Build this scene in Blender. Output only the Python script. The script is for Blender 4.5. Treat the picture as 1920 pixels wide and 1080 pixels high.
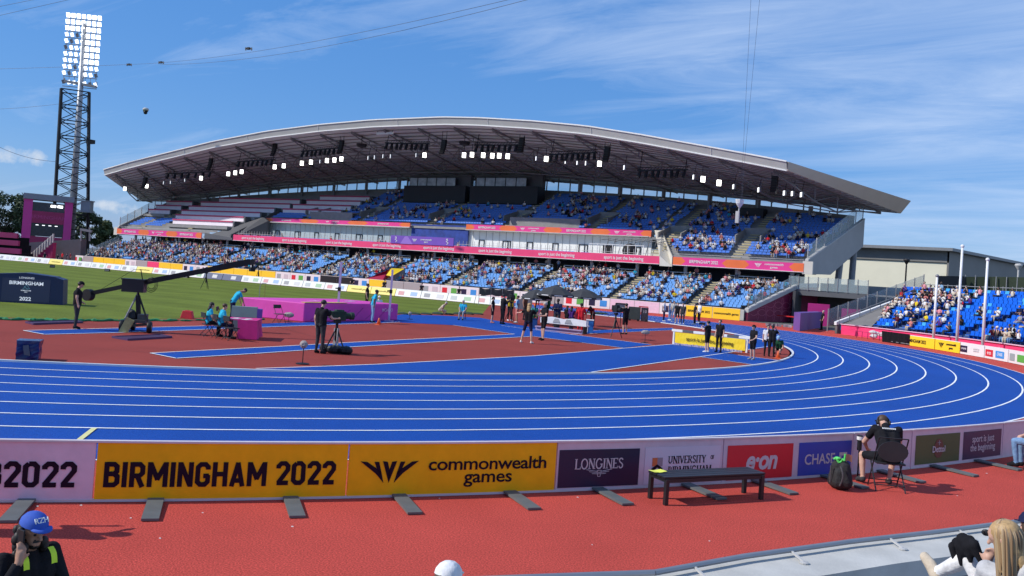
import bpy, bmesh, math, random
import numpy as np
from mathutils import Vector, Matrix
R_ = math.radians
rnd = random.Random(7)
for o in list(bpy.data.objects): bpy.data.objects.remove(o)
SC = bpy.context.scene
COL = SC.collection

# ---------------------------------------------------------------- camera
# world frame: centre of the near bend at the origin, X along the stand, Y towards it
FPX, CYPX = 1644.1, -57.1
FW = Vector((-0.5292, 0.8482, 0.0212)); CAM = Vector((47.37, -39.01, 3.078))
PHI = 0.689; _c, _s = math.cos(PHI), math.sin(PHI)
def _w(v): return Vector((_s*v[0]-_c*v[1], _c*v[0]+_s*v[1], v[2]))
YAW, PIT, ROL = 0.3204, 0.0212, 0.0706
_f = Vector((math.sin(YAW)*math.cos(PIT), math.cos(YAW)*math.cos(PIT), math.sin(PIT)))
_r = Vector((math.cos(YAW), -math.sin(YAW), 0)); _u = _r.cross(_f)
FW = _w(_f); RT = _w(math.cos(ROL)*_r+math.sin(ROL)*_u); UP = _w(-math.sin(ROL)*_r+math.cos(ROL)*_u)
cd = bpy.data.cameras.new('camera'); cam = bpy.data.objects.new('camera', cd); COL.objects.link(cam)
m = Matrix((RT, UP, -FW)).transposed().to_4x4(); m.translation = CAM
cam.matrix_world = m
cd.sensor_width = 36; cd.lens = FPX/1920*36; cd.shift_y = CYPX/1920; cd.clip_end = 5000; cd.clip_start = .1
SC.camera = cam
def ray(x, y): return FW + RT*((x-960)/FPX) - UP*((y-540-CYPX)/FPX)
def gp(x, y, z=0.):                      # point on a level plane seen at a photo position
    d = ray(x, y); return CAM + d*((z-CAM.z)/d.z)
def py(x, y, Y):
    d = ray(x, y); return CAM + d*((Y-CAM.y)/d.y)
def dp(x, y, t): return CAM + ray(x, y)*t
def dep(p): return (Vector(p)-CAM).dot(FW)
def head(deg, at=None):                  # turn about Z: 0 faces away from the viewer, 90 right, 180 towards
    v = (Vector(at)-CAM) if at is not None else FW
    return math.atan2(v.y, v.x) - R_(deg) - math.pi/2

# ---------------------------------------------------------------- sky and sun
SUN_EL, SUN_H = R_(39), Vector((-.722, -.688, 0)).normalized()
SUN_V = Vector((SUN_H.x*math.cos(SUN_EL), SUN_H.y*math.cos(SUN_EL), math.sin(SUN_EL)))
wd = bpy.data.worlds.new('World'); SC.world = wd; wd.use_nodes = True
nt = wd.node_tree; nt.nodes.clear()
def N(t, tree, **kw):
    n = tree.nodes.new(t)
    for k, v in kw.items():
        if k in n.inputs: n.inputs[k].default_value = v
        else: setattr(n, k, v)
    return n
sky = N('ShaderNodeTexSky', nt, sky_type='NISHITA'); sky.sun_disc = False; sky.sun_elevation = SUN_EL
sky.sun_rotation = math.atan2(SUN_H.x, SUN_H.y); sky.air_density = 1.0; sky.dust_density = .35; sky.ozone_density = 3.0
tc = N('ShaderNodeTexCoord', nt)
sx = N('ShaderNodeSeparateXYZ', nt); nt.links.new(tc.outputs['Generated'], sx.inputs[0])
zc = N('ShaderNodeMath', nt, operation='MAXIMUM'); zc.inputs[1].default_value = .04; nt.links.new(sx.outputs[2], zc.inputs[0])
za = N('ShaderNodeMath', nt, operation='ADD'); za.inputs[1].default_value = .12; nt.links.new(zc.outputs[0], za.inputs[0])
pr = N('ShaderNodeVectorMath', nt, operation='DIVIDE'); nt.links.new(tc.outputs['Generated'], pr.inputs[0])
cb = N('ShaderNodeCombineXYZ', nt); [nt.links.new(za.outputs[0], cb.inputs[i]) for i in (0, 1)]; cb.inputs[2].default_value = 1
nt.links.new(cb.outputs[0], pr.inputs[1])
mp = N('ShaderNodeMapping', nt); nt.links.new(pr.outputs[0], mp.inputs[0])
mp.inputs['Rotation'].default_value = (0, 0, R_(-62)); mp.inputs['Scale'].default_value = (.75, 2.3, .0)
mp.inputs['Location'].default_value = (3.3, 1.1, 0)
n1 = N('ShaderNodeTexNoise', nt, Scale=1.25, Detail=11., Roughness=.66, Distortion=.9); nt.links.new(mp.outputs[0], n1.inputs['Vector'])
n2 = N('ShaderNodeTexNoise', nt, Scale=.55, Detail=2.); nt.links.new(pr.outputs[0], n2.inputs['Vector'])
mu = N('ShaderNodeMath', nt, operation='MULTIPLY'); nt.links.new(n1.outputs[0], mu.inputs[0]); nt.links.new(n2.outputs[0], mu.inputs[1])
# clouds thicken to the right of the stand
dt = N('ShaderNodeVectorMath', nt, operation='DOT_PRODUCT'); nt.links.new(tc.outputs['Generated'], dt.inputs[0]); dt.inputs[1].default_value = RT
ds = N('ShaderNodeMath', nt, operation='MULTIPLY_ADD'); ds.inputs[1].default_value = .20; ds.inputs[2].default_value = -.02
nt.links.new(dt.outputs['Value'], ds.inputs[0])
ad = N('ShaderNodeMath', nt, operation='ADD'); nt.links.new(mu.outputs[0], ad.inputs[0]); nt.links.new(ds.outputs[0], ad.inputs[1])
rp = N('ShaderNodeValToRGB', nt); nt.links.new(ad.outputs[0], rp.inputs[0])
rp.color_ramp.elements[0].position = .19; rp.color_ramp.elements[0].color = (0, 0, 0, 1)
rp.color_ramp.elements[1].position = .43; rp.color_ramp.elements[1].color = (.56, .56, .56, 1)
mx = N('ShaderNodeMix', nt, data_type='RGBA'); nt.links.new(rp.outputs[0], mx.inputs['Factor'])
hs = N('ShaderNodeHueSaturation', nt, Saturation=1.3, Value=1.0); nt.links.new(sky.outputs[0], hs.inputs['Color'])
tn = N('ShaderNodeMix', nt, data_type='RGBA'); tn.inputs['Factor'].default_value = .70; tn.inputs['B'].default_value = (.52, 1.50, 3.9, 1)
nt.links.new(hs.outputs[0], tn.inputs['A']); nt.links.new(tn.outputs['Result'], mx.inputs['A']); mx.inputs['B'].default_value = (3.6, 4.4, 5.8, 1)
# small puffy clouds low on the left
prev = mx.outputs['Result']
nz = N('ShaderNodeTexNoise', nt, Scale=55., Detail=6., Roughness=.6); nt.links.new(tc.outputs['Generated'], nz.inputs['Vector'])
for (px_, py_, wu, wv) in ((30, 293, .040, .011), (215, 386, .030, .006), (250, 398, .03, .006)):
    c_ = ray(px_, py_).normalized(); r1 = c_.cross(Vector((0, 0, 1))).normalized(); u1 = r1.cross(c_); acc = None
    for ax, wd_ in ((r1, wu), (u1, wv)):
        q = N('ShaderNodeVectorMath', nt, operation='DOT_PRODUCT'); nt.links.new(tc.outputs['Generated'], q.inputs[0]); q.inputs[1].default_value = ax/wd_
        p2 = N('ShaderNodeMath', nt, operation='POWER'); nt.links.new(q.outputs['Value'], p2.inputs[0]); p2.inputs[1].default_value = 2
        if acc is None: acc = p2
        else: a2 = N('ShaderNodeMath', nt, operation='ADD'); nt.links.new(acc.outputs[0], a2.inputs[0]); nt.links.new(p2.outputs[0], a2.inputs[1]); acc = a2
    fc = N('ShaderNodeMath', nt, operation='MULTIPLY_ADD'); nt.links.new(nz.outputs[0], fc.inputs[0]); fc.inputs[1].default_value = 3.2; fc.inputs[2].default_value = -1.0
    sb_ = N('ShaderNodeMath', nt, operation='SUBTRACT', use_clamp=True); nt.links.new(fc.outputs[0], sb_.inputs[0]); nt.links.new(acc.outputs[0], sb_.inputs[1])
    fw_d = N('ShaderNodeVectorMath', nt, operation='DOT_PRODUCT'); nt.links.new(tc.outputs['Generated'], fw_d.inputs[0]); fw_d.inputs[1].default_value = c_
    gt = N('ShaderNodeMath', nt, operation='GREATER_THAN'); nt.links.new(fw_d.outputs['Value'], gt.inputs[0]); gt.inputs[1].default_value = .5
    ml = N('ShaderNodeMath', nt, operation='MULTIPLY'); nt.links.new(sb_.outputs[0], ml.inputs[0]); nt.links.new(gt.outputs[0], ml.inputs[1])
    ms = N('ShaderNodeMath', nt, operation='MULTIPLY'); nt.links.new(ml.outputs[0], ms.inputs[0]); ms.inputs[1].default_value = .8
    m2 = N('ShaderNodeMix', nt, data_type='RGBA'); nt.links.new(ms.outputs[0], m2.inputs['Factor']); nt.links.new(prev, m2.inputs['A']); m2.inputs['B'].default_value = (3.9, 4.3, 4.9, 1); prev = m2.outputs['Result']
bg = N('ShaderNodeBackground', nt, Strength=.15); nt.links.new(prev, bg.inputs[0])
ow = N('ShaderNodeOutputWorld', nt); nt.links.new(bg.outputs[0], ow.inputs[0])
ld = bpy.data.lights.new('sun', 'SUN'); ld.energy = 3.7; ld.angle = R_(.5); ld.color = (1, .95, .87)
sun = bpy.data.objects.new('sun', ld); COL.objects.link(sun)
sun.rotation_euler = (-SUN_V).to_track_quat('-Z', 'Y').to_euler()
SC.view_settings.view_transform = 'Standard'; SC.view_settings.look = 'None'; SC.view_settings.exposure = 0.22
SC.cycles.max_bounces = 5; SC.cycles.use_denoising = True

# ---------------------------------------------------------------- materials
MATS = {}
def mat(name, col, rough=.6, var=0., vs=2., bump=0., bs=80., metal=0., emit=0., alpha=1., spec=.5, coords='Object', trans=0., fine=0., fs=300.):
    if name in MATS: return MATS[name]
    M = bpy.data.materials.new(name); M.use_nodes = True; t = M.node_tree; b = t.nodes['Principled BSDF']
    c4 = (*col, 1); b.inputs['Base Color'].default_value = c4; b.inputs['Roughness'].default_value = rough
    b.inputs['Metallic'].default_value = metal; b.inputs['Specular IOR Level'].default_value = spec
    M.diffuse_color = c4
    tx = t.nodes.new('ShaderNodeTexCoord')
    src = None
    if var or fine:
        mxs = None
        for amt, sc, det in ((var, vs, 5.), (fine, fs, 2.)):
            if not amt: continue
            n = N('ShaderNodeTexNoise', t, Scale=sc, Detail=det, Roughness=.6); t.links.new(tx.outputs[coords], n.inputs['Vector'])
            mr = N('ShaderNodeMapRange', t); mr.inputs['From Min'].default_value = .25; mr.inputs['From Max'].default_value = .75
            mr.inputs['To Min'].default_value = 1-amt; mr.inputs['To Max'].default_value = 1+amt; t.links.new(n.outputs[0], mr.inputs[0])
            vm = N('ShaderNodeVectorMath', t, operation='SCALE'); t.links.new(mr.outputs[0], vm.inputs['Scale'])
            if src is None: vm.inputs[0].default_value = col
            else: t.links.new(src, vm.inputs[0])
            src = vm.outputs[0]
        t.links.new(src, b.inputs['Base Color'])
    if bump:
        n = N('ShaderNodeTexNoise', t, Scale=bs, Detail=3.); t.links.new(tx.outputs[coords], n.inputs['Vector'])
        bp = N('ShaderNodeBump', t, Strength=bump, Distance=.02); t.links.new(n.outputs[0], bp.inputs['Height']); t.links.new(bp.outputs[0], b.inputs['Normal'])
    if emit: b.inputs['Emission Color'].default_value = c4; b.inputs['Emission Strength'].default_value = emit
    if alpha < 1:
        b.inputs['Alpha'].default_value = alpha
    if trans: b.inputs['Transmission Weight'].default_value = trans
    MATS[name] = M; return M
WHITE = mat('white_paint', (.74, .74, .72), .5, .06, 3)
LINE = mat('line_paint', (.88, .88, .86), .6, .06, 4)
BLACK = mat('black_metal', (.013, .013, .015), .5, .25, 5, spec=.3)
DARK = mat('dark_fabric', (.013, .013, .016), .9, .3, 9, spec=.1)
GREYM = mat('grey_metal', (.22, .225, .23), .5, .12, 2)
LGREY = mat('light_concrete', (.46, .455, .44), .8, .14, 1.2)
CONC = mat('concrete', (.27, .265, .26), .85, .16, 1.)
DGREY = mat('dark_cladding', (.095, .097, .105), .6, .12, 1.)
YEL = mat('yellow_board', (.92, .46, .006), .55, .10, 3., spec=.2, bump=.12, bs=4.)
YEL2 = mat('yellow_vinyl', (.88, .62, .02), .45, .05, 1.5)
PINKB = mat('pale_pink_board', (.73, .54, .64), .5, .10, 3., spec=.25, bump=.12, bs=4.)
PINK = mat('pink_vinyl', (.80, .05, .17), .5, .12, .5)
PINKM = mat('deep_pink_vinyl', (.33, .02, .10), .55, .15, .4)
ORANGE = mat('orange_print', (.80, .16, .04), .5, .1, .7)
MAGENTA = mat('magenta_print', (.75, .04, .26), .5, .1, .7)
PURPLE = mat('purple_vinyl', (.17, .07, .42), .5, .1, .5)
NAVY = mat('navy_panel', (.012, .010, .045), .4, .1, 2)
PLUM = mat('plum_ink', (.014, .004, .016), .6, spec=.15)
RED = mat('red_panel', (.62, .015, .03), .45, .06, 2)
BLUEP = mat('blue_panel', (.02, .06, .42), .45, .06, 2)
GREENP = mat('olive_panel', (.07, .10, .03), .5, .06, 2)
SKYB = mat('sky_blue_panel', (.04, .28, .68), .45, .06, 2)
GREENB = mat('green_panel', (.10, .40, .06), .5, .06, 2)
SILVER = mat('silver_ink', (.55, .52, .54), .5)
CYAN = mat('turquoise_fabric', (.02, .38, .58), .8, .2, 8)
GLASS = mat('balustrade_glass', (.52, .62, .62), .08, alpha=.26, spec=.5)
PANE = mat('tinted_pane', (.45, .60, .64), .1, .1, 1, alpha=.22)
LAMP = mat('lit_lamp', (1., .97, .9), .4, emit=4.)
SKIN = [mat('skin_%s' % n, c, .55, .08, 12) for n, c in (('fair', (.56, .33, .24)), ('tan', (.42, .22, .14)), ('brown', (.17, .085, .05)), ('dark', (.06, .032, .02)))]
HAIR = dict(dark=mat('dark_hair', (.014, .010, .009), .6, .3, 40), brown=mat('brown_hair', (.07, .038, .02), .6, .3, 40), blond=mat('blond_hair', (.42, .27, .12), .55, .35, 40), grey=mat('grey_hair', (.4, .38, .36), .6, .2, 40))
FAB = {}
def fab(name, col): 
    if name not in FAB: FAB[name] = mat(name+'_cloth', col, .9, .25, 9, spec=.12, bump=.5, bs=22.)
    return FAB[name]
for n, c in dict(black=(.014, .014, .017), white=(.72, .71, .70), navy=(.016, .02, .06), red=(.55, .02, .03), turquoise=(.03, .40, .60), lightblue=(.25, .42, .6), jeans=(.16, .27, .44), grey=(.32, .32, .33), charcoal=(.045, .045, .05), yellow=(.75, .55, .03), pink=(.72, .28, .32), maroon=(.14, .012, .03), purple=(.08, .03, .2), green=(.02, .09, .045), brown=(.12, .06, .035), beige=(.5, .42, .32), orange=(.7, .16, .03), hivis=(.62, .78, .05), tealy=(.05, .3, .3), cream=(.6, .54, .44), salmon=(.6, .2, .18), lightgrey=(.48, .48, .49)).items(): fab(n, c)

# ---------------------------------------------------------------- mesh helpers
class MB:
    def __init__(s): s.v = []; s.f = []; s.mi = []; s.m = 0
    def add(s, vs, fs):
        b = len(s.v); s.v += [tuple(p) for p in vs]; s.f += [tuple(b+i for i in f) for f in fs]; s.mi += [s.m]*len(fs); return s
    def box(s, c, d, rz=0., M=None, taper=1.):
        vs = []
        for z in (-.5, .5):
            k = taper if z > 0 else 1
            for x, y in ((-.5, -.5), (.5, -.5), (.5, .5), (-.5, .5)): vs.append(Vector((x*d[0]*k, y*d[1]*k, z*d[2])))
        T = M if M is not None else Matrix.Translation(c) @ Matrix.Rotation(rz, 4, 'Z')
        return s.add([T @ v for v in vs], [(3, 2, 1, 0), (4, 5, 6, 7), (0, 1, 5, 4), (1, 2, 6, 5), (2, 3, 7, 6), (3, 0, 4, 7)])
    def bar(s, p, q, w, h=None, up=(0, 0, 1)):
        p, q = Vector(p), Vector(q); h = h or w; d = q-p; L = d.length
        if L < 1e-6: return s
        d /= L; u = Vector(up)
        if abs(d.dot(u)) > .98: u = Vector((1, 0, 0))
        r = d.cross(u).normalized(); u = r.cross(d)
        vs = [b+r*(a*w/2)+u*(e*h/2) for b in (p, q) for a, e in ((-1, -1), (1, -1), (1, 1), (-1, 1))]
        return s.add(vs, [(0, 1, 2, 3), (7, 6, 5, 4), (4, 5, 1, 0), (5, 6, 2, 1), (6, 7, 3, 2), (7, 4, 0, 3)])
    def tube(s, p, q, r, n=8, r2=None):
        p, q = Vector(p), Vector(q); r2 = r if r2 is None else r2; d = (q-p)
        if d.length < 1e-6: return s
        d.normalize(); u = Vector((0, 0, 1)) if abs(d.z) < .95 else Vector((1, 0, 0)); a = d.cross(u).normalized(); b = a.cross(d)
        vs = [c+(a*math.cos(2*math.pi*i/n)+b*math.sin(2*math.pi*i/n))*rr for c, rr in ((p, r), (q, r2)) for i in range(n)]
        return s.add(vs, [(i, i+n, (i+1) % n+n, (i+1) % n) for i in range(n)]+[tuple(range(n)), tuple(range(2*n-1, n-1, -1))])
    def path(s, pts, r, n=6):
        for a, b in zip(pts, pts[1:]): s.tube(a, b, r, n)
        return s
    def ball(s, c, r, sc=(1, 1, 1), n=10, k=6, M=None):
        vs = [Vector((0, 0, -1))]+[Vector((math.cos(2*math.pi*i/n)*math.sin(math.pi*j/k), math.sin(2*math.pi*i/n)*math.sin(math.pi*j/k), -math.cos(math.pi*j/k))) for j in range(1, k) for i in range(n)]+[Vector((0, 0, 1))]
        fs = [(0, 1+(i+1) % n, 1+i) for i in range(n)]
        for j in range(k-2): fs += [(1+j*n+i, 1+j*n+(i+1) % n, 1+(j+1)*n+(i+1) % n, 1+(j+1)*n+i) for i in range(n)]
        e = len(vs)-1; fs += [(e, 1+(k-2)*n+i, 1+(k-2)*n+(i+1) % n) for i in range(n)]
        T = M or Matrix.Identity(4); c = Vector(c)
        return s.add([c+(T @ Vector((v.x*r*sc[0], v.y*r*sc[1], v.z*r*sc[2]))) for v in vs], fs)
    def prism(s, pts, off):                 # closed outline (3-D points) extruded by a vector
        n = len(pts); off = Vector(off); P = [Vector(p) for p in pts]
        nrm = sum(((P[i]-P[0]).cross(P[i+1]-P[0]) for i in range(1, n-1)), Vector())
        if nrm.dot(off) > 0: P.reverse()
        vs = P+[p+off for p in P]
        return s.add(vs, [tuple(range(n)), tuple(range(2*n-1, n-1, -1))]+[(i, i+n, (i+1) % n+n, (i+1) % n) for i in range(n)])
    def lathe(s, prof, c=(0, 0, 0), n=14):
        c = Vector(c); vs = [c+Vector((r*math.cos(2*math.pi*i/n), r*math.sin(2*math.pi*i/n), z)) for r, z in prof for i in range(n)]; k = len(prof)
        fs = [(j*n+i, j*n+(i+1) % n, (j+1)*n+(i+1) % n, (j+1)*n+i) for j in range(k-1) for i in range(n)]
        fs += [tuple(range(n-1, -1, -1)), tuple(range((k-1)*n, k*n))]
        return s.add(vs, fs)
    def sheet(s, rows):                     # grid of points
        n = len(rows[0]); vs = [p for r in rows for p in r]
        return s.add(vs, [(j*n+i, j*n+i+1, (j+1)*n+i+1, (j+1)*n+i) for j in range(len(rows)-1) for i in range(n-1)])
    def poly(s, pts): return s.add(pts, [tuple(range(len(pts)))])
    def build(s, name, mats, parent=None, smooth=False, bevel=0.):
        me = bpy.data.meshes.new(name); me.from_pydata(s.v, [], s.f)
        for M in (mats if isinstance(mats, (list, tuple)) else [mats]): me.materials.append(M)
        if max(s.mi, default=0): me.polygons.foreach_set('material_index', s.mi)
        if smooth: me.polygons.foreach_set('use_smooth', [True]*len(me.polygons))
        me.update(); o = bpy.data.objects.new(name, me); COL.objects.link(o)
        if parent is not None: o.parent = parent
        if bevel:
            b = o.modifiers.new('bevel', 'BEVEL'); b.width = bevel; b.segments = 2; b.limit_method = 'ANGLE'
        return o
def tag(o, label=None, cat=None, group=None, kind=None):
    for k, v in (('label', label), ('category', cat), ('group', group), ('kind', kind)):
        if v: o[k] = v
    return o
def thing(name, label, cat, loc=(0, 0, 0), rz=0., group=None):
    o = bpy.data.objects.new(name, None); COL.objects.link(o); o.empty_display_size = .2
    o.location = loc; o.rotation_euler = (0, 0, rz); return tag(o, label, cat, group)
def dup(root, loc, rz=None, label=None, group=None):
    def cp(o, par):
        c = o.copy(); COL.objects.link(c)
        if par is not None: c.parent = par
        for ch in o.children: cp(ch, c)
        return c
    r = cp(root, None); r.location = loc
    if rz is not None: r.rotation_euler = (0, 0, rz)
    if label: r['label'] = label
    if group: r['group'] = group
    return r
def frame(o, right, up):                    # matrix with x=right, y=up, z=outward
    r = Vector(right).normalized(); u = Vector(up); u = (u-r*u.dot(r)).normalized(); n = r.cross(u)
    M = Matrix((r, u, n)).transposed().to_4x4(); M.translation = Vector(o); return M
def text(s, size, M, m, parent=None, bold=0., xs=1., align='CENTER', ext=.003, name='lettering', space=1., line=1., shear=0.):
    c = bpy.data.curves.new(name, 'FONT'); c.body = s; c.size = size; c.align_x = align; c.align_y = 'CENTER'; c.offset = bold*size; c.extrude = ext
    c.resolution_u = 3; c.space_character = space; c.space_line = line; c.shear = shear; c.materials.append(m)
    o = bpy.data.objects.new(name, c); COL.objects.link(o); L = M @ Matrix.Diagonal((xs, 1, 1, 1))
    if parent is not None: o.parent = parent
    o.matrix_local = L; return o
def flat(pts2, M, m, parent, name='print', t=.004):   # flat printed shape in frame M
    b = MB(); P = [M @ Vector((x, y, 0)) for x, y in pts2]; b.prism(P, (M.to_3x3() @ Vector((0, 0, t)))); return b.build(name, m, parent)
def rect(x, y, w, h): return [(x-w/2, y-h/2), (x+w/2, y-h/2), (x+w/2, y+h/2), (x-w/2, y+h/2)]
WLOGO = [[(0, 1), (.11, .97), (.345, .52), (.39, 0), (.26, .42)], [(.225, .97), (.30, .97), (.345, .50), (.325, .36), (.29, .52)], [(.36, 1), (.44, .97), (.492, .42), (.475, 0)]]
WLOGO += [[(.95-x, y) for x, y in p] for p in WLOGO]
def wlogo(cx, cy, w, h, M, m, parent, name='emblem'):
    b = MB()
    for p in WLOGO: b.prism([M @ Vector((cx+(x-.475)*w, cy+(y-.5)*h, 0)) for x, y in p], M.to_3x3() @ Vector((0, 0, .004)))
    return b.build(name, m, parent)
SERIF = {'L': (.62, [((.12, 0), (.12, 1), 1), ((.12, .03), (.6, .03), 0), ((.6, 0), (.6, .25), 2)]), 'I': (.34, [((.17, 0), (.17, 1), 1)]),
 'N': (.8, [((.14, 0), (.14, 1), 3), ((.66, 0), (.66, 1), 3), ((.14, 1), (.66, 0), 4)]), 'E': (.64, [((.12, 0), (.12, 1), 1), ((.12, .03), (.56, .03), 0), ((.12, .97), (.56, .97), 0), ((.12, .5), (.44, .5), 0), ((.56, 0), (.56, .22), 2), ((.56, .8), (.56, 1), 2)]),
 'U': (.78, [((.14, .25), (.14, 1), 5), ((.14, .28), (.38, .03), 4), ((.38, .03), (.62, .28), 0), ((.62, .25), (.62, 1), 5)]), 'V': (.76, [((.1, 1), (.38, 0), 4), ((.66, 1), (.38, 0), 0)]),
 'R': (.74, [((.14, 0), (.14, 1), 1), ((.14, .97), (.45, .97), 0), ((.52, .9), (.52, .58), 4), ((.14, .52), (.45, .52), 0), ((.36, .5), (.66, 0), 4)]), 'T': (.66, [((.33, 0), (.33, 1), 1), ((.05, .97), (.61, .97), 0)]),
 'Y': (.7, [((.35, 0), (.35, .45), 1), ((.08, 1), (.35, .45), 4), ((.62, 1), (.35, .45), 0)]), 'B': (.68, [((.14, 0), (.14, 1), 1), ((.14, .97), (.42, .97), 0), ((.14, .52), (.45, .52), 0), ((.14, .03), (.45, .03), 0), ((.48, .9), (.48, .6), 4), ((.53, .45), (.53, .1), 4)]),
 'M': (.95, [((.14, 0), (.14, 1), 3), ((.8, 0), (.8, 1), 1), ((.14, 1), (.47, .1), 4), ((.8, 1), (.47, .1), 0)]), 'H': (.8, [((.14, 0), (.14, 1), 1), ((.66, 0), (.66, 1), 1), ((.14, .5), (.66, .5), 0)]),
 'A': (.76, [((.38, 1), (.08, 0), 6), ((.38, 1), (.68, 0), 7), ((.2, .35), (.56, .35), 0)]), 'F': (.6, [((.12, 0), (.12, 1), 1), ((.12, .97), (.54, .97), 0), ((.12, .5), (.42, .5), 0)])}
def serif(s, size, M, m, parent, name='lettering', xs=1.):
    b = MB(); x = 0; k = size; T = M.to_3x3() @ Vector((0, 0, .004))
    def stroke(p, q, w): 
        p, q = Vector((*p, 0)), Vector((*q, 0)); d = (q-p).normalized(); n = Vector((-d.y, d.x, 0))*w/2
        b.prism([M @ ((v*k)) for v in (p-n, q-n, q+n, p+n)], T)
    tot = sum((.5 if ch == ' ' else .86 if ch in 'OG' else .62 if ch == 'S' else SERIF[ch][0])*xs for ch in s); x = -tot/2
    for ch in s:
        if ch == ' ': x += .5*xs; continue
        if ch in 'OGS':
            w = .86 if ch != 'S' else .62; pts = []
            if ch == 'S': pts = [(.52, .82), (.42, .96), (.24, .97), (.12, .85), (.13, .68), (.28, .55), (.42, .46), (.52, .33), (.5, .13), (.36, .02), (.2, .03), (.09, .2)]
            else:
                a0, a1 = (0, 360) if ch == 'O' else (40, 330)
                pts = [(.43+.33*math.cos(R_(a)), .5+.48*math.sin(R_(a))) for a in np.linspace(a0, a1, 19)]
            for p, q in zip(pts, pts[1:]): stroke((x+p[0]*xs, p[1]-.5), (x+q[0]*xs, q[1]-.5), .13 if ch != 'S' else .12)
            if ch == 'G': stroke((x+.74*xs, -.35), (x+.74*xs, -.05), .14); stroke((x+.55*xs, -.05), (x+.86*xs, -.05), .07)
        else:
            w, st = SERIF[ch]
            for p, q, t in st:
                stroke((x+p[0]*xs, p[1]-.5), (x+q[0]*xs, q[1]-.5), {0: .075, 1: .15, 2: .06, 3: .08, 4: .15, 5: .13, 6: .08, 7: .15}[t])
                if t in (1, 3, 5, 6, 7):
                    for e in (p, q):
                        if e[1] in (0, 1) and not (t in (6, 7) and e[1] == 1): stroke((x+(e[0]-.14)*xs, e[1]-.5+(.03 if e[1] == 0 else -.03)), (x+(e[0]+.14)*xs, e[1]-.5+(.03 if e[1] == 0 else -.03)), .06)
            if ch == 'V' or ch == 'Y': stroke((x, .47), (x+.22*xs, .47), .06); stroke((x+(w-.2)*xs, .47), (x+w*xs, .47), .06)
        x += w*xs
    return b.build(name, m, parent)

BLK = {'I': (.22, [[(.11, 0), (.11, 1)]]), 'B': (.60, [[(.1, 0), (.1, 1)], [(.1, .91), (.38, .91), (.48, .82), (.48, .62), (.38, .53), (.1, .53)], [(.38, .53), (.51, .43), (.51, .19), (.40, .09), (.1, .09)]]),
 'R': (.60, [[(.1, 0), (.1, 1)], [(.1, .91), (.38, .91), (.49, .80), (.49, .56), (.38, .45), (.1, .45)], [(.30, .45), (.51, 0)]]), 'M': (.80, [[(.1, 0), (.1, 1)], [(.70, 0), (.70, 1)], [(.12, .93), (.40, .32), (.68, .93)]]),
 'N': (.62, [[(.1, 0), (.1, 1)], [(.52, 0), (.52, 1)], [(.12, .93), (.50, .07)]]), 'G': (.60, [[(.50, .70), (.50, .80), (.39, .91), (.21, .91), (.1, .80), (.1, .20), (.21, .09), (.39, .09), (.50, .20), (.50, .44), (.32, .44)]]),
 'H': (.62, [[(.1, 0), (.1, 1)], [(.52, 0), (.52, 1)], [(.1, .51), (.52, .51)]]), 'A': (.64, [[(.1, 0), (.32, .95), (.54, 0)], [(.18, .24), (.46, .24)]]),
 '2': (.58, [[(.1, .70), (.1, .80), (.21, .91), (.38, .91), (.49, .80), (.49, .64), (.12, .10)], [(.06, .09), (.53, .09)]]), '0': (.60, [[(.21, .91), (.1, .80), (.1, .20), (.21, .09), (.39, .09), (.50, .20), (.50, .80), (.39, .91), (.21, .91)]])}
def block(s, size, F, m, parent, x0, z, xs=1., gap=.05, name='lettering'):
    # heavy upright sans lettering made of strokes; F(x, z) gives the local frame along the board
    b = MB(); x = x0; e = 0
    for ch in s:
        if ch == ' ': x += .22*size*xs; continue
        w, paths = BLK[ch]; M = F(x+w*size*xs/2, z); T = M.to_3x3(); h = .19/2
        for pts in paths:
            for i, (p, q) in enumerate(zip(pts, pts[1:])):
                p, q = Vector((*p, 0)), Vector((*q, 0)); d = (q-p).normalized(); n = Vector((-d.y, d.x, 0))*h; ex = d*.035
                if len(pts) == 2: ex = ex*0
                P4 = [p-n-ex*(i > 0), q-n+ex*(i < len(pts)-2), q+n+ex*(i < len(pts)-2), p+n-ex*(i > 0)]; e = (e+1) % 7
                b.prism([M @ Vector(((v.x-w/2)*size*xs, (v.y-.5)*size, .0003*e)) for v in P4], T @ Vector((0, 0, .003)))
        x += (w+gap)*size*xs
    return b.build(name, m, parent), x

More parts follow.
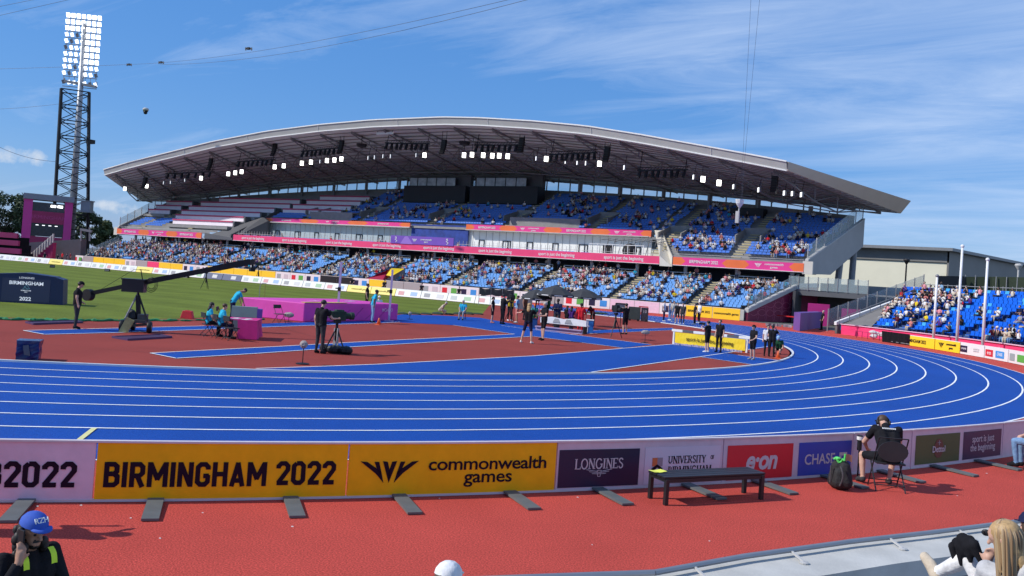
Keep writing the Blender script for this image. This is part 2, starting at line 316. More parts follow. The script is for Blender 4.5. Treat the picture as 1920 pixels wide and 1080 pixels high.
# ---------------------------------------------------------------- ground, track, infield
TR_RED = mat('red_rubber', (.56, .082, .062), .9, .12, .5, .8, 120., fine=.55, fs=52., spec=.1)
TR_RED2 = mat('dark_red_rubber', (.275, .050, .039), .9, .16, .25, .4, 200., fine=.14, fs=60., spec=.15)
TR_BLUE = mat('blue_rubber', (.005, .066, .335), .8, .12, .22, .6, 120., fine=.42, fs=52., spec=.2)
GRASS = mat('mown_grass', (.130, .168, .026), .9, .22, .35, .5, 60., fine=.3, fs=12., spec=.1)
SOIL = mat('outer_ground', (.10, .105, .09), .9, .2, .05)
def stripes(M, ang, sc, amt):
    t = M.node_tree; b = t.nodes['Principled BSDF']; l = b.inputs['Base Color'].links[0].from_socket
    tx = t.nodes.new('ShaderNodeTexCoord'); mpn = t.nodes.new('ShaderNodeMapping'); mpn.inputs['Rotation'].default_value = (0, 0, ang); t.links.new(tx.outputs['Object'], mpn.inputs[0])
    wv = N('ShaderNodeTexWave', t, Scale=sc, Distortion=.6, Detail=1.); t.links.new(mpn.outputs[0], wv.inputs['Vector'])
    mr = N('ShaderNodeMapRange', t); mr.inputs['From Min'].default_value = .35; mr.inputs['From Max'].default_value = .65; mr.inputs['To Min'].default_value = 1-amt; mr.inputs['To Max'].default_value = 1+amt; t.links.new(wv.outputs['Fac'], mr.inputs[0])
    vm = N('ShaderNodeVectorMath', t, operation='SCALE'); t.links.new(l, vm.inputs[0]); t.links.new(mr.outputs[0], vm.inputs['Scale']); t.links.new(vm.outputs[0], b.inputs['Base Color'])
stripes(GRASS, R_(90), .055, .07)
def ground(name, pts, m, z):
    b = MB(); b.poly([(p[0], p[1], z) for p in pts]); o = b.build(name, m); tag(o, kind='structure'); return o
def arc(r, a0, a1, n, cx=0., cy=0.): return [(cx+r*math.cos(R_(a0+(a1-a0)*i/n)), cy+r*math.sin(R_(a0+(a1-a0)*i/n))) for i in range(n+1)]
LX = -84.39
def oval(r, n=48): return arc(r, -90, 90, n)+arc(r, 90, 270, n, LX)
def ring(b, r0, r1, z, h=0., n=96):
    A, B = oval(r0, n), oval(r1, n); k = len(A)
    vs = [(p[0], p[1], z+h) for p in A]+[(p[0], p[1], z+h) for p in B]
    fs = [(i, (i+1) % k, (i+1) % k+k, i+k) for i in range(k)]; fs = [f[::-1] for f in fs]
    if h:
        vs += [(p[0], p[1], z) for p in A]+[(p[0], p[1], z) for p in B]
        fs += [(i, (i+1) % k, (i+1) % k+2*k, i+2*k) for i in range(k)]+[(i+k, i+3*k, (i+1) % k+3*k, (i+1) % k+k) for i in range(k)]
    b.add(vs, fs)
ground('ground', [(-1500, -1500), (1500, -1500), (1500, 1500), (-1500, 1500)], SOIL, -.03)
ground('runoff_surface', oval(58.), TR_RED, 0)
b = MB(); ring(b, 36.3, 47.5, .004); tag(b.build('running_track', TR_BLUE), kind='structure')
ground('infield_surface', oval(36.4), TR_RED2, .004)
g2 = lambda x, y: tuple(gp(x, y))[:2]
gr = [g2(-90, 592), g2(130, 600), g2(330, 598), g2(490, 592), g2(745, 588), g2(905, 588), g2(919, 571)]
e = gr[-1]; gr += [(e[0]-2, 35.6)]+[(LX, 35.6)]+arc(35.6, 90, 270, 24, LX)[1:]+[(gr[0][0]-4, -35.6)]
ground('infield_grass', gr, GRASS, .008)
# mowing stripes and far markings are part of the grass
BL = [[(44, 620.5), (383, 611.7), (520, 606), (690, 602), (750, 601.5), (750, 604.5), (520, 613), (222, 624.3), (83, 627.8)],
      [(282, 663), (520, 650.5), (650.6, 643), (964.8, 626.9), (1000, 631), (653, 651.5), (480, 663.7), (330.5, 672.8)],
      [(690, 602), (752, 590), (830, 592), (900, 596), (1069, 627.4), (1222, 646.4), (1168, 652.8), (1005.6, 631.8), (965, 626.9), (900, 617.4), (850, 610)],
      [(1085, 621), (1157, 618), (1262, 615), (1262, 619), (1174, 623), (1085, 626)],
      [(1311.7, 669.7), (1363, 662), (1383.5, 666.3), (1462, 676.3), (1417, 685)],
      [(710, 683.8), (1000, 668), (1260, 646), (1383, 627), (1435, 638.5), (1469, 647.3), (1363, 662), (1108.6, 698.7), (900, 699.5), (640, 697), (480, 693)]]
for i, p in enumerate(BL): ground('runway_surface', [g2(*q) for q in p], TR_BLUE, .0105+.0012*i)
lb = MB()
def line(pts, w=.07, z=.021, b=lb):
    P = [Vector((*p[:2], 0)) for p in pts]
    for a, c in zip(P, P[1:]):
        d = (c-a).normalized(); n = Vector((-d.y, d.x, 0))*w/2
        b.add([(v.x, v.y, z) for v in (a-n, c-n, c+n, a+n)], [(0, 1, 2, 3)])
for k in range(1, 10): ring(lb, 36.5+1.22*k-.032, 36.5+1.22*k+.032, .0115)
W = lambda *p, **k: line([g2(*q) for q in p], **k)
W((44, 620.5), (383, 611.7)); W((222, 624.3), (83, 627.8), (44, 620.5)); W((222, 624.3), (520, 613), (750, 604.5))
W((650.6, 643), (964.8, 626.9), (900, 617.4), (850, 610)); W((282, 663), (520, 650.5), (650.6, 643)); W((1000, 631), (653, 651.5), (480, 663.7), (330.5, 672.8), (282, 663))
W((1000, 631), (1005.6, 631.8), (1168, 652.8)); W((1069, 627.4), (1222, 646.4)); W((1069, 627.4), (1130, 625)); W((940, 611), (1069, 627.4), z=.0217)
W((710, 683.8), (1000, 668), (1260, 646)); W((480, 692), (600, 688), (710, 683.8)); W((1108.6, 698.7), (1311.7, 669.7), (1363, 662)); W((1311.7, 669.7), (1417, 685)); W((1383.5, 666.3), (1462, 676.3)); W((1363, 662), (1440, 650))
W((1085, 621), (1157, 618), (1262, 615), w=.04); W((1174, 623), (1262, 619), w=.04)
tag(lb.build('track_markings', LINE), kind='structure')
b = MB(); line([g2(177, 804), g2(145, 829)], .09, .0165, b); line([g2(135, 826.5), g2(150, 829.5)], .09, .0175, b)
tag(b.build('lane_mark', mat('pale_yellow_paint', (.72, .66, .28), .6, .1, 5)), kind='structure')
b = MB(); ring(b, 36.42, 36.52, .004, .05); tag(b.build('track_kerb', WHITE), kind='structure')
# seams in the red rubber
b = MB()
for p in ([(0, 640), (260, 660), (480, 672)], [(20, 600), (130, 614)], [(520, 613), (620, 640)], [(640, 650), (760, 668)], [(860, 606), (1000, 600)]): line([g2(*q) for q in p], .02, .0125, b)
tag(b.build('rubber_seams', mat('seam_dark', (.12, .03, .025), .9)), kind='structure')

# ---------------------------------------------------------------- main stand
def Yb(X): return 79+10*(1-min(1, ((X+44)/70)**2))
def Zp(Y): return 7.2+.45*(Y-65.8)
def itp(x, T):
    if x <= T[0][0]: return T[0][1]
    for (a, u), (c, v) in zip(T, T[1:]):
        if x <= c: return u+(v-u)*(x-a)/(c-a)
    return T[-1][1]
ZF = [(-110.8, 18.1), (-103.3, 19.4), (-93.9, 20.8), (-79.4, 22.9), (-66.2, 24.3), (-54, 25.05), (-42.9, 25.4), (-29.7, 25.35), (-23.1, 25), (-14.3, 24.25), (-6.1, 23.3), (1.5, 22), (8.6, 20.65), (15.3, 19.35), (20, 18.4)]
ZU = [(-125, 13.65), (-116.5, 13.9), (-100.5, 16.1), (-87.8, 17.8), (-72.6, 19.1), (-57.7, 20), (-29.7, 20), (-15, 18.9), (.3, 17.5), (13, 16.3), (22.7, 15.3), (30, 14.4)]
ST = thing('grandstand', 'large white-roofed grandstand with blue seats and curved roof along the far straight', 'grandstand', (-44, 65, 0))
OFS = Matrix.Translation((44, -65, 0))
def sp(b, name, m, par=None, **k):           # a part of the stand, modelled in world coordinates
    b.v = [(x+44, y-65, z) for x, y, z in b.v]; return b.build(name, m, par or ST, **k)
SOFF = mat('roof_soffit', (.58, .60, .60), .7, .12, .3)
FASC = mat('roof_edge_grey', (.46, .46, .44), .55, .08, .6)
STEEL = mat('roof_steel', (.22, .215, .22), .5, .1, 1)
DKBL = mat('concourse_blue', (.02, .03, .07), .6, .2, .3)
# lower terrace: twelve steps from Y=57 to Y=66
b = MB()
XL0, XL1 = -106., 17.6
def lx(Y): return (XL0-(Y-57)*.38, XL1+(Y-57)*.36)
for i in range(12):
    y = 57+i*.75; z = 1.0+i*.27; x0, x1 = lx(y)
    b.box(((x0+x1)/2, y+.375, z/2), (x1-x0, .75, z))
sp(b, 'lower_terrace', mat('terrace_dark', (.12, .12, .125), .85, .2, .6))
b = MB(); b.box((-44, 69.6, 2.1), (128, 7.2, 4.2)); sp(b, 'concourse_floor', CONC)
b = MB(); b.box((-44, 73.4, 4.9), (128, .4, 2.2)); sp(b, 'concourse_wall', DKBL)
for x in range(-104, 18, 9):
    b = MB(); b.box((x, 73.1, 4.5+.2*((x*7) % 3)), (2.6+(x*5) % 3, .2, 1.5)); sp(b, 'concourse_kiosk', mat('kiosk_front', (.09, .085, .07), .6, .6, .2))
b = MB(); b.box((-44, 69.3, 5.97), (131, 7.6, .14)); b.box((-44, 65.3, 5.93), (131.6, .3, .1)); sp(b, 'terrace_slab', LGREY)
cm = None
for i in range(20):
    x = -105.5+6.62*i
    if x > 21: break
    b = MB(); b.lathe([(.24, 4.2), (.24, 5.9)], (x, 66.4, 0), 12); sp(b, 'concourse_column', LGREY)
# fascia banners
MF = lambda X, Y, z: Matrix.Translation((44, -65, 0)) @ frame((X, Y, z), (1, 0, 0), (0, 0, 1))
def banner(x0, x1, Y, z0, z1, kind, seg=9.5):
    b = MB(); b.box(((x0+x1)/2, Y, (z0+z1)/2), (x1-x0, .12, z1-z0)); o = sp(b, 'fascia_banner', MAGENTA if kind == 0 else PINK)
    b = MB()
    b.box(((x0+x1)/2, Y-.09, z0-.03), (x1-x0, .06, .06)); sp(b, 'trim', WHITE, o)
    n = max(1, round((x1-x0)/seg)); L = (x1-x0)/n; h = (z1-z0)
    for i in range(n):
        c = x0+(i+.5)*L; F = MF(c, Y-.06, (z0+z1)/2)
        if kind == 0:
            for sx in (-1, 1):
                pts = [(sx*L*.5, -h*.48), (sx*L*.5, h*.48), (sx*L*.36, h*.48), (sx*L*.29, 0), (sx*L*.36, -h*.48)]
                flat(pts if sx < 0 else pts[::-1], F, ORANGE, o)
            if i % 2 == 0: text('BIRMINGHAM 2022', h*.55, F, WHITE, o, .012, .8, ext=.02)
            else:
                text('commonwealth\ngames', h*.36, F @ Matrix.Translation((.6, 0, 0)), WHITE, o, .012, 1, ext=.02); wlogo(-1.3, 0, .9, h*.5, F, WHITE, o)
        else: text('sport is just the beginning', h*.62, F, WHITE, o, .012, .9, ext=.02)
    return o
banner(-109.6, -84.4, 65.05, 5.95, 6.95, 0); banner(5.8, 21.9, 65.05, 5.95, 6.95, 0, 8)
banner(-75.9, 4.0, 65.05, 5.95, 6.92, 1, 10.5)
banner(-76, -42.2, 71.9, 9.85, 10.5, 0, 11.); banner(-31.1, -.3, 71.9, 9.75, 10.6, 0, 8.)
exm = lambda Y: max(0, 5.95-(Y-64.9)*.75)
ex0 = lambda Y: -109.8-(Y-65.8)*.3; ex1 = lambda Y: 22+(Y-65.8)*.24
# upper terrace (curved back edge), one sheet of steps
def upper(x0, x1, y0, name='upper_terrace'):
    b = MB(); nx = max(2, int((x1-x0)/3)); xs = [x0+(x1-x0)*i/nx for i in range(nx+1)]
    for a, c in zip(xs, xs[1:]):
        y = y0; ye = min(Yb(a), Yb(c))
        while y < ye:
            z = Zp(y); a_, c_ = max(a, ex0(y)+.1), min(c, ex1(y)-.05)
            if x0 > -1: a_ = max(a_, exm(y))
            if x0 < -100: c_ = min(c_, -84.2+(y-65.1)*1.4)
            if c_ > a_+.05: b.add([(a_, y, z-.36), (c_, y, z-.36), (c_, y, z), (a_, y, z), (a_, y+.82, z), (c_, y+.82, z)], [(0, 1, 2, 3), (3, 2, 5, 4)])
            y += .8
    return sp(b, name, CONC)
upper(-112, -76.2, 65.8); upper(-76.2, .0, 72.3); upper(0., 24.2, 65.8)
# suites: glazed white wall set back on the terrace
SUITE = mat('suite_glazing', (.82, .82, .79), .25, .06, .4); SUITES = mat('suite_glazing_shaded', (.40, .47, .50), .2, .08, .4)  # white glazing; the left suites get a copy darkened for shade
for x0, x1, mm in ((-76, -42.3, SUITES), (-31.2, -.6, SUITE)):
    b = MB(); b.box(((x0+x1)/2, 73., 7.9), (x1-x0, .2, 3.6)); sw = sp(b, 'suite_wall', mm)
    b = MB(); x = x0+.8
    while x < x1: b.box((x, 72.87, 7.9), (.05, .05, 3.6)); x += 1.22
    sp(b, 'mullion', LGREY, sw)
    b = MB(); b.box(((x0+x1)/2, 72.3, 9.76), (x1-x0, 1.2, .12)); sp(b, 'canopy', LGREY, sw)
    for k, x in enumerate(np.linspace(x0+2.5, x1-2, 7)):
        b = MB()
        for sx in (-.45, .45): b.box((x+sx, 72.84, 7.2), (.1, .1, 2.3))
        b.box((x, 72.84, 8.3), (1., .1, .1)); 
        if k % 3 == 1: b.box((x+.9, 72.84, 7.2), (.1, .1, 2.3)); b.box((x+.5, 72.84, 8.3), (.9, .1, .1))
        sp(b, 'door_frame', BLACK, sw)
b = MB(); b.box((-36.7, 72.6, 8.3), (11.2, .3, 4.2)); sp(b, 'blue_drape', mat('blue_drape', (.02, .05, .26), .8, .5, .9))
# purple banner over the royal box
b = MB(); b.box((-34.2, 64.95, 7.45), (11.9, .12, 1.2)); pb = sp(b, 'fascia_banner', PURPLE)
F = MF(-34.2, 64.88, 7.42); wlogo(-1.3, 0, 1.0, .5, F, WHITE, pb); text('commonwealth\nsport', .34, F @ Matrix.Translation((.9, 0, 0)), WHITE, pb, .012, ext=.02)
flat([(-4, -.6), (-1.6, -.6), (-2.6, .55), (-3.2, .55)], F, mat('lilac_print', (.30, .16, .55), .5), pb)
for sx in (-4.9, 4.8):
    b = MB()
    for a, c in (((-.2, .4), (.15, .25)), ((.15, .25), (-.2, .05)), ((-.2, .05), (.25, -.15)), ((.25, -.15), (-.05, -.4)), ((0, .5), (0, .35))): b.bar(F @ Vector((sx+a[0], a[1], .01)), F @ Vector((sx+c[0], c[1], .01)), .08, .02, (0, 1, 0))
    b.build('emblem', WHITE, pb)
# parapet walls between end tiers and suites
WALLC = mat('pale_wall_panel', (.60, .57, .50), .7, .08, .5)
for x0, x1, mm in ((-84.3, -76.3, DGREY), (4.1, 5.7, WALLC)):  # left wall coloured dark as its shaded face, right one pale as lit
    b = MB()
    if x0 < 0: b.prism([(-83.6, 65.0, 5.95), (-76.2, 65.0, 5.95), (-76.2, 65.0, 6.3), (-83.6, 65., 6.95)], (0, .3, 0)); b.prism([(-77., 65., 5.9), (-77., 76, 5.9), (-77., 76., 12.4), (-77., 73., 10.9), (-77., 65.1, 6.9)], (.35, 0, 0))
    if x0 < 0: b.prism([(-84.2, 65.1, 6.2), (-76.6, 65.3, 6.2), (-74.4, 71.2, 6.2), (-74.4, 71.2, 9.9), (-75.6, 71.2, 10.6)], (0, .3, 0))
    else: b.prism([(4.1, 64.9, 5.7), (5.75, 64.9, 5.7), (5.75, 64.9, 6.95), (1., 72.2, 10.7), (.0, 72.2, 10.7), (4.0, 64.95, 7.0)], (0, .35, 0))
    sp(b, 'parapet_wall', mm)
# raked end walls with glass balustrades
ENDW = mat('end_wall_panel', (.36, .345, .33), .6, .08, .5)
for sgn, X0, X1 in ((1, 22., 25.3), (-1, -109.8, -113.9)):
    k = (X1-X0)/13.4; fx = lambda Y: X0+(Y-65.8)*k
    pr_ = [(65.4, 5.75), (71., 5.95), (79.2, 10.0), (79.2, 13.4), (65.4, 7.25)]
    b = MB(); b.prism([(fx(y), y, z) for y, z in pr_], (.35*sgn, 0, 0)); ew = sp(b, 'end_wall', ENDW)
    b = MB(); b.prism([(fx(65.0)-.05*sgn, 65.02, 5.7), (fx(65)+1.1*sgn, 65.02, 5.7), (fx(65)+1.1*sgn, 65.02, 7.2), (fx(65)-.05*sgn, 65.02, 7.2)], (0, .36, 0)); sp(b, 'end_cap', WALLC, ew)
    b = MB(); b.prism([(fx(y), y, z) for y, z in ((65.4, 7.26), (79.2, 13.41), (79.2, 13.6), (65.4, 7.45))], (.38*sgn, 0, 0)); sp(b, 'coping', LGREY, ew)
    gl = MB(); gl.prism([(fx(y)+.1*sgn, y, z) for y, z in ((65.6, 7.5), (79.2, 13.6), (79.2, 15.6), (65.6, 9.)) ], (.03*sgn, 0, 0)); sp(gl, 'glass_balustrade', GLASS)
    for i in range(8):
        y = 65.7+i*1.92; z = 7.3+(y-65.4)*.445; b = MB(); b.box((fx(y)+.12*sgn, y, z+.9), (.1, .1, 1.9)); sp(b, 'balustrade_post', LGREY)
    for y, zt, dy in ((78.4, 9.9, .3), (74.6, 7.9, 1.6)):
        b = MB(); b.tube((fx(y)-.5*sgn, y-dy*.5, 0), (fx(y)-.4*sgn, y+dy*.5, zt), .4, 12); sp(b, 'raking_column', GREYM)
# back wall, glazing and mullions below the roof
b = MB(); g = MB(); mu_ = MB(); xs = np.linspace(-113.5, 24.3, 60)
P0 = [(x, Yb(x)+.3) for x in xs]
for (a, ya), (c, yc) in zip(P0, P0[1:]):
    za, zc_ = Zp(ya)+.45, Zp(yc)+.45; ta, tc_ = itp(a, ZU), itp(c, ZU)
    b.add([(a, ya, Zp(ya)-1.5), (c, yc, Zp(yc)-1.5), (c, yc, zc_), (a, ya, za), (a, ya+.3, za), (c, yc+.3, zc_)], [(0, 1, 2, 3), (3, 2, 5, 4)])
    g.add([(a, ya+.2, za), (c, yc+.2, zc_), (c, yc+.2, max(tc_+.3, zc_+.1)), (a, ya+.2, max(ta+.3, za+.1))], [(0, 1, 2, 3)])
    mu_.box((a, ya+.1, (za+ta)/2+.1), (.16, .16, max(.2, ta-za+.4)))
    mu_.bar((a, ya+.05, ta-.25), (c, yc+.05, tc_-.25), .2, .25)
sp(b, 'back_wall', CONC); sp(g, 'back_glazing', PANE); sp(mu_, 'glazing_mullions', GREYM)
# dark boxes at the top of the middle block
for x0, x1 in ((-52.7, -39.3), (-38.3, -25.)):
    b = MB(); b.box(((x0+x1)/2, 83.6, 16.4), (x1-x0, 2.4, 2.9)); bx = sp(b, 'press_box', mat('black_box', (.012, .013, .02), .6, .2, 1))
    b = MB(); b.box(((x0+x1)/2-.8, 82.9, 18.55), (x1-x0-3.5, .2, 1.4)); w_ = sp(b, 'press_window', mat('press_glass', (.34, .37, .38), .15, .5, .9), bx)
    b = MB()
    for i in range(6): b.box((x0+.6+i*(x1-x0-3.)/5, 82.78, 18.55), (.12, .08, 1.5))
    sp(b, 'mullion', BLACK, w_)
    b = MB(); b.box(((x0+x1)/2, 84.3, 18.8), (x1-x0, 1., 2.2)); sp(b, 'press_back', DGREY, bx)
b = MB(); b.box((10.2, 80.6, 13.6), (4.6, 2., 2.2)); sp(b, 'press_box', MATS['black_box'])
# roof: soffit sheet, top sheet, front edge, end panels
NX = 72
def rx(s): return -110.8+(130.8)*s            # front edge
def bx_(s): return -124.9+(155.6)*s           # back edge
def yback(X): return 80+12.*(1-min(1, ((X+46)/76)**2))
sf = MB(); tp = MB(); fr = MB(); frt = MB(); bk = MB()
rows_s = []; rows_t = []
for j in range(NX+1):
    s = j/NX; xf, xb = rx(s), bx_(s); yb = yback(xb); zf = itp(xf, ZF); zb = itp(xb, ZU)
    rs, rt_ = [], []; bmp = min(1, 6*min(s, 1-s))
    for i in range(9):
        u = i/8; x = xf+(xb-xf)*u; y = 62.25+(yb-62.25)*u
        zs = (zf-1.02)+(zb-zf+1.02)*u+.35*math.sin(math.pi*u)*bmp; zt = zf+(zb+1.6-zf)*u+.9*math.sin(math.pi*u)*bmp
        rs.append((x-1.1*u*(2*s-1)**9, y, zs)); rt_.append((x, y, zt))
    rows_s.append(rs); rows_t.append(rt_)
sf.sheet(rows_s); tp.sheet([r[::-1] for r in rows_t])
RF = sp(tp, 'roof', mat('roof_sheet', (.42, .42, .42), .5, .06, .3)); sp(sf, 'soffit', SOFF, RF)
for (a, ta), (c, tc_) in zip(zip(rows_s, rows_t), list(zip(rows_s, rows_t))[1:]):
    p, q, r, t_ = [Vector(v) for v in (a[0], c[0], tc_[0], ta[0])]; off = Vector((0, -.35, 0))
    fr.add([p, q, r+off, t_+off, r, t_], [(0, 1, 2, 3), (3, 2, 4, 5)])
    frt.bar(t_+off+Vector((0, -.03, 0)), r+off+Vector((0, -.03, 0)), .1, .16); frt.bar(p+Vector((0, -.06, 0)), q+Vector((0, -.06, 0)), .1, .14)
    bk.add([a[8], ta[8], tc_[8], c[8]], [(0, 1, 2, 3)])
    if (rows_s.index(a) % 9) == 4: frt.bar(p+Vector((0, -.03, 0)), t_+off+Vector((0, -.03, 0)), .05, .05)
sp(fr, 'roof_edge', FASC, RF); sp(bk, 'rear_edge', FASC, RF); sp(frt, 'edge_trim', WHITE, RF)
ENDP = mat('roof_end_panel', (.62, .48, .36), .6, .06, .5)
for j in (0, NX):
    b = MB(); rs, rt_ = rows_s[j], rows_t[j]; sg = -1 if j == 0 else 1
    for i in range(8): b.prism([rs[i], rs[i+1], rt_[i+1], rt_[i]], (.12*sg, 0, 0))
    sp(b, 'end_panel', ENDP, RF)
def under(x, u):                              # a point under the soffit at plan x (front) and depth share u
    s = (x+110.8)/130.8; s = min(1, max(0, s)); k = s*NX; j = min(NX-1, int(k)); f = k-j
    i = min(7, int(u*8)); g_ = u*8-i
    P = lambda jj: Vector(rows_s[jj][i]).lerp(Vector(rows_s[jj][i+1]), g_)
    return P(j).lerp(P(j+1), f)
dn = lambda v, d: v-Vector((0, 0, d))
ribs = [-108+6.62*i for i in range(20)]
for i, x in enumerate(ribs):
    b = MB(); ch = []
    ud = [0.04, .2, .4, .6, .8, 1.]; dd = [.35, .9, 1.9, 2.2, 1.0, .25]
    top = [dn(under(x, u), .12) for u in ud]; bot = [dn(under(x, u), d) for u, d in zip(ud, dd)]
    b.path(top, .11); b.path(bot, .10)
    for k in range(5): b.tube(bot[k], top[k+1], .07, 6)
    for k in range(1, 6): b.tube(bot[k], top[k], .07, 6)
    if i+1 < len(ribs):
        x2 = ribs[i+1]; b2 = [dn(under(x2, u), d) for u, d in zip(ud, dd)]; t2 = [dn(under(x2, u), .12) for u in ud]
        for k in (1, 3, 4): b.tube(bot[k], b2[k], .08, 6)
        b.tube(bot[3], t2[2], .09, 6); b.tube(b2[3], top[2], .09, 6); b.tube(bot[4], t2[3], .08, 6); b.tube(b2[1], top[2], .07, 6)
        b.tube(bot[1], t2[2], .07, 6)
    sp(b, 'roof_truss', STEEL)
    px_ = under(x, .86); b = MB(); yq = px_.y
    if not -113 < px_.x < 23: continue
    b.tube((px_.x, yq, Zp(yq)-.5), (px_.x, yq, px_.z-1), .3, 10); sp(b, 'roof_column', GREYM)
b = MB()
for u in np.linspace(.06, .97, 17):
    pts = [dn(under(x, u), .06) for x in np.linspace(-110, 20, 40)]
    for p, q in zip(pts, pts[1:]): b.bar(p, q, .1, .12)
sp(b, 'purlins', mat('purlin_grey', (.24, .22, .22), .6), RF)
# right-hand low side wall of the lower terrace with glass and the left sloping wall
MAR = mat('maroon_hoarding', (.20, .012, .055), .55, .15, .5)
for sgn in (1, -1):
    f0 = lambda Y: lx(Y)[1 if sgn > 0 else 0]+.25*sgn
    ys = [57., 60, 63, 66., 69.5] if sgn > 0 else [56.5, 60, 63, 66.]; zt = lambda Y: .9+(Y-57)*.36 if Y < 66.1 else 4.3
    b = MB(); b.prism([(f0(ys[0]), ys[0], 0), (f0(ys[-1]), ys[-1], 0), (f0(ys[-1]), ys[-1], zt(ys[-1])), (f0(66), 66, zt(66)), (f0(ys[0]), ys[0], zt(ys[0]))], (.3*sgn, 0, 0)); w_ = sp(b, 'side_wall', MAR if sgn > 0 else CONC)
    b = MB()
    for y0, y1 in zip(ys, ys[1:]): b.prism([(f0(y0)-.05*sgn, y0, zt(y0)+.01), (f0(y1)-.05*sgn, y1, zt(y1)+.01), (f0(y1)-.05*sgn, y1, zt(y1)+.5), (f0(y0)-.05*sgn, y0, zt(y0)+.45)], (.42*sgn, 0, 0))
    sp(b, 'coping', LGREY, w_)
    if sgn > 0:
        b = MB(); T = .03
        for r in range(3):
            for c in range(6):
                for q in range(14):
                    a0, a1 = 2*math.pi*q/14, 2*math.pi*(q+1)/14; yy = 58.+c*1.4; zz = .5+r*.95
                    p = [(yy+.85*math.cos(a), zz+.85*math.sin(a)) for a in (a0, a1)]
                    if all(v[1] < zt(v[0])-.1 and v[1] > .1 and 57.1 < v[0] < 66 for v in p): b.bar((f0(p[0][0])+.31, p[0][0], p[0][1]), (f0(p[1][0])+.31, p[1][0], p[1][1]), .03, .05)
        sp(b, 'circle_print', mat('rose_print', (.42, .10, .16), .6), w_)
    g = MB(); g.prism([(f0(y)+.1*sgn, y, z) for y, z in ((57.2, 1.5), (66, 4.75), (66, 5.75), (57.2, 2.5))], (.03*sgn, 0, 0)); sp(g, 'glass_balustrade', GLASS)
    for i in range(8):
        y = 57.3+i*1.2; b = MB(); b.box((f0(y)+.11*sgn, y, zt(y)+.95), (.09, .09, 1.2)); sp(b, 'balustrade_post', GREYM)
# front wall, aisles, rails
b = MB(); b.box((-44.2, 56.85, .6), (124, .2, 1.2)); sp(b, 'front_wall', LGREY)
AISLES = [-97, -85.5, -73.5, -61, -48.5, -36, -23.5, -11, 1.5, 11.5]
for a in AISLES:
    b = MB()
    for i in range(12): b.box((a, 57+i*.75+.2, 1.0+i*.27+.07), (1.1, .36, .14))
    sp(b, 'aisle_steps', mat('aisle_cream', (.46, .39, .22), .8, .2, 2))
b = MB()
for x0, x1 in zip([-106]+AISLES, AISLES+[19]):
    b.bar((x0+.9, 65.9, 5.05), (x1-.9, 65.9, 5.05), .06, .1)
    b.bar((x0+.9, 65.9, 4.75), (x1-.9, 65.9, 4.75), .04, .04)
    for x in np.linspace(x0+.9, x1-.9, 6): b.box((x, 65.9, 4.5), (.05, .05, 1.1))
sp(b, 'concourse_rail', LGREY)
b = MB()
for i in range(120):
    x = -75+i*.66
    if x < 3.5: b.box((x, 65.35, 7.3), (.04, .04, .8))
b.bar((-75.5, 65.35, 7.2), (-40.3, 65.35, 7.2), .05); b.bar((-28, 65.35, 7.2), (3.6, 65.35, 7.2), .05); b.bar((6, 65.35, 7.35), (21.8, 65.35, 7.35), .05); b.bar((-109, 65.35, 7.35), (-85, 65.35, 7.35), .05)
sp(b, 'terrace_rail', LGREY)
# upper aisles with yellow step edges, low vomitory walls
UA = [-104, -90, -67, -54, -39, -24.5, -10, 3, 13.5]
for a in UA:
    b = MB(); y = 66. if (a > 2 or a < -77) else 72.8
    while y < Yb(a)-2: b.box((a, y+.2, Zp(y)+.06), (1.2, .4, .14)); y += .8
    sp(b, 'aisle_steps', MATS['aisle_cream'])
for a in UA[2:]:
    y = 74.5 if a < 2 else 70; b = MB()
    for sx in (-1.6, 1.6): b.prism([(a+sx, y, Zp(y)), (a+sx, y+4, Zp(y)), (a+sx, y+4, Zp(y+4)+.5), (a+sx, y, Zp(y)+1.2)], (.15, 0, 0))
    b.box((a, y+4, Zp(y+4)+.1), (3.3, .15, 1.1)); sp(b, 'vomitory_wall', CONC)
for x0, x1 in ((-66, -56), (-24, -12)):
    b = MB(); b.prism([(x0, 73.1, 10.6), (x0, 73.1, 12), (x0, 75.6, 12), (x0, 75.6, 11.8), (x0, 73.3, 11.8), (x0, 73.3, 10.6)], (x1-x0, 0, 0)); sp(b, 'camera_platform', CONC)
# press desks on the left end tier
PD = mat('desk_front', (.90, .80, .84), .6, .06, .8)
for r, (y, x0, x1) in enumerate([(68.2, -97, -80), (70.6, -99.5, -80), (73., -101, -78.5), (75.4, -102, -77.5), (77.8, -101.5, -76), (80.2, -99, -76), (73., -111.5, -104.6), (75.4, -112.5, -104.4), (77.8, -112.6, -104.2), (75.2, -75, -60.5), (77.6, -75, -60.5), (80., -74, -60.5), (82.4, -73, -60.5)]):
    z = Zp(y); b = MB(); b.box(((x0+x1)/2, y, z+.58), (x1-x0, .12, .72)); dk = sp(b, 'press_desk', PD)
    b = MB(); b.box(((x0+x1)/2, y+.2, z+1.06), (x1-x0, .8, .24)); sp(b, 'desk_top', mat('rose_top', (.50, .05, .13), .6, .15, .6), dk)
    b = MB(); b.box(((x0+x1)/2, y+.1, z+.2), (x1-x0, .2, .3)); b.box(((x0+x1)/2, y-.7, z-.2), (x1-x0, 1.2, .5)); sp(b, 'desk_base', CONC, dk)
    b = MB(); b.box((x1+.25, y+.5, z+.4), (.4, 1.3, 1.5)); sp(b, 'desk_end', DGREY, dk)
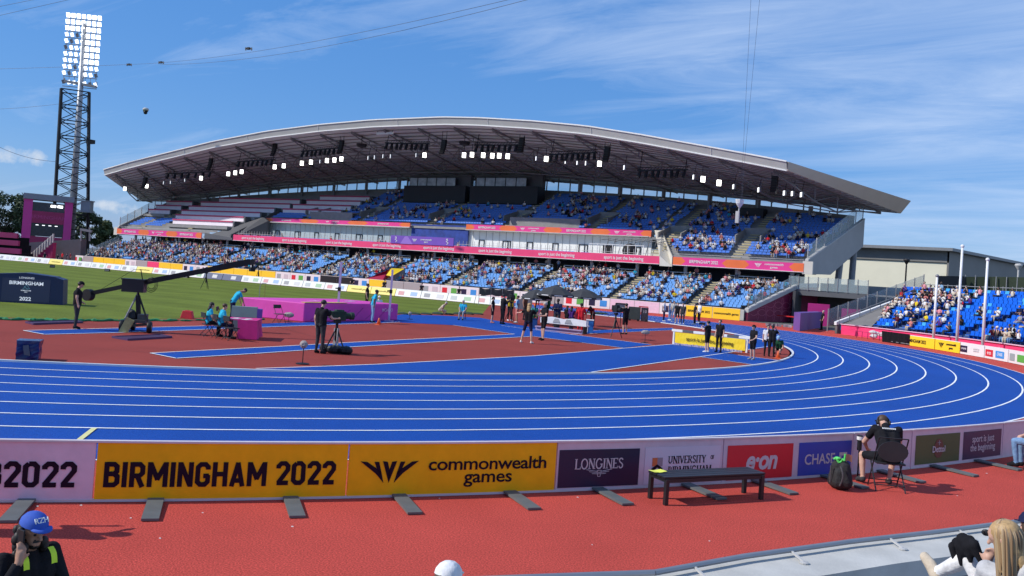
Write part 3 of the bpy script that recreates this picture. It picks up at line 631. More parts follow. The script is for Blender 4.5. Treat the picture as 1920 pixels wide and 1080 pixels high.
# TV studio deck on the terrace at the right
b = MB(); b.box((-2.2, 66.4, 6.6), (8., 2.2, .55)); dk = sp(b, 'studio_deck', BLACK)
b = MB()
for i in range(8): b.box((-6.1+i*1.1, 65.3, 7.5), (.07, .07, 1.3))
b.bar((-6.2, 65.3, 8.15), (1.7, 65.3, 8.15), .08); b.bar((-6.2, 65.3, 6.95), (1.7, 65.3, 6.95), .08); sp(b, 'deck_rail', WHITE, dk)
b = MB(); b.ball((-1., 66.8, 7.5), 1.1, (1, .6, .9)); sp(b, 'camera_cover', BLACK, dk); b = MB(); b.box((-4.2, 66.9, 7.5), (1.3, .6, 1.2)); sp(b, 'studio_monitor', BLACK, dk)
b = MB()
for i in range(9): b.tube((-5.8+i, 69, 6.6), (-5.2+i, 69, 9.2), .05, 5); b.tube((-5.8+i, 68, 8.9-.1*(i % 3)), (-4.6+i, 68.5, 9.1), .06, 5)
b.bar((-6, 67.5, 9.2), (3.4, 67.5, 9.2), .12); sp(b, 'lighting_frame', GREYM, dk)

# ---------------------------------------------------------------- people
def capsule_set(J, sh_w=1.):
    L = []
    def c(a, b, r1, r2, tg): L.append((Vector(a), Vector(b), r1, r2, tg))
    J = {k: Vector(v) for k, v in J.items()}
    sx = (J['shR']-J['shL']); sx.normalize(); hx = (J['hipR']-J['hipL']); hx.normalize()
    g = J.get('girth', Vector((1, 0, 0))).x
    for s in (-1, 1):
        c(J['che']+sx*.085*s, J['wai']+sx*.07*s, .112*g, .10*g, 'torso'); c(J['wai']+hx*.07*s, J['pel']+hx*.075*s, .10*g, .108*g, 'torso')
        c(J['pel']+hx*.07*s, J['hip'+'LR'[s > 0]], .11*g, .095*g, 'hip')
    c(J['che'], J['nek'], .10, .055, 'torso'); c(J['nek'], J['hed'], .052, .05, 'neck')
    for S in 'LR':
        c(J['che']+(J['sh'+S]-J['che'])*.45, J['sh'+S], .085, .062, 'torso'); c(J['sh'+S], J['el'+S], .06, .044, 'armU'); c(J['el'+S], J['wr'+S], .042, .028, 'armF')
        w, h = J['wr'+S], J['ha'+S]; d = (h-w); L0 = max(d.length, .03); d = d/L0; side = d.cross(Vector((0, 1, .2))); side = side.normalized() if side.length > .1 else Vector((1, 0, 0))
        c(w, w+d*.06, .03, .036, 'hand')
        for k in range(4): 
            o_ = side*(.026*(k-1.5)/1.5); fl = (.07, .082, .078, .06)[k]; n = d.cross(side)*.018
            c(w+d*.06+o_, w+d*(.06+fl*.6)+o_*1.15, .0105, .0095, 'hand'); c(w+d*(.06+fl*.6)+o_*1.15, w+d*(.06+fl)+o_*1.1+n, .0095, .008, 'hand')
        c(w+d*.02+side*.02, w+d*.065+side*.06, .012, .009, 'hand')
        c(J['hip'+S], J['kn'+S], .088*g, .057, 'thigh'); c(J['kn'+S], J['kn'+S].lerp(J['an'+S], .35), .055, .056, 'calf'); c(J['kn'+S].lerp(J['an'+S], .35), J['an'+S], .056, .036, 'calf')
        c(J['an'+S]+Vector((0, -.02, -.02)), J['an'+S].lerp(J['to'+S], .45), .044, .042, 'foot'); c(J['an'+S].lerp(J['to'+S], .45), J['to'+S], .043, .034, 'foot')
    H = J['hed']; up = (H-J['nek']).normalized(); fw = J.get('look', Vector((0, 1, 0))); fw = (fw-up*fw.dot(up)).normalized(); rt = fw.cross(up)
    c(H+up*.045-fw*.012, H+up*.05+fw*.018, .083, .079, 'head'); c(H-up*.01+fw*.015, H-up*.055+fw*.045, .066, .045, 'head')
    c(H+fw*.088+up*.03, H+fw*.108-up*.004, .010, .015, 'head')
    for s in (-1, 1): c(H+rt*.084*s+up*.03, H+rt*.086*s-up*.0, .018, .012, 'head'); c(H+rt*.02*s+fw*.082+up*.047, H+rt*.045*s+fw*.072+up*.047, .012, .012, 'head')
    return L, (H, up, fw, rt)
def JP(**kw):                               # standing pose, joint overrides in metres (x right, y forward)
    J = dict(pel=(0, 0, .95), wai=(0, 0, 1.1), che=(0, 0, 1.3), nek=(0, -.01, 1.48), hed=(0, .01, 1.60))
    for s, S in ((-1, 'L'), (1, 'R')): J.update({'sh'+S: (.185*s, -.01, 1.42), 'el'+S: (.235*s, -.04, 1.14), 'wr'+S: (.245*s, .03, .90), 'ha'+S: (.24*s, .06, .80), 'hip'+S: (.095*s, 0, .90), 'kn'+S: (.11*s, .015, .49), 'an'+S: (.12*s, -.02, .08), 'to'+S: (.14*s, .14, .035)})
    J.update(kw); return J
UPPER = ['wai', 'che', 'nek', 'hed', 'shL', 'shR', 'elL', 'elR', 'wrL', 'wrR', 'haL', 'haR']
def lean(J, deg, keys=UPPER, piv=None):
    p = Vector(piv or J['pel']); M = Matrix.Rotation(R_(-deg), 3, 'X')
    for k in keys: J[k] = tuple(p+M @ (Vector(J[k])-p))
    return J
def seated(h=.47, **kw):
    J = JP(); d = h+.10-.95
    for k in UPPER+['pel', 'hipL', 'hipR']: J[k] = (J[k][0], J[k][1], J[k][2]+d)
    for s, S in ((-1, 'L'), (1, 'R')): J.update({'hip'+S: (.1*s, .03, h+.08), 'kn'+S: (.13*s, .44, h+.05), 'an'+S: (.13*s, .42, .08), 'to'+S: (.14*s, .58, .035), 'el'+S: (.25*s, .08, h+.32), 'wr'+S: (.16*s, .30, h+.16), 'ha'+S: (.12*s, .38, h+.14)})
    J.update(kw); return J
DG = bpy.context.evaluated_depsgraph_get
def remesh(caps, vox, smooth=2):
    b = MB()
    for p, q, r1, r2, _t in caps:
        n = 8
        b.tube(p, q, r1, n, r2); b.ball(p, r1, n=n, k=6); b.ball(q, r2, n=n, k=6)
    o = b.build('tmp', []); md = o.modifiers.new('r', 'REMESH'); md.mode = 'VOXEL'; md.voxel_size = vox; md.use_smooth_shade = True
    if smooth: s_ = o.modifiers.new('s', 'SMOOTH'); s_.iterations = smooth; s_.factor = .5
    ev = o.evaluated_get(DG()); me = bpy.data.meshes.new_from_object(ev); old = o.data
    bpy.data.objects.remove(o); bpy.data.meshes.remove(old); return me
def classify(me, caps):
    nf = len(me.polygons); C = np.empty(nf*3); me.polygons.foreach_get('center', C); C = C.reshape(-1, 3)
    best = np.full(nf, 1e9); idx = np.zeros(nf, int); tt = np.zeros(nf)
    for i, (p, q, r1, r2, _t) in enumerate(caps):
        p, q = np.array(p), np.array(q); d = q-p; L2 = max(d @ d, 1e-9); t = np.clip(((C-p) @ d)/L2, 0, 1)
        ds = np.linalg.norm(C-(p+t[:, None]*d), axis=1)-(r1+(r2-r1)*t)
        k = ds < best; best[k] = ds[k]; idx[k] = i; tt[k] = t[k]
    return idx, tt
def garment(me, sel, off, name, m, parent):
    nv = len(me.vertices); V = np.empty(nv*3); me.vertices.foreach_get('co', V); V = V.reshape(-1, 3)
    Nn = np.empty(nv*3); me.vertices.foreach_get('normal', Nn); Nn = Nn.reshape(-1, 3)
    fs = [tuple(p.vertices) for p, s in zip(me.polygons, sel) if s]
    if not fs: return None
    used = sorted({v for f in fs for v in f}); mp_ = {v: i for i, v in enumerate(used)}
    P = V[used]+Nn[used]*off
    nm = bpy.data.meshes.new(name); nm.from_pydata(P.tolist(), [], [tuple(mp_[v] for v in f) for f in fs]); nm.materials.append(m)
    nm.polygons.foreach_set('use_smooth', [True]*len(fs)); nm.update()
    o = bpy.data.objects.new(name, nm); COL.objects.link(o); o.parent = parent; return o
def person(label, loc, rz, J=None, h=1.75, top='black', legs='black', skin=0, hair='dark', hairdo='short', cap=None, shoes='black', sleeve='short', shorts=False, vox=.024, group=None, eyes=False, name='person', capdir=1, skirt=False, extra=None, beard=False):
    J = J or JP(); caps, (H, up, fw, rt) = capsule_set(J)
    if extra: caps += extra
    me = remesh(caps, vox); me.name = name
    me.materials.append(SKIN[skin]); o = bpy.data.objects.new(name, me); COL.objects.link(o)
    k = h/1.75; o.scale = (k, k, k); o.location = loc; o.rotation_euler = (0, 0, rz); tag(o, label, 'person', group)
    idx, tt = classify(me, caps); tg = np.array([c[4] for c in caps])[idx]
    up_sel = (tg == 'torso') | ((tg == 'armU') & ((sleeve == 'long') | (tt < .62) & (sleeve == 'short') | (tt < .1))) | ((tg == 'armF') & (sleeve == 'long') & (tt < .95))
    lo_sel = (tg == 'hip') | (tg == 'thigh') & ((not shorts) | (tt < .86)) | (tg == 'calf') & (not shorts)
    e = max(.007, vox*.32)
    garment(me, up_sel, e*1.35, 'jacket' if sleeve == 'long' else 'shirt', fab(top, None) if top in FAB else top, o)
    garment(me, lo_sel, e, 'shorts' if shorts else 'trousers', FAB[legs], o)
    garment(me, tg == 'foot', e, 'shoes', FAB[shoes], o)
    M3 = Matrix((rt, fw, up)).transposed()
    if beard:
        nf = len(me.polygons); C = np.empty(nf*3); me.polygons.foreach_get('center', C); C = C.reshape(-1, 3)-np.array(H); fz, uz, rz2 = C @ np.array(fw), C @ np.array(up), C @ np.array(rt)
        sel = (tg == 'head') & (((uz < -.062) & (fz > .005)) | ((uz < -.02) & (fz > -.01) & (fz < .06) & (abs(rz2) > .055)) | ((uz > -.042) & (uz < -.018) & (fz > .07) & (abs(rz2) < .042)))
        garment(me, sel, .005, 'beard', HAIR[hair], o)
    if hairdo:
        b = MB(); T = M3.to_4x4()
        c0 = H+up*.062-fw*.02
        if not cap: b.ball(c0, 1, (.094, .104, .088), 14, 9, T)
        else: b.ball(c0-up*.03-fw*.012, 1, (.092, .098, .075), 14, 9, T)
        if hairdo == 'long':
            b.ball(H-fw*.05-up*.04, 1, (.095, .06, .14), 12, 9, T); b.ball(H-fw*.065-up*.14, 1, (.085, .045, .11), 12, 8, T)
        if hairdo == 'pony': b.ball(H-fw*.10-up*.02, 1, (.03, .04, .09), 8, 6, T)
        if hairdo == 'bun': b.ball(H-fw*.09+up*.10, 1, (.05, .05, .05), 8, 6, T)
        if hairdo != 'face':
            ob = b.build('hair', HAIR[hair], o, True)
            # keep the face free: drop hair faces in front of the brow
            bm = bmesh.new(); bm.from_mesh(ob.data); dl = [f for f in bm.faces if (f.calc_center_median()-H).dot(fw) > .045 and (f.calc_center_median()-H).dot(up) < .105]
            bmesh.ops.delete(bm, geom=dl, context='FACES'); bm.to_mesh(ob.data); bm.free()
    if cap:
        b = MB(); T = M3.to_4x4(); n = 16
        vs = []; 
        for j in range(5):
            a = math.pi/2*j/4
            for i in range(n): t = 2*math.pi*i/n; vs.append(H+up*.07-fw*.006+M3 @ Vector((.096*math.cos(t)*math.cos(a), .110*math.sin(t)*math.cos(a), .092*math.sin(a))))
        b.add(vs, [(j*n+i, j*n+(i+1) % n, (j+1)*n+(i+1) % n, (j+1)*n+i) for j in range(4) for i in range(n)])
        br = [H+up*(.072-.02*abs(math.cos(t))*0)+M3 @ Vector((.078*math.cos(t), capdir*(.085+.075*math.sin(t)), -.004*math.sin(t))) for t in np.linspace(0, math.pi, 9)]
        b.prism(br+[H+up*.072+M3 @ Vector((0, capdir*.07, 0))], up*.008)
        b.build('cap', FAB[cap], o, True)
    if eyes:
        b = MB(); [b.ball(H+rt*.033*s+fw*.079+up*.03, .0125, n=8, k=6) for s in (-1, 1)]; b.build('eyes', BLACK, o, True)
    return o

# ---------------------------------------------------------------- seated spectators and seats
def lowpoly_person(rs):
    # coarse seated figure, seat at the origin, facing +Y, colours: 0 skin 1 top 2 legs 3 hair
    b = MB(); ln = rs.uniform(-.05, .14); tw = rs.uniform(-.06, .06)
    b.m = 1; b.lathe([(.15, .02), (.165, .2), (.185, .42), (.16, .52), (.07, .58)], (0, 0, 0), 6)
    b.v = [(x*1.12, y*.66+z*ln*.6, z) for x, y, z in b.v]
    b.m = 2
    for s in (-1, 1): b.tube((.1*s, .02, .07), (.12*s+tw, .44, .09), .085, 5, .065); b.tube((.12*s+tw, .44, .09), (.12*s+tw, .42, -.36), .06, 5, .045)
    b.m = 1
    p = rs.random()
    for s in (-1, 1):
        e = (.27*s, .08, .27); b.tube((.2*s, .02+ln*.3, .5), e, .058, 5, .045); b.m = 0
        w = (.1*s, .34, .2) if p < .6 else ((.08*s, .28, .5) if p < .8 else (.12*s, .12, .62)); b.tube(e, w, .042, 5, .03); b.m = 1
    b.m = 0; hy = ln*.6+.03; b.ball((0, hy, .73), .1, (.9, 1, 1.15), 7, 5); b.m = 3
    b.ball((0, hy-.025, .765), .108, (.95, 1, .95), 7, 5)
    if rs.random() < .35: b.ball((0, hy-.07, .64), .09, (.95, .6, 1.4), 6, 4)
    return b
CR = random.Random(21)
LP = [lowpoly_person(CR) for _ in range(6)]
TOPS = ['white']*9+['cream']*4+['black']*6+['charcoal', 'navy', 'navy', 'grey', 'grey', 'pink', 'pink', 'salmon', 'salmon', 'red', 'lightblue', 'beige', 'turquoise', 'maroon', 'yellow', 'purple']
HAT = ['dark']*4+['brown']*2+['blond', 'grey', 'white', 'white', 'white', 'cream', 'black', 'black', 'navy']
HM = lambda n: HAIR[n] if n in HAIR else FAB[n]
SEATC = dict(main=mat('seat_blue', (.15, .34, .66), .28, .12, .3), bright=mat('seat_bright_blue', (.004, .115, .60), .35, .1, 1), light=mat('seat_light_blue', (.06, .36, .66), .35, .08, 1), upper=mat('seat_blue_shaded', (.045, .17, .58), .4, .12, .3))  # upper seats: the same blue darkened to carry the roof's shade
def seat_mb(b, M, full=True):
    def bx(c, d, rx_=0.):
        T = M @ Matrix.Translation(c) @ Matrix.Rotation(rx_, 4, 'X'); b.box((0, 0, 0), d, M=T)
    bx((0, .04, .40), (.44, .38, .05)); bx((0, -.17, .545), (.43, .05, .25), R_(10))
    if full: bx((0, -.02, .2), (.06, .25, .36)); bx((0, -.197, .69), (.36, .045, .04), R_(10))
SPOTS = []     # (position, facing rz, stand, row, light?, occupied, shade)
def cl(x, y, s):  # clustered occupancy
    return .5+.5*math.sin(x*.55+1.7*math.sin(y*.9+s)+s)*math.cos(x*.21-y*.7+s*2)
for i in range(12):
    y = 57.3+i*.75; z = 1.0+i*.27; x0, x1 = lx(y); x = x0+.6+CR.uniform(-.2, .2)
    while x < x1-.3:
        if all(abs(x-a) > .85 for a in AISLES):
            d = .80 if x < -80 else .60 if x < -50 else .58 if x < -10 else .56
            q = cl(x, y, 3); oc = CR.random() < d*(.30+1.4*q*q)
            SPOTS.append(((x, y, z), math.pi, 'lower', i, 'main', oc))
        x += .5
for (x0, x1, y0) in ((-108, -98.2, 66.6), (-75, 0., 72.9), (.6, 24, 66.3)):
    x = x0
    RJ = [CR.uniform(-.2, .2) for _ in range(40)]
    while x < x1:
        y = y0; r = 0
        lim = 69.8 if x0 == -108 else Yb(x)-1.2
        while y < lim:
            press = (-53 < x < -24.8 and y > 81.6) or (-66 < x < -56 and y < 75.6) or (-24 < x < -12 and y < 75.6) or (-75.3 < x < -60.3 and y > 74.6) or (8 < x < 13 and y > 79)
            edge = x > ex1(y)-.8 or (x0 > 0 and x < exm(y)+.4)
            if not press and not edge and all(abs(x-a) > .95 and not (abs(x-a) < 1.9 and (74.3 if a < 2 else 69.8) < y < (78.7 if a < 2 else 74.2)) for a in UA):
                q = cl(x*.8, y*.9, 7); near = x > .6
                oc = CR.random() < ((.36 if y < 73 else .26) if near else .26 if x > -62 else 0)*(.2+1.5*q*q) and x0 > -100
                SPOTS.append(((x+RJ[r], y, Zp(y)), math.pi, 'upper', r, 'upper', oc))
            y += .8; r += 1
        x += .5
for x0, x1 in ((-75.5, -42), (-29.5, -7)):
    for r in range(2):
        x = x0
        while x < x1:
            if int(x*2) % 18 > 1: SPOTS.append(((x, 66.2+r*.9, 6.1+r*.3), math.pi, 'terrace', r, 'main', CR.random() < .06))
            x += .52
# the curved temporary stand on the right
RS0, RZ0, RROWS = 53.2, .75, 13
RA0, RA1 = 55.2, 18.
RAIS = [47.6, 39.6, 31.8, 24.]
def rz_(i): return RZ0+i*.275
for i in range(RROWS):
    r = RS0+.35+i*.66; st = .5/r; a = R_(RA0-1.1-CR.uniform(0, .5))
    a = R_(50.6+i*.40-CR.uniform(0, .4))
    while a > R_(RA1):
        if all(abs(a-R_(v))*r > .7 for v in RAIS):
            ad = math.degrees(a); q = cl(ad*1.3, i*1.1, 1.2); dn_ = .95 if (ad > 46.5 and i > 5) else .5 if ad > 48 else .20 if ad > 40 else .55
            if i == 12: dn_ = .25
            SPOTS.append(((r*math.cos(a), r*math.sin(a), rz_(i)), a+math.pi/2, 'curved', i, 'light' if CR.random() < .09 else 'bright', CR.random() < dn_*(.15+1.6*q*q)))
        a -= st
# split: the nearest become individuals, the rest one mass each
def tri(M, V): return [tuple(M @ Vector(v)) for v in V]
CAMH = lambda p: (Vector(p)-CAM).length
occ = sorted([s for s in SPOTS if s[5]], key=lambda s: CAMH(s[0])); emp = sorted([s for s in SPOTS if not s[5]], key=lambda s: CAMH(s[0]))
NP_, NS_ = 240, 295
ORD = ['front', 'second', 'third', 'fourth', 'fifth', 'sixth', 'seventh', 'eighth', 'ninth', 'tenth', 'eleventh', 'twelfth', 'thirteenth', 'fourteenth', 'fifteenth', 'sixteenth', 'seventeenth', 'eighteenth']
def nth(n): return ORD[n-1].replace('front', 'first') if n <= 18 else '%d%s' % (n, 'th' if n % 100 in (11, 12, 13) else {1: 'st', 2: 'nd', 3: 'rd'}.get(n % 10, 'th'))
def ordkey(s): return (-math.atan2(s[0][1], s[0][0])) if s[2] == 'curved' else s[0][0]
rowpos = {}
for s in occ: rowpos.setdefault((s[2], s[3]), []).append(s)
for v in rowpos.values(): v.sort(key=ordkey)
pm = {}
def person_mesh(v, t, l, hcol, sk):
    k = (v, t, l, hcol, sk)
    if k not in pm:
        b = LP[v]; me = bpy.data.meshes.new('person'); me.from_pydata(b.v, [], b.f)
        for M in (SKIN[sk], FAB[t], FAB[l], HM(hcol)): me.materials.append(M)
        me.polygons.foreach_set('material_index', b.mi); me.polygons.foreach_set('use_smooth', [True]*len(b.f)); me.update(); pm[k] = me
    return pm[k]
crowd = {}      # material -> (verts, faces)
SN = dict(curved='curved stand', lower="grandstand's lower tier", upper="grandstand's upper tier", terrace="grandstand terrace")
WHTOP = ['white']*9+['cream', 'pink', 'beige', 'salmon']
for n, s in enumerate(occ):
    v = CR.randrange(6); t = CR.choice(TOPS if s[2] != 'curved' else TOPS+['white']*4+['cream', 'pink']*2+['black']*2); l = CR.choice(['black', 'navy', 'jeans', 'grey', 'beige', 'charcoal']); hc = CR.choice(HAT); sk = CR.choice([0, 0, 0, 1, 1, 2, 3])
    z = s[0][2]+.42; rz = s[1]+CR.uniform(-.35, .35)
    if n < NP_:
        o = bpy.data.objects.new('person', person_mesh(v, t, l, hc, sk)); COL.objects.link(o); o.location = (s[0][0], s[0][1], z); o.rotation_euler = (0, 0, rz)
        k = CR.uniform(.86, .98); o.scale = (k, k, k); row = rowpos[(s[2], s[3])]; i = row.index(s)+1; j = len(row)-i+1
        hw = {'white': 'white hat', 'cream': 'cream hat', 'black': 'black cap', 'navy': 'navy cap'}.get(hc, hc+' hair')
        tag(o, '%s top, %s, %s row of the %s, %s from the %s' % (t, hw, ORD[s[3]], SN[s[2]], nth(min(i, j)), 'left' if i <= j else 'right'), 'person', 'spectators in the '+SN[s[2]])
    else:
        b = LP[v]; M = Matrix.Translation((s[0][0], s[0][1], z)) @ Matrix.Rotation(rz, 4, 'Z') @ Matrix.Scale(CR.uniform(.86, .98), 4); P = tri(M, b.v)
        ms = (SKIN[sk].name, FAB[t].name, FAB[l].name, HM(hc).name)
        base = len(crowd.setdefault('v', [])); crowd['v'] += P; crowd.setdefault('f', []); crowd.setdefault('m', [])
        crowd['f'] += [tuple(base+q for q in f) for f in b.f]; crowd['m'] += [ms[q] for q in b.mi]
# a few standing spectators by the rails belong to the crowd too
for x in np.arange(-103, 17, .9):
    if CR.random() < .35:
        b = LP[CR.randrange(6)]; M = Matrix.Translation((x, 66.2, 5.05)) @ Matrix.Rotation(math.pi+CR.uniform(-.8, .8), 4, 'Z'); P = tri(M, b.v); base = len(crowd['v']); crowd['v'] += P; t = CR.choice(TOPS); ms = (SKIN[0].name, FAB[t].name, FAB['navy'].name, HAIR['brown'].name)
        crowd['f'] += [tuple(base+q for q in f) for f in b.f]; crowd['m'] += [ms[q] for q in b.mi]
names = sorted(set(crowd['m'])); me = bpy.data.meshes.new('crowd'); me.from_pydata(crowd['v'], [], crowd['f'])
for n in names: me.materials.append(bpy.data.materials[n])
ix = {n: i for i, n in enumerate(names)}; me.polygons.foreach_set('material_index', [ix[q] for q in crowd['m']]); me.update()
o = bpy.data.objects.new('crowd', me); COL.objects.link(o); tag(o, 'mass of distant spectators filling the grandstand tiers', 'crowd', kind='stuff'); del crowd
sm = {}
for c in ('bright', 'light', 'main', 'upper'):
    b = MB(); seat_mb(b, Matrix.Identity(4)); me = bpy.data.meshes.new('stadium_seat'); me.from_pydata(b.v, [], b.f); me.materials.append(SEATC[c]); me.update(); sm[c] = me
rest = {c: MB() for c in SEATC}
SL = dict(bright='empty vivid blue plastic seat in the curved stand beside the bend', light='empty pale blue plastic seat in the curved stand beside the bend', main='empty blue plastic seat in the lower tier of the grandstand', upper='empty blue plastic seat, coloured darker for shade, in the upper tier')
for n, s in enumerate(emp):
    if n < NS_:
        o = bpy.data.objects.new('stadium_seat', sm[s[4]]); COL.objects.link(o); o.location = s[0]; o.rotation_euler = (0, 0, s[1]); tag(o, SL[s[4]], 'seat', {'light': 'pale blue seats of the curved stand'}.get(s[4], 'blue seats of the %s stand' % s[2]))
    else: seat_mb(rest[s[4]], Matrix.Translation(s[0]) @ Matrix.Rotation(s[1], 4, 'Z'), False)
for s in occ: seat_mb(rest[s[4]], Matrix.Translation(s[0]) @ Matrix.Rotation(s[1], 4, 'Z'), False)
al = MB()
for i, c in enumerate(SEATC):
    al.m = i; al.add(rest[c].v, rest[c].f)
tag(al.build('seat_rows', [SEATC[c] for c in SEATC]), 'rows of blue plastic seats filling the stands', 'seats', kind='stuff'); del al, rest

# ---------------------------------------------------------------- curved stand on the right
def pol(r, deg, z=0.): return Vector((r*math.cos(R_(deg)), r*math.sin(R_(deg)), z))
CS = thing('temporary_stand', 'curved open-air stand of vivid blue seats behind the right-hand bend', 'stand')
b = MB(); n = 40
for i in range(RROWS):
    r0 = RS0+i*.66; r1 = r0+.66; z = rz_(i)
    A = [pol(r0, RA0+(RA1-RA0)*k/n, 0) for k in range(n+1)]; B = [pol(r1, RA0+(RA1-RA0)*k/n, 0) for k in range(n+1)]
    zz = lambda v, q: Vector((v.x, v.y, q))
    vs = [zz(v, z-.4) for v in A]+[zz(v, z) for v in A]+[zz(v, z) for v in B]; k1 = n+1
    b.add(vs, [(k, k+1, k+1+k1, k+k1) for k in range(n)]+[(k+k1, k+1+k1, k+1+2*k1, k+2*k1) for k in range(n)])
b.build('terrace', mat('stand_deck', (.035, .07, .20), .6, .2, 1), CS)
b = MB(); A = [pol(RS0+i*.66, RA0-.4-.04*i, rz_(i)+.03) for i in range(RROWS)]; Bq = [pol(RS0+i*.66, 50.9+i*.40, rz_(i)+.03) for i in range(RROWS)]
b.sheet([A, Bq]); b.build('side_slab', mat('slab_grey', (.17, .16, .15), .8, .15, .6), CS)
b = MB()
for a in RAIS:
    for i in range(RROWS):
        p = pol(RS0+.33+i*.66, a, rz_(i)+.06); b.box(p, (.4, 1.0, .12), R_(a))
b.build('aisle_steps', mat('aisle_blue_grey', (.10, .17, .30), .7, .2, 1), CS)
SW = mat('stand_side', (.13, .12, .115), .8, .15, .6)
b = MB(); b.prism([pol(RS0-.3, RA0-.4, 0), pol(61.9, RA0-.9, 0), pol(61.9, RA0-.9, 3.9), pol(RS0-.3, RA0-.4, .75)], pol(1, RA0+90)*.25); sw = b.build('side_wall', SW, CS)
b = MB(); b.prism([pol(RS0-.4, RA0-.4, .76), pol(61.9, RA0-.9, 3.92), pol(61.9, RA0-.9, 4.32), pol(RS0-.4, RA0-.4, 1.05)], pol(1, RA0+90)*.3); b.build('coping', WHITE, sw)
b = MB(); b.tube(pol(RS0-.3, RA0-.6, 1.35), pol(61.8, RA0-1.1, 4.75), .035, 6)
for i in range(9): t = i/8; p = pol(RS0-.3, RA0-.6, .8).lerp(pol(61.8, RA0-1.1, 4.), t); b.tube(p, p+Vector((0, 0, .72)), .03, 6)
b.build('handrail', GREYM, CS)
b = MB()
for k in range(n):
    a0, a1 = RA0-1+(RA1-RA0)*k/n, RA0-1+(RA1-RA0)*(k+1)/n
    b.prism([pol(RS0-.35, a0, 0), pol(RS0-.35, a1, 0), pol(RS0-.35, a1, .85), pol(RS0-.35, a0, .85)], pol(.12, (a0+a1)/2))
fw_ = b.build('front_hoarding', PINK, CS)
b = MB()
for k in range(n):
    a0, a1 = RA0-1+(RA1-RA0)*k/n, RA0-1+(RA1-RA0)*(k+1)/n
    b.bar(pol(RS0-.38, a0, .9), pol(RS0-.38, a1, .9), .18, .06)
b.build('trim', mat('pale_pink_trim', (.75, .5, .6), .5), fw_)
for k in range(12):
    a = RA0-3-k*2.6; F = frame(pol(RS0-.355, a, .55), (math.sin(R_(a)), -math.cos(R_(a)), 0), (0, 0, 1))
    if k % 3 == 1: text('commonwealth games', .2, F, mat('pale_ink', (.85, .6, .75), .5), fw_)
b = MB()
for k in range(n):
    a0, a1 = RA0-1+(RA1-RA0)*k/n, RA0-1+(RA1-RA0)*(k+1)/n
    b.bar(pol(62.0, a0, 5.0), pol(62.0, a1, 5.0), .06); b.tube(pol(62.0, a0, 3.9), pol(62., a0, 5.1), .04, 6)
b.build('back_rail', GREYM, CS)
# fence and dark screen behind the stand
FE = mat('green_mesh_fence', (.022, .036, .018), .8, .2, 3)
t = thing('fence', 'tall dark green mesh fence behind the top of the curved stand', 'fence', pol(63.5, 38))
def tp_(b, name, m, par, **k):
    L = par.location; b.v = [(x-L.x, y-L.y, z-L.z) for x, y, z in b.v]; return b.build(name, m, par, **k)
b = MB(); pts = [gp(1806, 555, 3.9), pol(65.5, 41), pol(66., 36), pol(66., 20)]
A = [dp(1808, 560, 83), dp(1860, 566, 82), dp(1925, 572, 80), dp(2060, 590, 76)]; Bz = [dp(1806, 519, 83), dp(1860, 519, 82), dp(1925, 520, 80), dp(2060, 524, 76)]
b.sheet([A, Bz]); tp_(b, 'mesh_panel', FE, t)
for i in range(7):
    p = A[0].lerp(A[2], i/6); b = MB(); b.tube((p.x, p.y, 0), (p.x, p.y, Bz[1].z+.05), .05, 6); tp_(b, 'post', GREYM, t)
p0, p1 = dp(1757, 553, 82), dp(1810, 558, 82); s_ = thing('dark_screen', 'black rectangular screen back standing above the curved stand, left of the green fence', 'screen', (p0.x, p0.y, 0))
b = MB(); b.prism([p0, p1, dp(1808, 518, 82), dp(1756, 517, 82)], (.1, .8, 0)); tp_(b, 'screen_panel', mat('screen_black', (.006, .008, .012), .5, .2, 1), s_)
for p in (p0.lerp(p1, .15), p0.lerp(p1, .85)): b = MB(); b.tube((p.x, p.y+.3, 0), (p.x, p.y+.3, p.z+.2), .09, 8); tp_(b, 'post', BLACK, s_)
# flagpoles
for k, (x, yt, yb, a) in enumerate(((1750.2, 518.5, 634, 'shortest'), (1794, 463, 641, 'middle'), (1842.5, 488, 647, 'right-hand'))):
    p = gp(x, yb, .7); d = ray(x+(yb-yt)*.055, yt); tt_ = ((p.x-CAM.x)**2+(p.y-CAM.y)**2)**.5/((d.x**2+d.y**2)**.5); z = CAM.z+d.z*tt_
    fp = thing('flagpole', '%s of the three bare white flagpoles in front of the curved stand' % a, 'flagpole', (p.x, p.y, 0), group='white flagpoles')
    b = MB(); b.tube((0, 0, 0), (0, 0, z), .105, 12, .075); b.build('pole', WHITE, fp, True); b = MB(); b.ball((0, 0, z+.05), .13); b.build('finial', WHITE if k else GREYM, fp, True)
    b = MB(); b.lathe([(.25, 0), (.25, .06), (.16, .12)]); b.build('base_plate', GREYM, fp)
# sports hall
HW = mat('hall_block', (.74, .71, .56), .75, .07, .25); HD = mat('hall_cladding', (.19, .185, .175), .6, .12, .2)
H0 = Vector((30.9, 125.2, 0)); hl = thing('sports_hall', 'large low sports hall with cream block wall and thin white roof overhang beyond the stand', 'building', H0)
b = MB(); b.box((4, 127, 5.2), (54, 3.5, 10.4)); b.v = [(x, y, z) for x, y, z in b.v]; fwl = tp_(b, 'front_wall', HW, hl)
b = MB()
for i in range(15): b.box((4, 125.22, .7+i*.62), (54, .02, .06))
for i in range(44): b.box((-22+i*1.24, 125.22, 4.8), (.06, .02, 9.6))
tp_(b, 'block_joints', mat('joint_grey', (.25, .23, .18), .8), fwl)
b = MB(); b.box((4, 125.6, 11.5), (54, 1.2, 2.0)); tp_(b, 'shaded_cladding', HD, hl)  # band coloured dark for the shade under the eaves
b = MB(); b.prism([(31.02, 125.0, 0), (31.02, 125.0, 12.4), (50, 205, 12.4), (50, 205, 0)], (-.3, 0, 0)); sdw = tp_(b, 'side_wall', HD, hl)
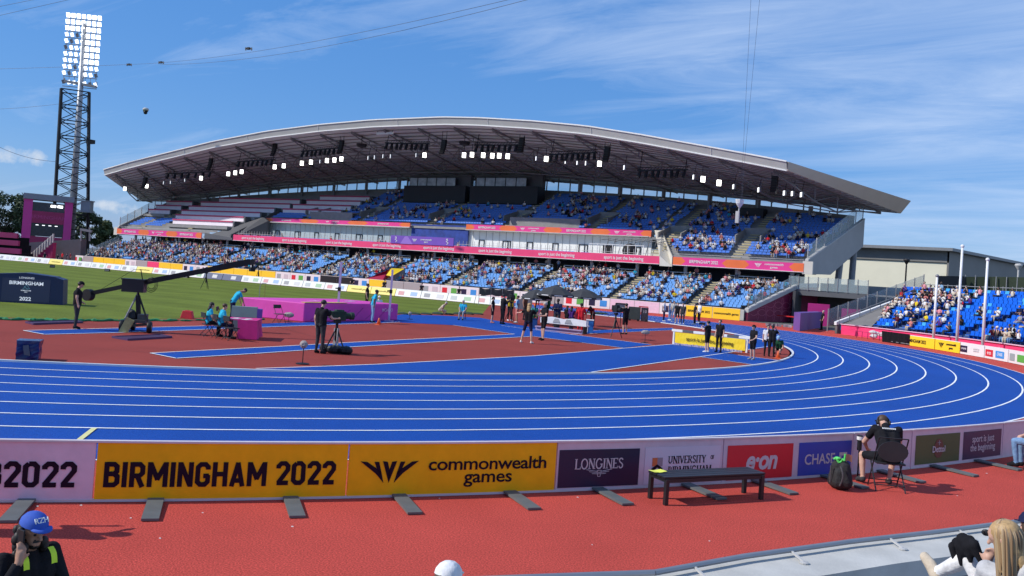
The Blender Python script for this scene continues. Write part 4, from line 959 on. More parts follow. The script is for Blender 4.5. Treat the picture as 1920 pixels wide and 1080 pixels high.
b = MB(); b.prism([(-25, 123.4, 12.45), (31.6, 123.6, 12.45), (51, 206, 12.45), (-25, 206, 12.45)], (0, 0, .5)); rf = tp_(b, 'roof', GREYM, hl)
b = MB(); b.box((3.2, 123.3, 12.75), (57, .12, .28)); b.box((3.2, 123.6, 12.1), (57, .12, .16)); b.bar((31.75, 123.4, 12.85), (51.2, 206, 12.85), .12, .22)
for i in range(12): b.box((-22+i*4.8, 123.25, 12.42), (.12, .1, .6))
tp_(b, 'roof_trim', WHITE, rf)
b = MB(); b.box((25.5, 125.05, 5.5), (5, .2, 1.6)); tp_(b, 'vent_panel', mat('vent_grey', (.35, .35, .32), .6), fwl)
b = MB(); b.prism([(22.5, 124.9, 0), (30.5, 124.9, 0), (30.5, 124.9, 2.), (22.5, 124.9, 2.)], (0, .2, 0)); tp_(b, 'lower_cladding', HD, fwl)
for (x, yt, d, lb_) in ((1700, 490, 96, 'black lamp post rising behind the left end of the curved stand'), (1910, 500, 84, 'grey lamp post with a cone head behind the curved stand, near the right edge')):
    p = dp(x, yt, d); lp = thing('lamp_post', lb_, 'lamp post', (p.x, p.y, 0)); mm = BLACK if x < 1800 else LGREY
    b = MB(); b.tube((0, 0, 0), (0, 0, p.z), .11, 8, .08); b.build('pole', mm, lp); b = MB(); b.lathe([(.1, p.z-.3), (.35, p.z+.1), (.3, p.z+.25), (.1, p.z+.3)]); b.build('lamp_head', mm, lp)
p = dp(1690, 497, 150); b = MB(); b.tube((p.x, p.y+30, 12), dp(1858, 470, 175), .06, 5); 
# tunnel between the two stands
VT = thing('entrance_tunnel', 'pink and grey entrance tunnel with glass balustrades between grandstand and curved stand', 'tunnel', (24, 64, 0))
b = MB(); b.box((24.8, 70.5, 1.9), (7.2, .3, 3.6)); b.box((21.4, 67., 1.9), (.3, 7., 3.6)); tp_(b, 'tunnel_wall', mat('tunnel_dark', (.05, .05, .055), .7, .2, 1), VT)
b = MB(); b.box((25, 68., 3.72), (8.2, 5.4, .25)); b.box((24.8, 65.2, 3.5), (8, .25, .5)); tp_(b, 'tunnel_roof', DGREY, VT)
for i, (x0, y0, x1, y1, dd) in enumerate(((1513, 601, 1553, 568, 97), (1577, 598, 1612, 578, 92))):
    b = MB(); q0, q1 = dp(x0, y0, dd), dp(x1, y0+4, dd); z1 = dp(x0, y1, dd).z; b.prism([(q0.x, q0.y, 0), (q1.x, q1.y, 0), (q1.x, q1.y, z1), (q0.x, q0.y, z1)], (0, .3, 0)); tp_(b, 'pink_panel', MAGENTA, VT)
g = MB(); gp_ = MB(); q0, q1 = pol(54, 57.3, .5), pol(64.5, 56., 4.4)
g.prism([q0, q1, q1+Vector((0, 0, 1.6)), q0+Vector((0, 0, 1.6))], (.03, .03, 0)); tp_(g, 'glass_balustrade', GLASS, VT)
for i in range(11): q = q0.lerp(q1, i/10); gp_ = MB(); gp_.box((q.x, q.y, q.z+.6), (.09, .09, 2.1)); tp_(gp_, 'balustrade_post', GREYM, VT)
q0, q1 = Vector((20.3, 65.2, 3.9)), Vector((29, 65.2, 3.9)); g = MB(); g.prism([q0, q1, q1+Vector((0, 0, 1.5)), q0+Vector((0, 0, 1.5))], (0, .03, 0)); tp_(g, 'glass_balustrade', GLASS, VT)
for i in range(9): q = q0.lerp(q1, i/8); gp_ = MB(); gp_.box((q.x, q.y, q.z+.75), (.09, .09, 1.6)); tp_(gp_, 'balustrade_post', GREYM, VT)
b = MB(); b.prism([(22, 69, 3.9), (34, 69, 3.9), (34, 78, 3.9), (22, 78, 3.9)], (0, 0, -.2)); b.box((29, 78, 2.5), (16, .3, 5)); tp_(b, 'concourse_deck', CONC, VT)
# purple box by the track
q0 = gp(1487, 618); q1 = gp(1499, 621); q2 = gp(1540, 614); pb_ = thing('purple_box', 'purple panelled box standing at the outer edge of the bend beside the tunnel', 'box', q1)
b = MB(); b.prism([q0, q1, q2, q0+(q2-q1)], (0, 0, 1.62)); tp_(b, 'cover', mat('violet_panel', (.13, .065, .30), .5, .08, .8), pb_)

# ---------------------------------------------------------------- far left: mast, broadcast tower, stand, trees
MT = 180.
def mp_(x, y, t=MT): return dp(x, y, t)
base = mp_(140, 470); FT = thing('floodlight_mast', 'tall floodlight mast with bright lamps above a black lattice tower', 'floodlight', (base.x, base.y, 0))
pt = mp_(157, 25); pbm = mp_(132, 470); b = MB(); b.tube((pbm.x, pbm.y, 0), (mp_(150, 150).x, mp_(150, 150).y, pt.z-2), .75, 14, .45); tp_(b, 'mast_pole', mat('galvanised_steel', (.36, .38, .40), .4, .1, .3, metal=.4), FT, smooth=True)
zt = mp_(141, 173).z; c0 = Vector((pbm.x, pbm.y, 0)); fh = Vector((c0.x-CAM.x, c0.y-CAM.y, 0)).normalized(); rh = Vector((fh.y, -fh.x, 0))
ct = mp_(141, 175); ct = Vector((ct.x, ct.y, 0))
def corner(z, i): k = z/zt; w = 3.3+(2.55-3.3)*k; s, u = ((-1, -1), (1, -1), (1, 1), (-1, 1))[i]; return c0.lerp(ct, k)+rh*w*s+fh*w*u+Vector((0, 0, z))
for i in range(4): b = MB(); b.bar(corner(0, i), corner(zt, i), .42); tp_(b, 'lattice_leg', BLACK, FT)
b = MB(); nb = 11
for k in range(nb):
    z0, z1 = zt*k/nb, zt*(k+1)/nb
    for i in range(4):
        j = (i+1) % 4; b.bar(corner(z1, i), corner(z1, j), .2); b.bar(corner(z0, i), corner(z1, j), .15); b.bar(corner(z0, j), corner(z1, i), .15)
tp_(b, 'lattice_bracing', BLACK, FT)
# lamp rows
LW = mat('lamp_glare', (1, .985, .95), .4, emit=2.6); LS = mat('lamp_soft', (.95, .97, 1), .4, emit=1.5)
rows = [(y, 0) for y in np.linspace(28, 148, 11)]
hb = MB()
for ri, (y, _) in enumerate(rows):
    k = (y-28)/120; xl = 128-9*k; xr = 187-8*k
    if ri == 10: y = 155; 
    p, q = mp_(xl-2, y+6+.0*ri), mp_(xr+2, y+12); hb.bar(p, q, .14)
    for ci in range(7):
        f = ci/6; x = xl+(xr-xl)*f; yy = y+6*f+ (0 if ri < 10 else -2)
        c = mp_(x, yy); gl = ri < 3 or ci > 3 and ri < 8; b = MB()
        b.box((0, 0, 0), (.64 if gl else .54, .3, .86 if gl else .80), M=Matrix.Translation(c) @ Matrix.Rotation(head(180), 4, 'Z') @ Matrix.Rotation(R_(-18), 4, 'X') @ Matrix.Rotation(R_(0 if gl else 14), 4, 'Y'))
        tp_(b, 'lamp', LW if gl else (LS if (ri+ci) % 5 else GREYM), FT)
hb.bar(mp_(121, 152), mp_(181, 163), .5); hb.bar(mp_(121, 146), mp_(121, 156), .2); hb.bar(mp_(181, 154), mp_(181, 164), .2)
for ci in range(7): f = ci/6; hb.bar(mp_(128+59*f, 28+6*f), mp_(119+60*f, 152+10*f), .07)
tp_(hb, 'lamp_frame', GREYM, FT)
b = MB(); b.box((0, 0, 0), (1.6, 1., .8), M=Matrix.Translation(mp_(170, 266))); b.bar(mp_(166, 266), mp_(176, 267), .2); b.bar(mp_(162, 262), mp_(165, 330), .05); tp_(b, 'antenna', BLACK, FT)
# water tank on the mast side
p = mp_(163, 392, 178); wt = thing('speaker_cabinet', 'grey cabinet hanging beside the black lattice tower', 'cabinet', p); b = MB(); b.box((0, 0, .4), (1.9, 1.4, 2.2), head(180)); b.build('cabinet', mat('cabinet_grey', (.20, .23, .27), .5, .1, 1), wt); b = MB(); b.box((0, 0, 1.6), (2.3, 1.6, .2), head(180)); b.build('lid', GREYM, wt)
# broadcast tower
D_ = 172.; q = [dp(x, y, D_) for x, y in ((38, 462), (133, 462), (131, 372), (43, 362))]; o_ = q[0]-CAM; o_.z = 0; o_.normalize(); r_ = Vector((o_.y, -o_.x, 0)); wz = (q[1]-q[0]).dot(r_)
BT = thing('broadcast_tower', 'pink two-storey broadcast studio block with grey roof and dark window bands', 'studio building', (q[0].x, q[0].y, 0), math.atan2(r_.y, r_.x))
zt = q[3].z; z0 = dp(70, 458, D_).z; w = wz
b = MB(); b.box((w/2, 3, z0/2), (w*1.05, 6, z0)); b.build('podium', DGREY, BT)
b = MB(); b.box((w*.09, 2.5, (z0+zt)/2-.4), (w*.18, 5, zt-z0-.8)); b.box((w*.92, 2.5, (z0+zt)/2-.4), (w*.16, 5, zt-z0-.8)); b.build('side_panel', mat('rose_panel', (.60, .05, .30), .6, .12, .3), BT)
h = zt-z0
for zc, hh, mm, nm in ((z0+h*.08, h*.16, PINKM, 'base_panel'), (z0+h*.30, h*.26, mat('studio_glass', (.015, .02, .035), .15, .4, 2), 'window_band'), (z0+h*.55, h*.24, PINKM, 'mid_panel'), (z0+h*.76, h*.18, MATS['studio_glass'], 'window_band'), ):
    b = MB(); b.box((w/2+.1, 2.3+(.4 if 'win' in nm else 0), zc), (w*.66, 4.4, hh)); b.build(nm, mm, BT)
b = MB(); b.box((w/2, 2.4, zt-.45), (w*1.04, 5.6, 1.1)); b.build('roof', mat('studio_roof', (.22, .25, .29), .5, .1, .5), BT)
[MB().box((x, .3, z0+h*.79), (.9, .3, .42)).build('studio_lamp', LAMP, BT) for x in (w*.6, w*.74)]
[MB().box((w*(.3+.13*i), .5, z0+h*.39), (.5, .1, .12)).build('ceiling_lamp', LS, BT) for i in range(4)]
text('BIRMINGHAM', 1.0, frame((w/2, .08, z0+h*.55), (1, 0, 0), (0, 0, 1)), mat('rose_ink', (.45, .05, .2), .6), BT, .01, 1.1)
# low walls, ramp and rails in front of it
LQ = thing('ramp_wall', 'grey retaining wall and railed ramp below the pink studio block', 'wall', dp(110, 470, 160))
b = MB(); a, c = dp(95, 480, 160), dp(150, 484, 160); b.prism([(a.x, a.y, 0), (c.x, c.y, 0), (c.x, c.y, dp(150, 448, 160).z), (a.x, a.y, dp(100, 452, 160).z)], (0, 1, 0)); tp_(b, 'retaining_wall', DGREY, LQ)
b = MB(); a, c = dp(60, 490, 158), dp(100, 455, 158); b.prism([(a.x, a.y, 0), (c.x, c.y, 0), (c.x, c.y, c.z), (a.x, a.y, a.z+.8)], (0, .6, 0)); tp_(b, 'ramp', PINKM, LQ)
b = MB()
for i in range(9): v = a.lerp(c, i/8); b.bar((v.x, v.y-.1, v.z), (v.x, v.y-.1, v.z+1.6), .22)
b.bar((a.x, a.y-.1, a.z+1.5), (c.x, c.y-.1, c.z+1.5), .15); tp_(b, 'railing', LGREY, LQ)
b = MB(); a, c = dp(36, 456, 158), dp(96, 452, 162); b.prism([(a.x, a.y, 0), (c.x, c.y, 0), (c.x, c.y, c.z), (a.x, a.y, a.z)], (0, 3, 0)); tp_(b, 'deck', CONC, LQ)
b = MB(); [b.tube(dp(x, 452, 160), dp(x, 428-2*(x > 160), 160), .16, 6) for x in (152, 168)]; b.bar(dp(151, 430, 160), dp(172, 434, 160), .4); tp_(b, 'goal_frame', GREYM, LQ)
# left stand with pink desks
PS = thing('side_stand', 'low dark stand with rows of pink desk fronts at the far left edge', 'stand', dp(10, 485, 150))
b = MB()
for i, (y0, y1) in enumerate(((489, 478), (475, 464), (460, 449), (449, 435))):
    a, c = dp(-60, y0-2, 150+i*1.5), dp(40-i*3, y0, 150+i*1.5); zt_ = dp(0, y1, 150+i*1.5).z
    bb = MB(); bb.prism([(a.x, a.y, zt_-.9), (c.x, c.y, zt_-.9), (c.x, c.y, zt_), (a.x, a.y, zt_)], (0, .3, 0)); tp_(bb, 'desk_front', PINKM, PS)
    b.prism([(a.x, a.y+.3, 0), (c.x, c.y+.3, 0), (c.x, c.y+.3, zt_-.7), (a.x, a.y+.3, zt_-.7)], (0, 2, 0))
tp_(b, 'terrace', DARK, PS)
# rising glass edge and stairs of the left end
b = MB()
for i in range(9): v = dp(158+8*i, 492-4.5*i, 165); b.bar((v.x, v.y, 0), (v.x, v.y, v.z+.9), .14)
es = thing('side_railing', 'dark posts of a sloping railing left of the lower tier', 'railing', dp(180, 480, 165)); tp_(b, 'posts', GREYM, es)
b = MB(); a, c = dp(158, 484, 165), dp(224, 448, 165); b.bar(a, c, .12); tp_(b, 'rail', GREYM, es)
# trees
LEAF = mat('tree_leaf', (.030, .052, .016), .7, .5, .6, fine=.3, fs=3.); LEAF2 = mat('tree_leaf_pale', (.055, .080, .022), .7, .45, .6, fine=.3, fs=3.); BARK = mat('bark', (.07, .05, .035), .9, .3, 3)
def tree(x, yb, yt, wpx, t, seed, leaf, label):
    p = dp(x, yb, t); p.z = 0; top = dp(x, yt, t).z; wd_ = wpx/FPX*t; rs = random.Random(seed)
    o = thing('tree', label, 'tree', p, group='trees behind the far end'); b = MB(); b.tube((0, 0, 0), (.2, 0, top*.35), .38, 9, .26)
    cl_ = []
    for k in range(26):
        a = rs.uniform(0, 6.28); u = rs.random(); z = top*(.30+.60*u); r = wd_/2*math.sqrt(rs.random())*(1.05-.75*abs(u-.35)**1.2)
        c = Vector((r*math.cos(a), r*math.sin(a), z)); cl_.append((c, wd_*rs.uniform(.13, .22)))
        if k % 3 == 0: b.tube((.1, 0, top*.3), c, .12, 5, .03)
    b.build('trunk', BARK, o); f = MB()
    for c, r in cl_:
        for _ in range(150):
            v = Vector((rs.gauss(0, 1), rs.gauss(0, 1), rs.gauss(0, 1))).normalized()*r*(.55+.5*rs.random()); v.z *= .75; q = c+v; n = (v.normalized()+Vector((rs.gauss(0, .5), rs.gauss(0, .5), rs.gauss(0, .5)))).normalized()
            a = n.orthogonal().normalized(); a = Matrix.Rotation(rs.uniform(0, 6.28), 3, n) @ a; e = n.cross(a); s = rs.uniform(.22, .5)
            f.add([q-a*s, q-e*s*.6, q+a*s, q+e*s*.6], [(0, 1, 2, 3)])
    f.build('crown', leaf, o); return o
tree(2, 440, 352, 100, 235, 1, LEAF, 'tall dark tree at the left edge behind the pink studio block')
tree(42, 440, 372, 60, 240, 2, LEAF, 'dark tree directly left of the pink studio block')
tree(-60, 440, 358, 90, 230, 5, LEAF, 'dark tree leaving the frame at the far left')
tree(165, 450, 392, 60, 235, 3, LEAF, 'rounded green tree between the black lattice tower and the grandstand')
tree(198, 452, 410, 46, 240, 4, LEAF2, 'smaller paler tree nearest the left end of the grandstand')
# ---------------------------------------------------------------- lamps, speakers and rigs under the roof
def lampset(loc, lit, k=1., rz=0.):
    o = thing('floodlight', 'lit white floodlight hanging below the front of the grandstand roof' if lit else 'narrow unlit floodlight with an added faint glow, edge-on below the grandstand roof', 'floodlight', loc, rz, 'lit lamps under the roof' if lit else 'unlit lamps under the roof')
    b = MB(); b.box((0, .12, 0), (.66*k, .2, .86*k)); b.build('housing', GREYM, o); b = MB(); b.box((0, -.02, 0), (.60*k, .05, .80*k)); b.build('lamp_glass', LAMP if lit else LS, o)  # glass of the unlit lamps is given a soft glow too
    b = MB(); b.tube((0, .12, .4), (0, .3, 1.6), .04, 5); b.build('bracket', BLACK, o); return o
LL = [(234, 354), (275, 349), (377, 334), (428, 326), (441, 324), (453, 322), (515, 313), (532, 311), (566, 306), (583, 304), (613, 301), (627, 300), (640, 298), (796, 291), (870, 291), (885, 290), (906, 291), (923, 292), (936, 292), (952, 293), (1024, 298), (1124, 307), (1318, 336), (1348, 343)]
lp0 = None
for i, (x, y) in enumerate(LL):
    p = py(x, y, 66)
    if lp0 is None: lp0 = lampset(p, True, .9, R_(38)); 
    else: dup(lp0, p)
du0 = None
for x, y in [(307, 343), (320, 342), (347, 338), (600, 303), (690, 296), (702, 295), (718, 293), (732, 293), (780, 291), (1005, 297), (1060, 303), (1082, 305), (1098, 306), (1170, 314), (1300, 332), (1375, 350), (1422, 356), (1470, 362), (1485, 363), (1502, 365)]:
    p = py(x, y, 67)
    if du0 is None: du0 = lampset(p, False, .7, R_(-52))
    else: dup(du0, p)
sa0 = None
for x, y in [(272, 345), (395, 310), (515, 283), (640, 278), (832, 278), (978, 275), (1138, 292), (1452, 350)]:
    p = py(x, y, 65.5)
    if sa0 is None:
        sa0 = thing('speaker_array', 'curved black line-array loudspeaker hung below the grandstand roof', 'loudspeaker', p, 0, 'speaker arrays under the roof')
        for k in range(7):
            b = MB(); b.box((0, 0, 0), (.72, .5, .30), M=Matrix.Translation((0, -.05*k*k*.25, 1.1-.31*k)) @ Matrix.Rotation(R_(4*k), 4, 'X')); b.build('cabinet', BLACK, sa0)
        [MB().tube((x, 0, 1.2), (x, 0, 2.6), .04, 5).build('hanger', BLACK, sa0) for x in (-.4, .4)]
    else: dup(sa0, p)
for i, (x0, y0, x1, y1, n) in enumerate(((310, 326, 402, 322, 7), (445, 303, 515, 299, 8), (565, 284, 640, 277, 9), (722, 268, 806, 270, 9), (890, 272, 985, 272, 9), (1030, 290, 1120, 286, 9), (1195, 320, 1290, 318, 8))):
    a, c = py(x0, y0, 66.5), py(x1, y1, 66.5); o = thing('lighting_bar', 'black bar of stage lights under the roof, %s counted from the left' % nth(i+1), 'lighting bar', a, 0, 'lighting bars under the roof'); d = c-a
    b = MB(); b.bar((0, 0, 0), d, .18); b.bar((0, 0, .4), d+Vector((0, 0, .4)), .08)
    for k in range(n*2): b.tube(d*(k/(2*n)), d*((k+1)/(2*n))+Vector((0, 0, .4)), .03, 4)
    b.build('truss_bar', BLACK, o)
    for k in range(n): b = MB(); q = d*((k+.5)/n); b.tube(q+Vector((0, 0, -.1)), q+Vector((.15*(k % 3-1), -.25, -1.)), .2, 7, .26); b.build('spotlight', BLACK, o)
    for s in (0.05, .95): b = MB(); b.tube(d*s, d*s+Vector((0, .5, 2.6)), .05, 5); b.build('hanger', BLACK, o)
p = py(722, 250, 64); ds_ = thing('hanging_sign', 'small white bar sign hung under the roof edge left of centre', 'sign', p); b = MB(); b.box((0, 0, 0), (3.4, .15, .35)); b.build('panel', WHITE, ds_); [MB().tube((x, 0, .15), (x, .1, 1.6), .04, 5).build('hanger', BLACK, ds_) for x in (-1.5, 1.5)]
for i, (x, y) in enumerate(((678, 272), (871, 268))):
    p = py(x, y, 66); ds_ = thing('speaker_dome', 'dark dome loudspeaker under the roof, %s of the pair' % ('left' if not i else 'right'), 'loudspeaker', p); b = MB(); b.lathe([(.1, -.5), (.7, -.3), (.9, .1), (.8, .2)]); b.build('dome', BLACK, ds_); b = MB(); b.tube((0, 0, .2), (0, 0, 1.6), .05, 5); b.build('hanger', BLACK, ds_)

# ---------------------------------------------------------------- perimeter boards on the bend (near)
BR, BH, STEP = 49.75, .72, 3.5
FOOT = mat('ballast_plate', (.115, .125, .125), .6, .18, 4)
PB2 = mat('pale_lilac_board', (.62, .51, .57), .55, .10, 3., spec=.2, bump=.12, bs=4.)
def ring_board(az, label, col, deco=None, seg=6, feet=True, h=BH, name='perimeter_board', STEP=STEP):
    # az: left edge (clockwise seen from inside the bend); text faces outwards
    c = pol(BR, az+STEP/2); o = thing(name, label, 'advertising board', c, R_(az+STEP/2+90), 'advertising boards along the near bend')
    inv = (Matrix.Translation(c) @ Matrix.Rotation(R_(az+STEP/2+90), 4, 'Z')).inverted()
    b = MB(); rr = lambda r, a, z: inv @ pol(r, a, z)
    for k in range(seg):
        a0, a1 = az+.012+STEP*k/seg*.993, az+.012+STEP*(k+1)/seg*.993
        b.prism([rr(BR, a0, .035), rr(BR, a1, .035), rr(BR, a1, h), rr(BR, a0, h)], (inv.to_3x3() @ pol(-.05, (a0+a1)/2)))
    b.build('panel', col, o)
    b = MB(); b2 = MB()
    for k in range(seg):
        a0, a1 = az+STEP*k/seg, az+STEP*(k+1)/seg
        b.bar(rr(BR-.02, a0, h+.012), rr(BR-.02, a1, h+.012), .075, .024); b2.bar(rr(BR-.02, a0, .02), rr(BR-.02, a1, .02), .06, .03)
    b.build('top_rail', mat('board_rail', (.62, .56, .58), .45, .08, 3), o); b2.build('bottom_rail', MATS['board_rail'], o)
    if feet:
        for da in ((.82, 2.68) if STEP > 3 else (.9,)):
            a = az+da; b = MB(); b.box((0, 0, 0), (.85, .19, .028), M=inv @ Matrix.Translation(pol(BR+.43, a, .03)) @ Matrix.Rotation(R_(a), 4, 'Z') @ Matrix.Rotation(R_(1.0), 4, 'Y')); b.build('foot', FOOT, o)
            b = MB(); b.bar(inv @ pol(BR-.06, a, .02), inv @ pol(BR-.06, a, h-.1), .05); b.bar(inv @ pol(BR-.5, a, .03), inv @ pol(BR-.07, a, h-.15), .035); b.build('brace', GREYM, o)
    if deco: deco(o, lambda x, z, dz=.004: inv @ (lambda a: frame(pol(BR+dz, a, z), (-math.sin(R_(a)), math.cos(R_(a)), 0), (0, 0, 1)))(az+STEP/2+math.degrees(x/BR)))
    return o
def panel(o, F, x0, x1, z0, z1, m, name='print', n=4):
    b = MB()
    for k in range(n):
        a, c = x0+(x1-x0)*k/n, x0+(x1-x0)*(k+1)/n
        b.prism([F(a, z0).translation, F(c, z0).translation, F(c, z1).translation, F(a, z1).translation], F(a, z0).to_3x3() @ Vector((0, 0, .003)))
    return b.build(name, m, o)
def d_b2022(o, F): block('B2022', .305, F, PLUM, o, .33, .335, 1.02, .06)
def d_bham(o, F):
    block('BIRMINGHAM', .305, F, PLUM, o, -1.42, .335, .985, .07)
    block('2022', .305, F, PLUM, o, .60, .345, .99, .06)
def d_cg(o, F):
    F0 = F(-.96, .345); wlogo(0, 0, .84, .29, F0, PLUM, o)
    text('commonwealth', .25, F(.47, .435), PLUM, o, .011, 1.2, ext=.002, space=.95); text('games', .25, F(.47, .255), PLUM, o, .011, 1.2, ext=.002, space=.97)
def d_long(o, F):
    panel(o, F, -1.48, -.10, .06, .61, NAVY); G = lambda x, z: F(x, z, .009)
    serif('LONGINES', .15, G(-.80, .40), SILVER, o)
    b = MB()
    for s in (-1, 1):
        for k in range(3): b.bar(G(-.80+s*.03, .285-.018*k).translation, G(-.80+s*(.22-.05*k), .315-.030*k).translation, .012, .006)
    for p, q in (((-.035, .30), (.035, .30)), ((-.035, .30), (-.02, .21)), ((.035, .30), (.02, .21)), ((-.02, .21), (.02, .21)), ((-.02, .28), (.02, .24)), ((.02, .28), (-.02, .24))): b.bar(G(-.80+p[0], p[1]).translation, G(-.80+q[0], q[1]).translation, .01, .006)
    b.build('emblem', SILVER, o)
    panel(o, F, 0., 1.46, .06, .62, mat('lilac_white', (.64, .57, .66), .5, .04, 1.5))
    H = lambda x, z: F(x, z, .008)
    serif('UNIVERSITY', .115, H(.80, .42), PLUM, o, xs=1.0); serif('OF', .06, H(1.30, .44), PLUM, o, xs=.9); serif('BIRMINGHAM', .115, H(.865, .26), PLUM, o, xs=1.02)
    E_ = H(.23, .36)
    flat([(-.09, -.03), (0, -.03), (0, .1), (-.09, .1)], E_, mat('crest_orange', (.62, .16, .05), .5), o, 'emblem'); flat([(0, -.03), (.1, -.03), (.1, .1), (0, .1)], E_, mat('crest_grey', (.30, .24, .28), .5), o, 'emblem')
    flat([(-.1, -.13), (.1, -.13), (.1, -.06), (0, .0), (-.1, -.06)], E_ @ Matrix.Translation((0, 0, .004)), PLUM, o, 'emblem'); flat([(-.05, -.12), (.05, -.12), (.05, -.085), (0, -.05), (-.05, -.085)], E_ @ Matrix.Translation((0, 0, .009)), SILVER, o, 'emblem')
def d_eon(o, F):
    panel(o, F, -1.43, .02, .05, .61, RED); text('e·on', .44, F(-.70, .345, .009), SILVER, o, .03, .95, shear=.22, ext=.002, space=.92)
    panel(o, F, .16, 1.49, .05, .61, BLUEP); text('CHASE', .25, F(.68, .31, .009), SILVER, o, .012, 1.0, ext=.002)
    b = MB(); G = F(1.27, .31, .009)
    for k in range(4):
        R4 = Matrix.Rotation(math.pi/2*k, 4, 'Z'); b.prism([(G @ R4 @ Vector((*q, 0))) for q in ((-.1, .045), (-.1, .1), (.04, .1), (.04, .045))], G.to_3x3() @ Vector((0, 0, .004)))
    b.build('emblem', SILVER, o)
def d_det(o, F):
    panel(o, F, -1.59, -.06, .07, .62, GREENP); G = F(-.82, .35, .009)
    b = MB(); b.prism([G @ Vector((.16*math.cos(t), .185*math.sin(t), 0)) for t in np.linspace(0, 2*math.pi, 22)[:-1]], G.to_3x3() @ Vector((0, 0, .003))); b.build('emblem', mat('crest_brown', (.13, .045, .03), .5), o)
    text('Dettol', .17, F(-.82, .33, .015), SILVER, o, .012, 1, ext=.002); b = MB(); b.bar(G @ Vector((0, .06, .006)), G @ Vector((0, .15, .006)), .012, .004); b.bar(G @ Vector((-.05, .11, .006)), G @ Vector((.05, .11, .006)), .01, .004); b.build('emblem', SILVER, o)
    panel(o, F, .08, 1.64, .07, .62, mat('plum_panel', (.05, .022, .07), .45, .05, 2)); text('sport is just\nthe beginning', .20, F(.86, .37, .009), SILVER, o, .006, .95, ext=.002, line=.88)
A0 = -40.9
ring_board(A0-STEP, 'pale pink board with dark lettering B2022, at the left edge of the photo', PINKB, d_b2022)
ring_board(A0, 'yellow board reading BIRMINGHAM 2022 in dark letters', YEL, d_bham)
ring_board(A0+STEP, 'yellow board with winged W emblem and the words commonwealth games', YEL, d_cg)
ring_board(A0+2*STEP, 'pale board with a navy panel and a university crest, behind the bench', PB2, d_long)
ring_board(A0+3*STEP, 'pale board with a red panel and a blue panel, left of the seated man', PB2, d_eon)
ring_board(-26.88, 'short plain pale board hidden behind the seated man', PB2, STEP=1.96)
ring_board(-24.9, 'pale board with green oval-emblem panel and purple slogan panel, right of the seated man', PB2, d_det, STEP=3.95)
ring_board(-20.93, 'plain pale board behind the person in jeans at the right edge', PB2)
# ---------------------------------------------------------------- boards further round the bend and beside the far straight
SPN = [('blank white', WHITE, None), ]
def far_board(c, rz, L, h, col, logos, label, group, thick=.12, letters=None, lean_=0., base=.03):
    o = thing('perimeter_board', label, 'advertising board', c, rz, group)
    b = MB(); b.prism([(-L/2+.02, 0, base), (L/2-.02, 0, base), (L/2-.02, lean_, h), (-L/2+.02, lean_, h)], (0, thick, 0)); b.build('panel', col, o)
    b = MB(); b.box((0, lean_+thick/2, h+.02), (L, thick, .04)); b.build('frame', WHITE, o)
    F = lambda x, z: frame((x, -.008+lean_*(z-base)/(h-base)-.002, z), (1, 0, 0), (0, lean_, h-base))
    for x, w, m in logos: flat(rect(0, 0, w, h*.56), F(x, h*.5), m, o)
    for s, x, sz, m in (letters or []): text(s, sz, F(x, h*.52) @ Matrix.Translation((0, 0, .006)), m, o, .012, .85, ext=.003)
    return o
def ringf(a, r=49.75): return pol(r, a), R_(a-90)
# text must face the infield: the board's -Y side looks to the centre
def bend_board(a0, a1, h, col, logos, label, letters=None):
    am = (a0+a1)/2; c = pol(49.75, am); L = 2*49.75*math.sin(R_(abs(a0-a1)/2)); return far_board(c, R_(am-90), L, h, col, logos, label, 'advertising boards on the right of the bend', letters=letters)
bend_board(40.3, 36.7, .76, YEL2, [], 'bright yellow board reading BIRMINGHAM 2022 below the left flagpoles', [('BIRMINGHAM 2022', -.75, .36, PLUM)])
bend_board(36.65, 33.0, .76, YEL2, [], 'bright yellow board with winged emblem below the right flagpole', [('commonwealth\ngames', .5, .24, PLUM)])
wb = [o for o in COL.objects if o.name.startswith('perimeter_board')][-1]; wlogo(-.75, 0, .8, .36, frame((0, -.012, .4), (1, 0, 0), (0, 0, 1)), PLUM, wb)
bend_board(32.95, 29.4, .76, WHITE, [(-1.05, .9, NAVY)], 'white board with one navy sponsor panel, right of the yellow boards', [('LONGINES', -1.05, .16, WHITE), ('UNIVERSITY OF\nBIRMINGHAM', .55, .13, SILVER)])
bend_board(29.35, 25.8, .76, WHITE, [(-.9, 1.0, RED), (.5, 1.1, SKYB)], 'white board with a red panel and a sky blue panel near the right edge', [('e·on', -.9, .36, WHITE), ('CHASE', .5, .27, WHITE)])
bend_board(25.75, 22.2, .76, WHITE, [(-1.0, .7, mat('grey_print', (.3, .36, .36), .5)), (.3, 1.2, GREENB)], 'white board with a green panel leaving the frame at the right edge')
bend_board(22.15, 18.6, .76, WHITE, [(-.8, 1., NAVY)], 'white board just beyond the right edge')
dr = thing('black_drape', 'black draped barrier left of the bright yellow boards', 'barrier', pol(49.9, 42.5), R_(42.5-90)); b = MB()
b.sheet([[(x, .05*math.sin(x*9)-.1*z, z) for x in np.linspace(-1.75, 1.75, 30)] for z in (0, .4, .85)]); b.build('drape', DARK, dr); b = MB(); b.box((0, .2, .4), (3.4, .06, .8)); b.build('panel', BLACK, dr)
b = MB(); b.tube((-1.9, .1, .12), (5., -.2, .1), .03, 6); b.build('rail', GREYM, dr)
jk = thing('cloth_bundle', 'bundle of pale crumpled sheets at the left end of the black barrier', 'bundle', gp(1647, 637)); b = MB(); rs = random.Random(4)
for k in range(7): b.ball((rs.uniform(-.5, .4), rs.uniform(-.3, .3), rs.uniform(.15, .6)), rs.uniform(.15, .28), (1.2, .8, .7), 8, 5)
b.build('sheets', mat('pale_sheet', (.55, .55, .53), .8, .3, 5), jk)
b = MB(); 
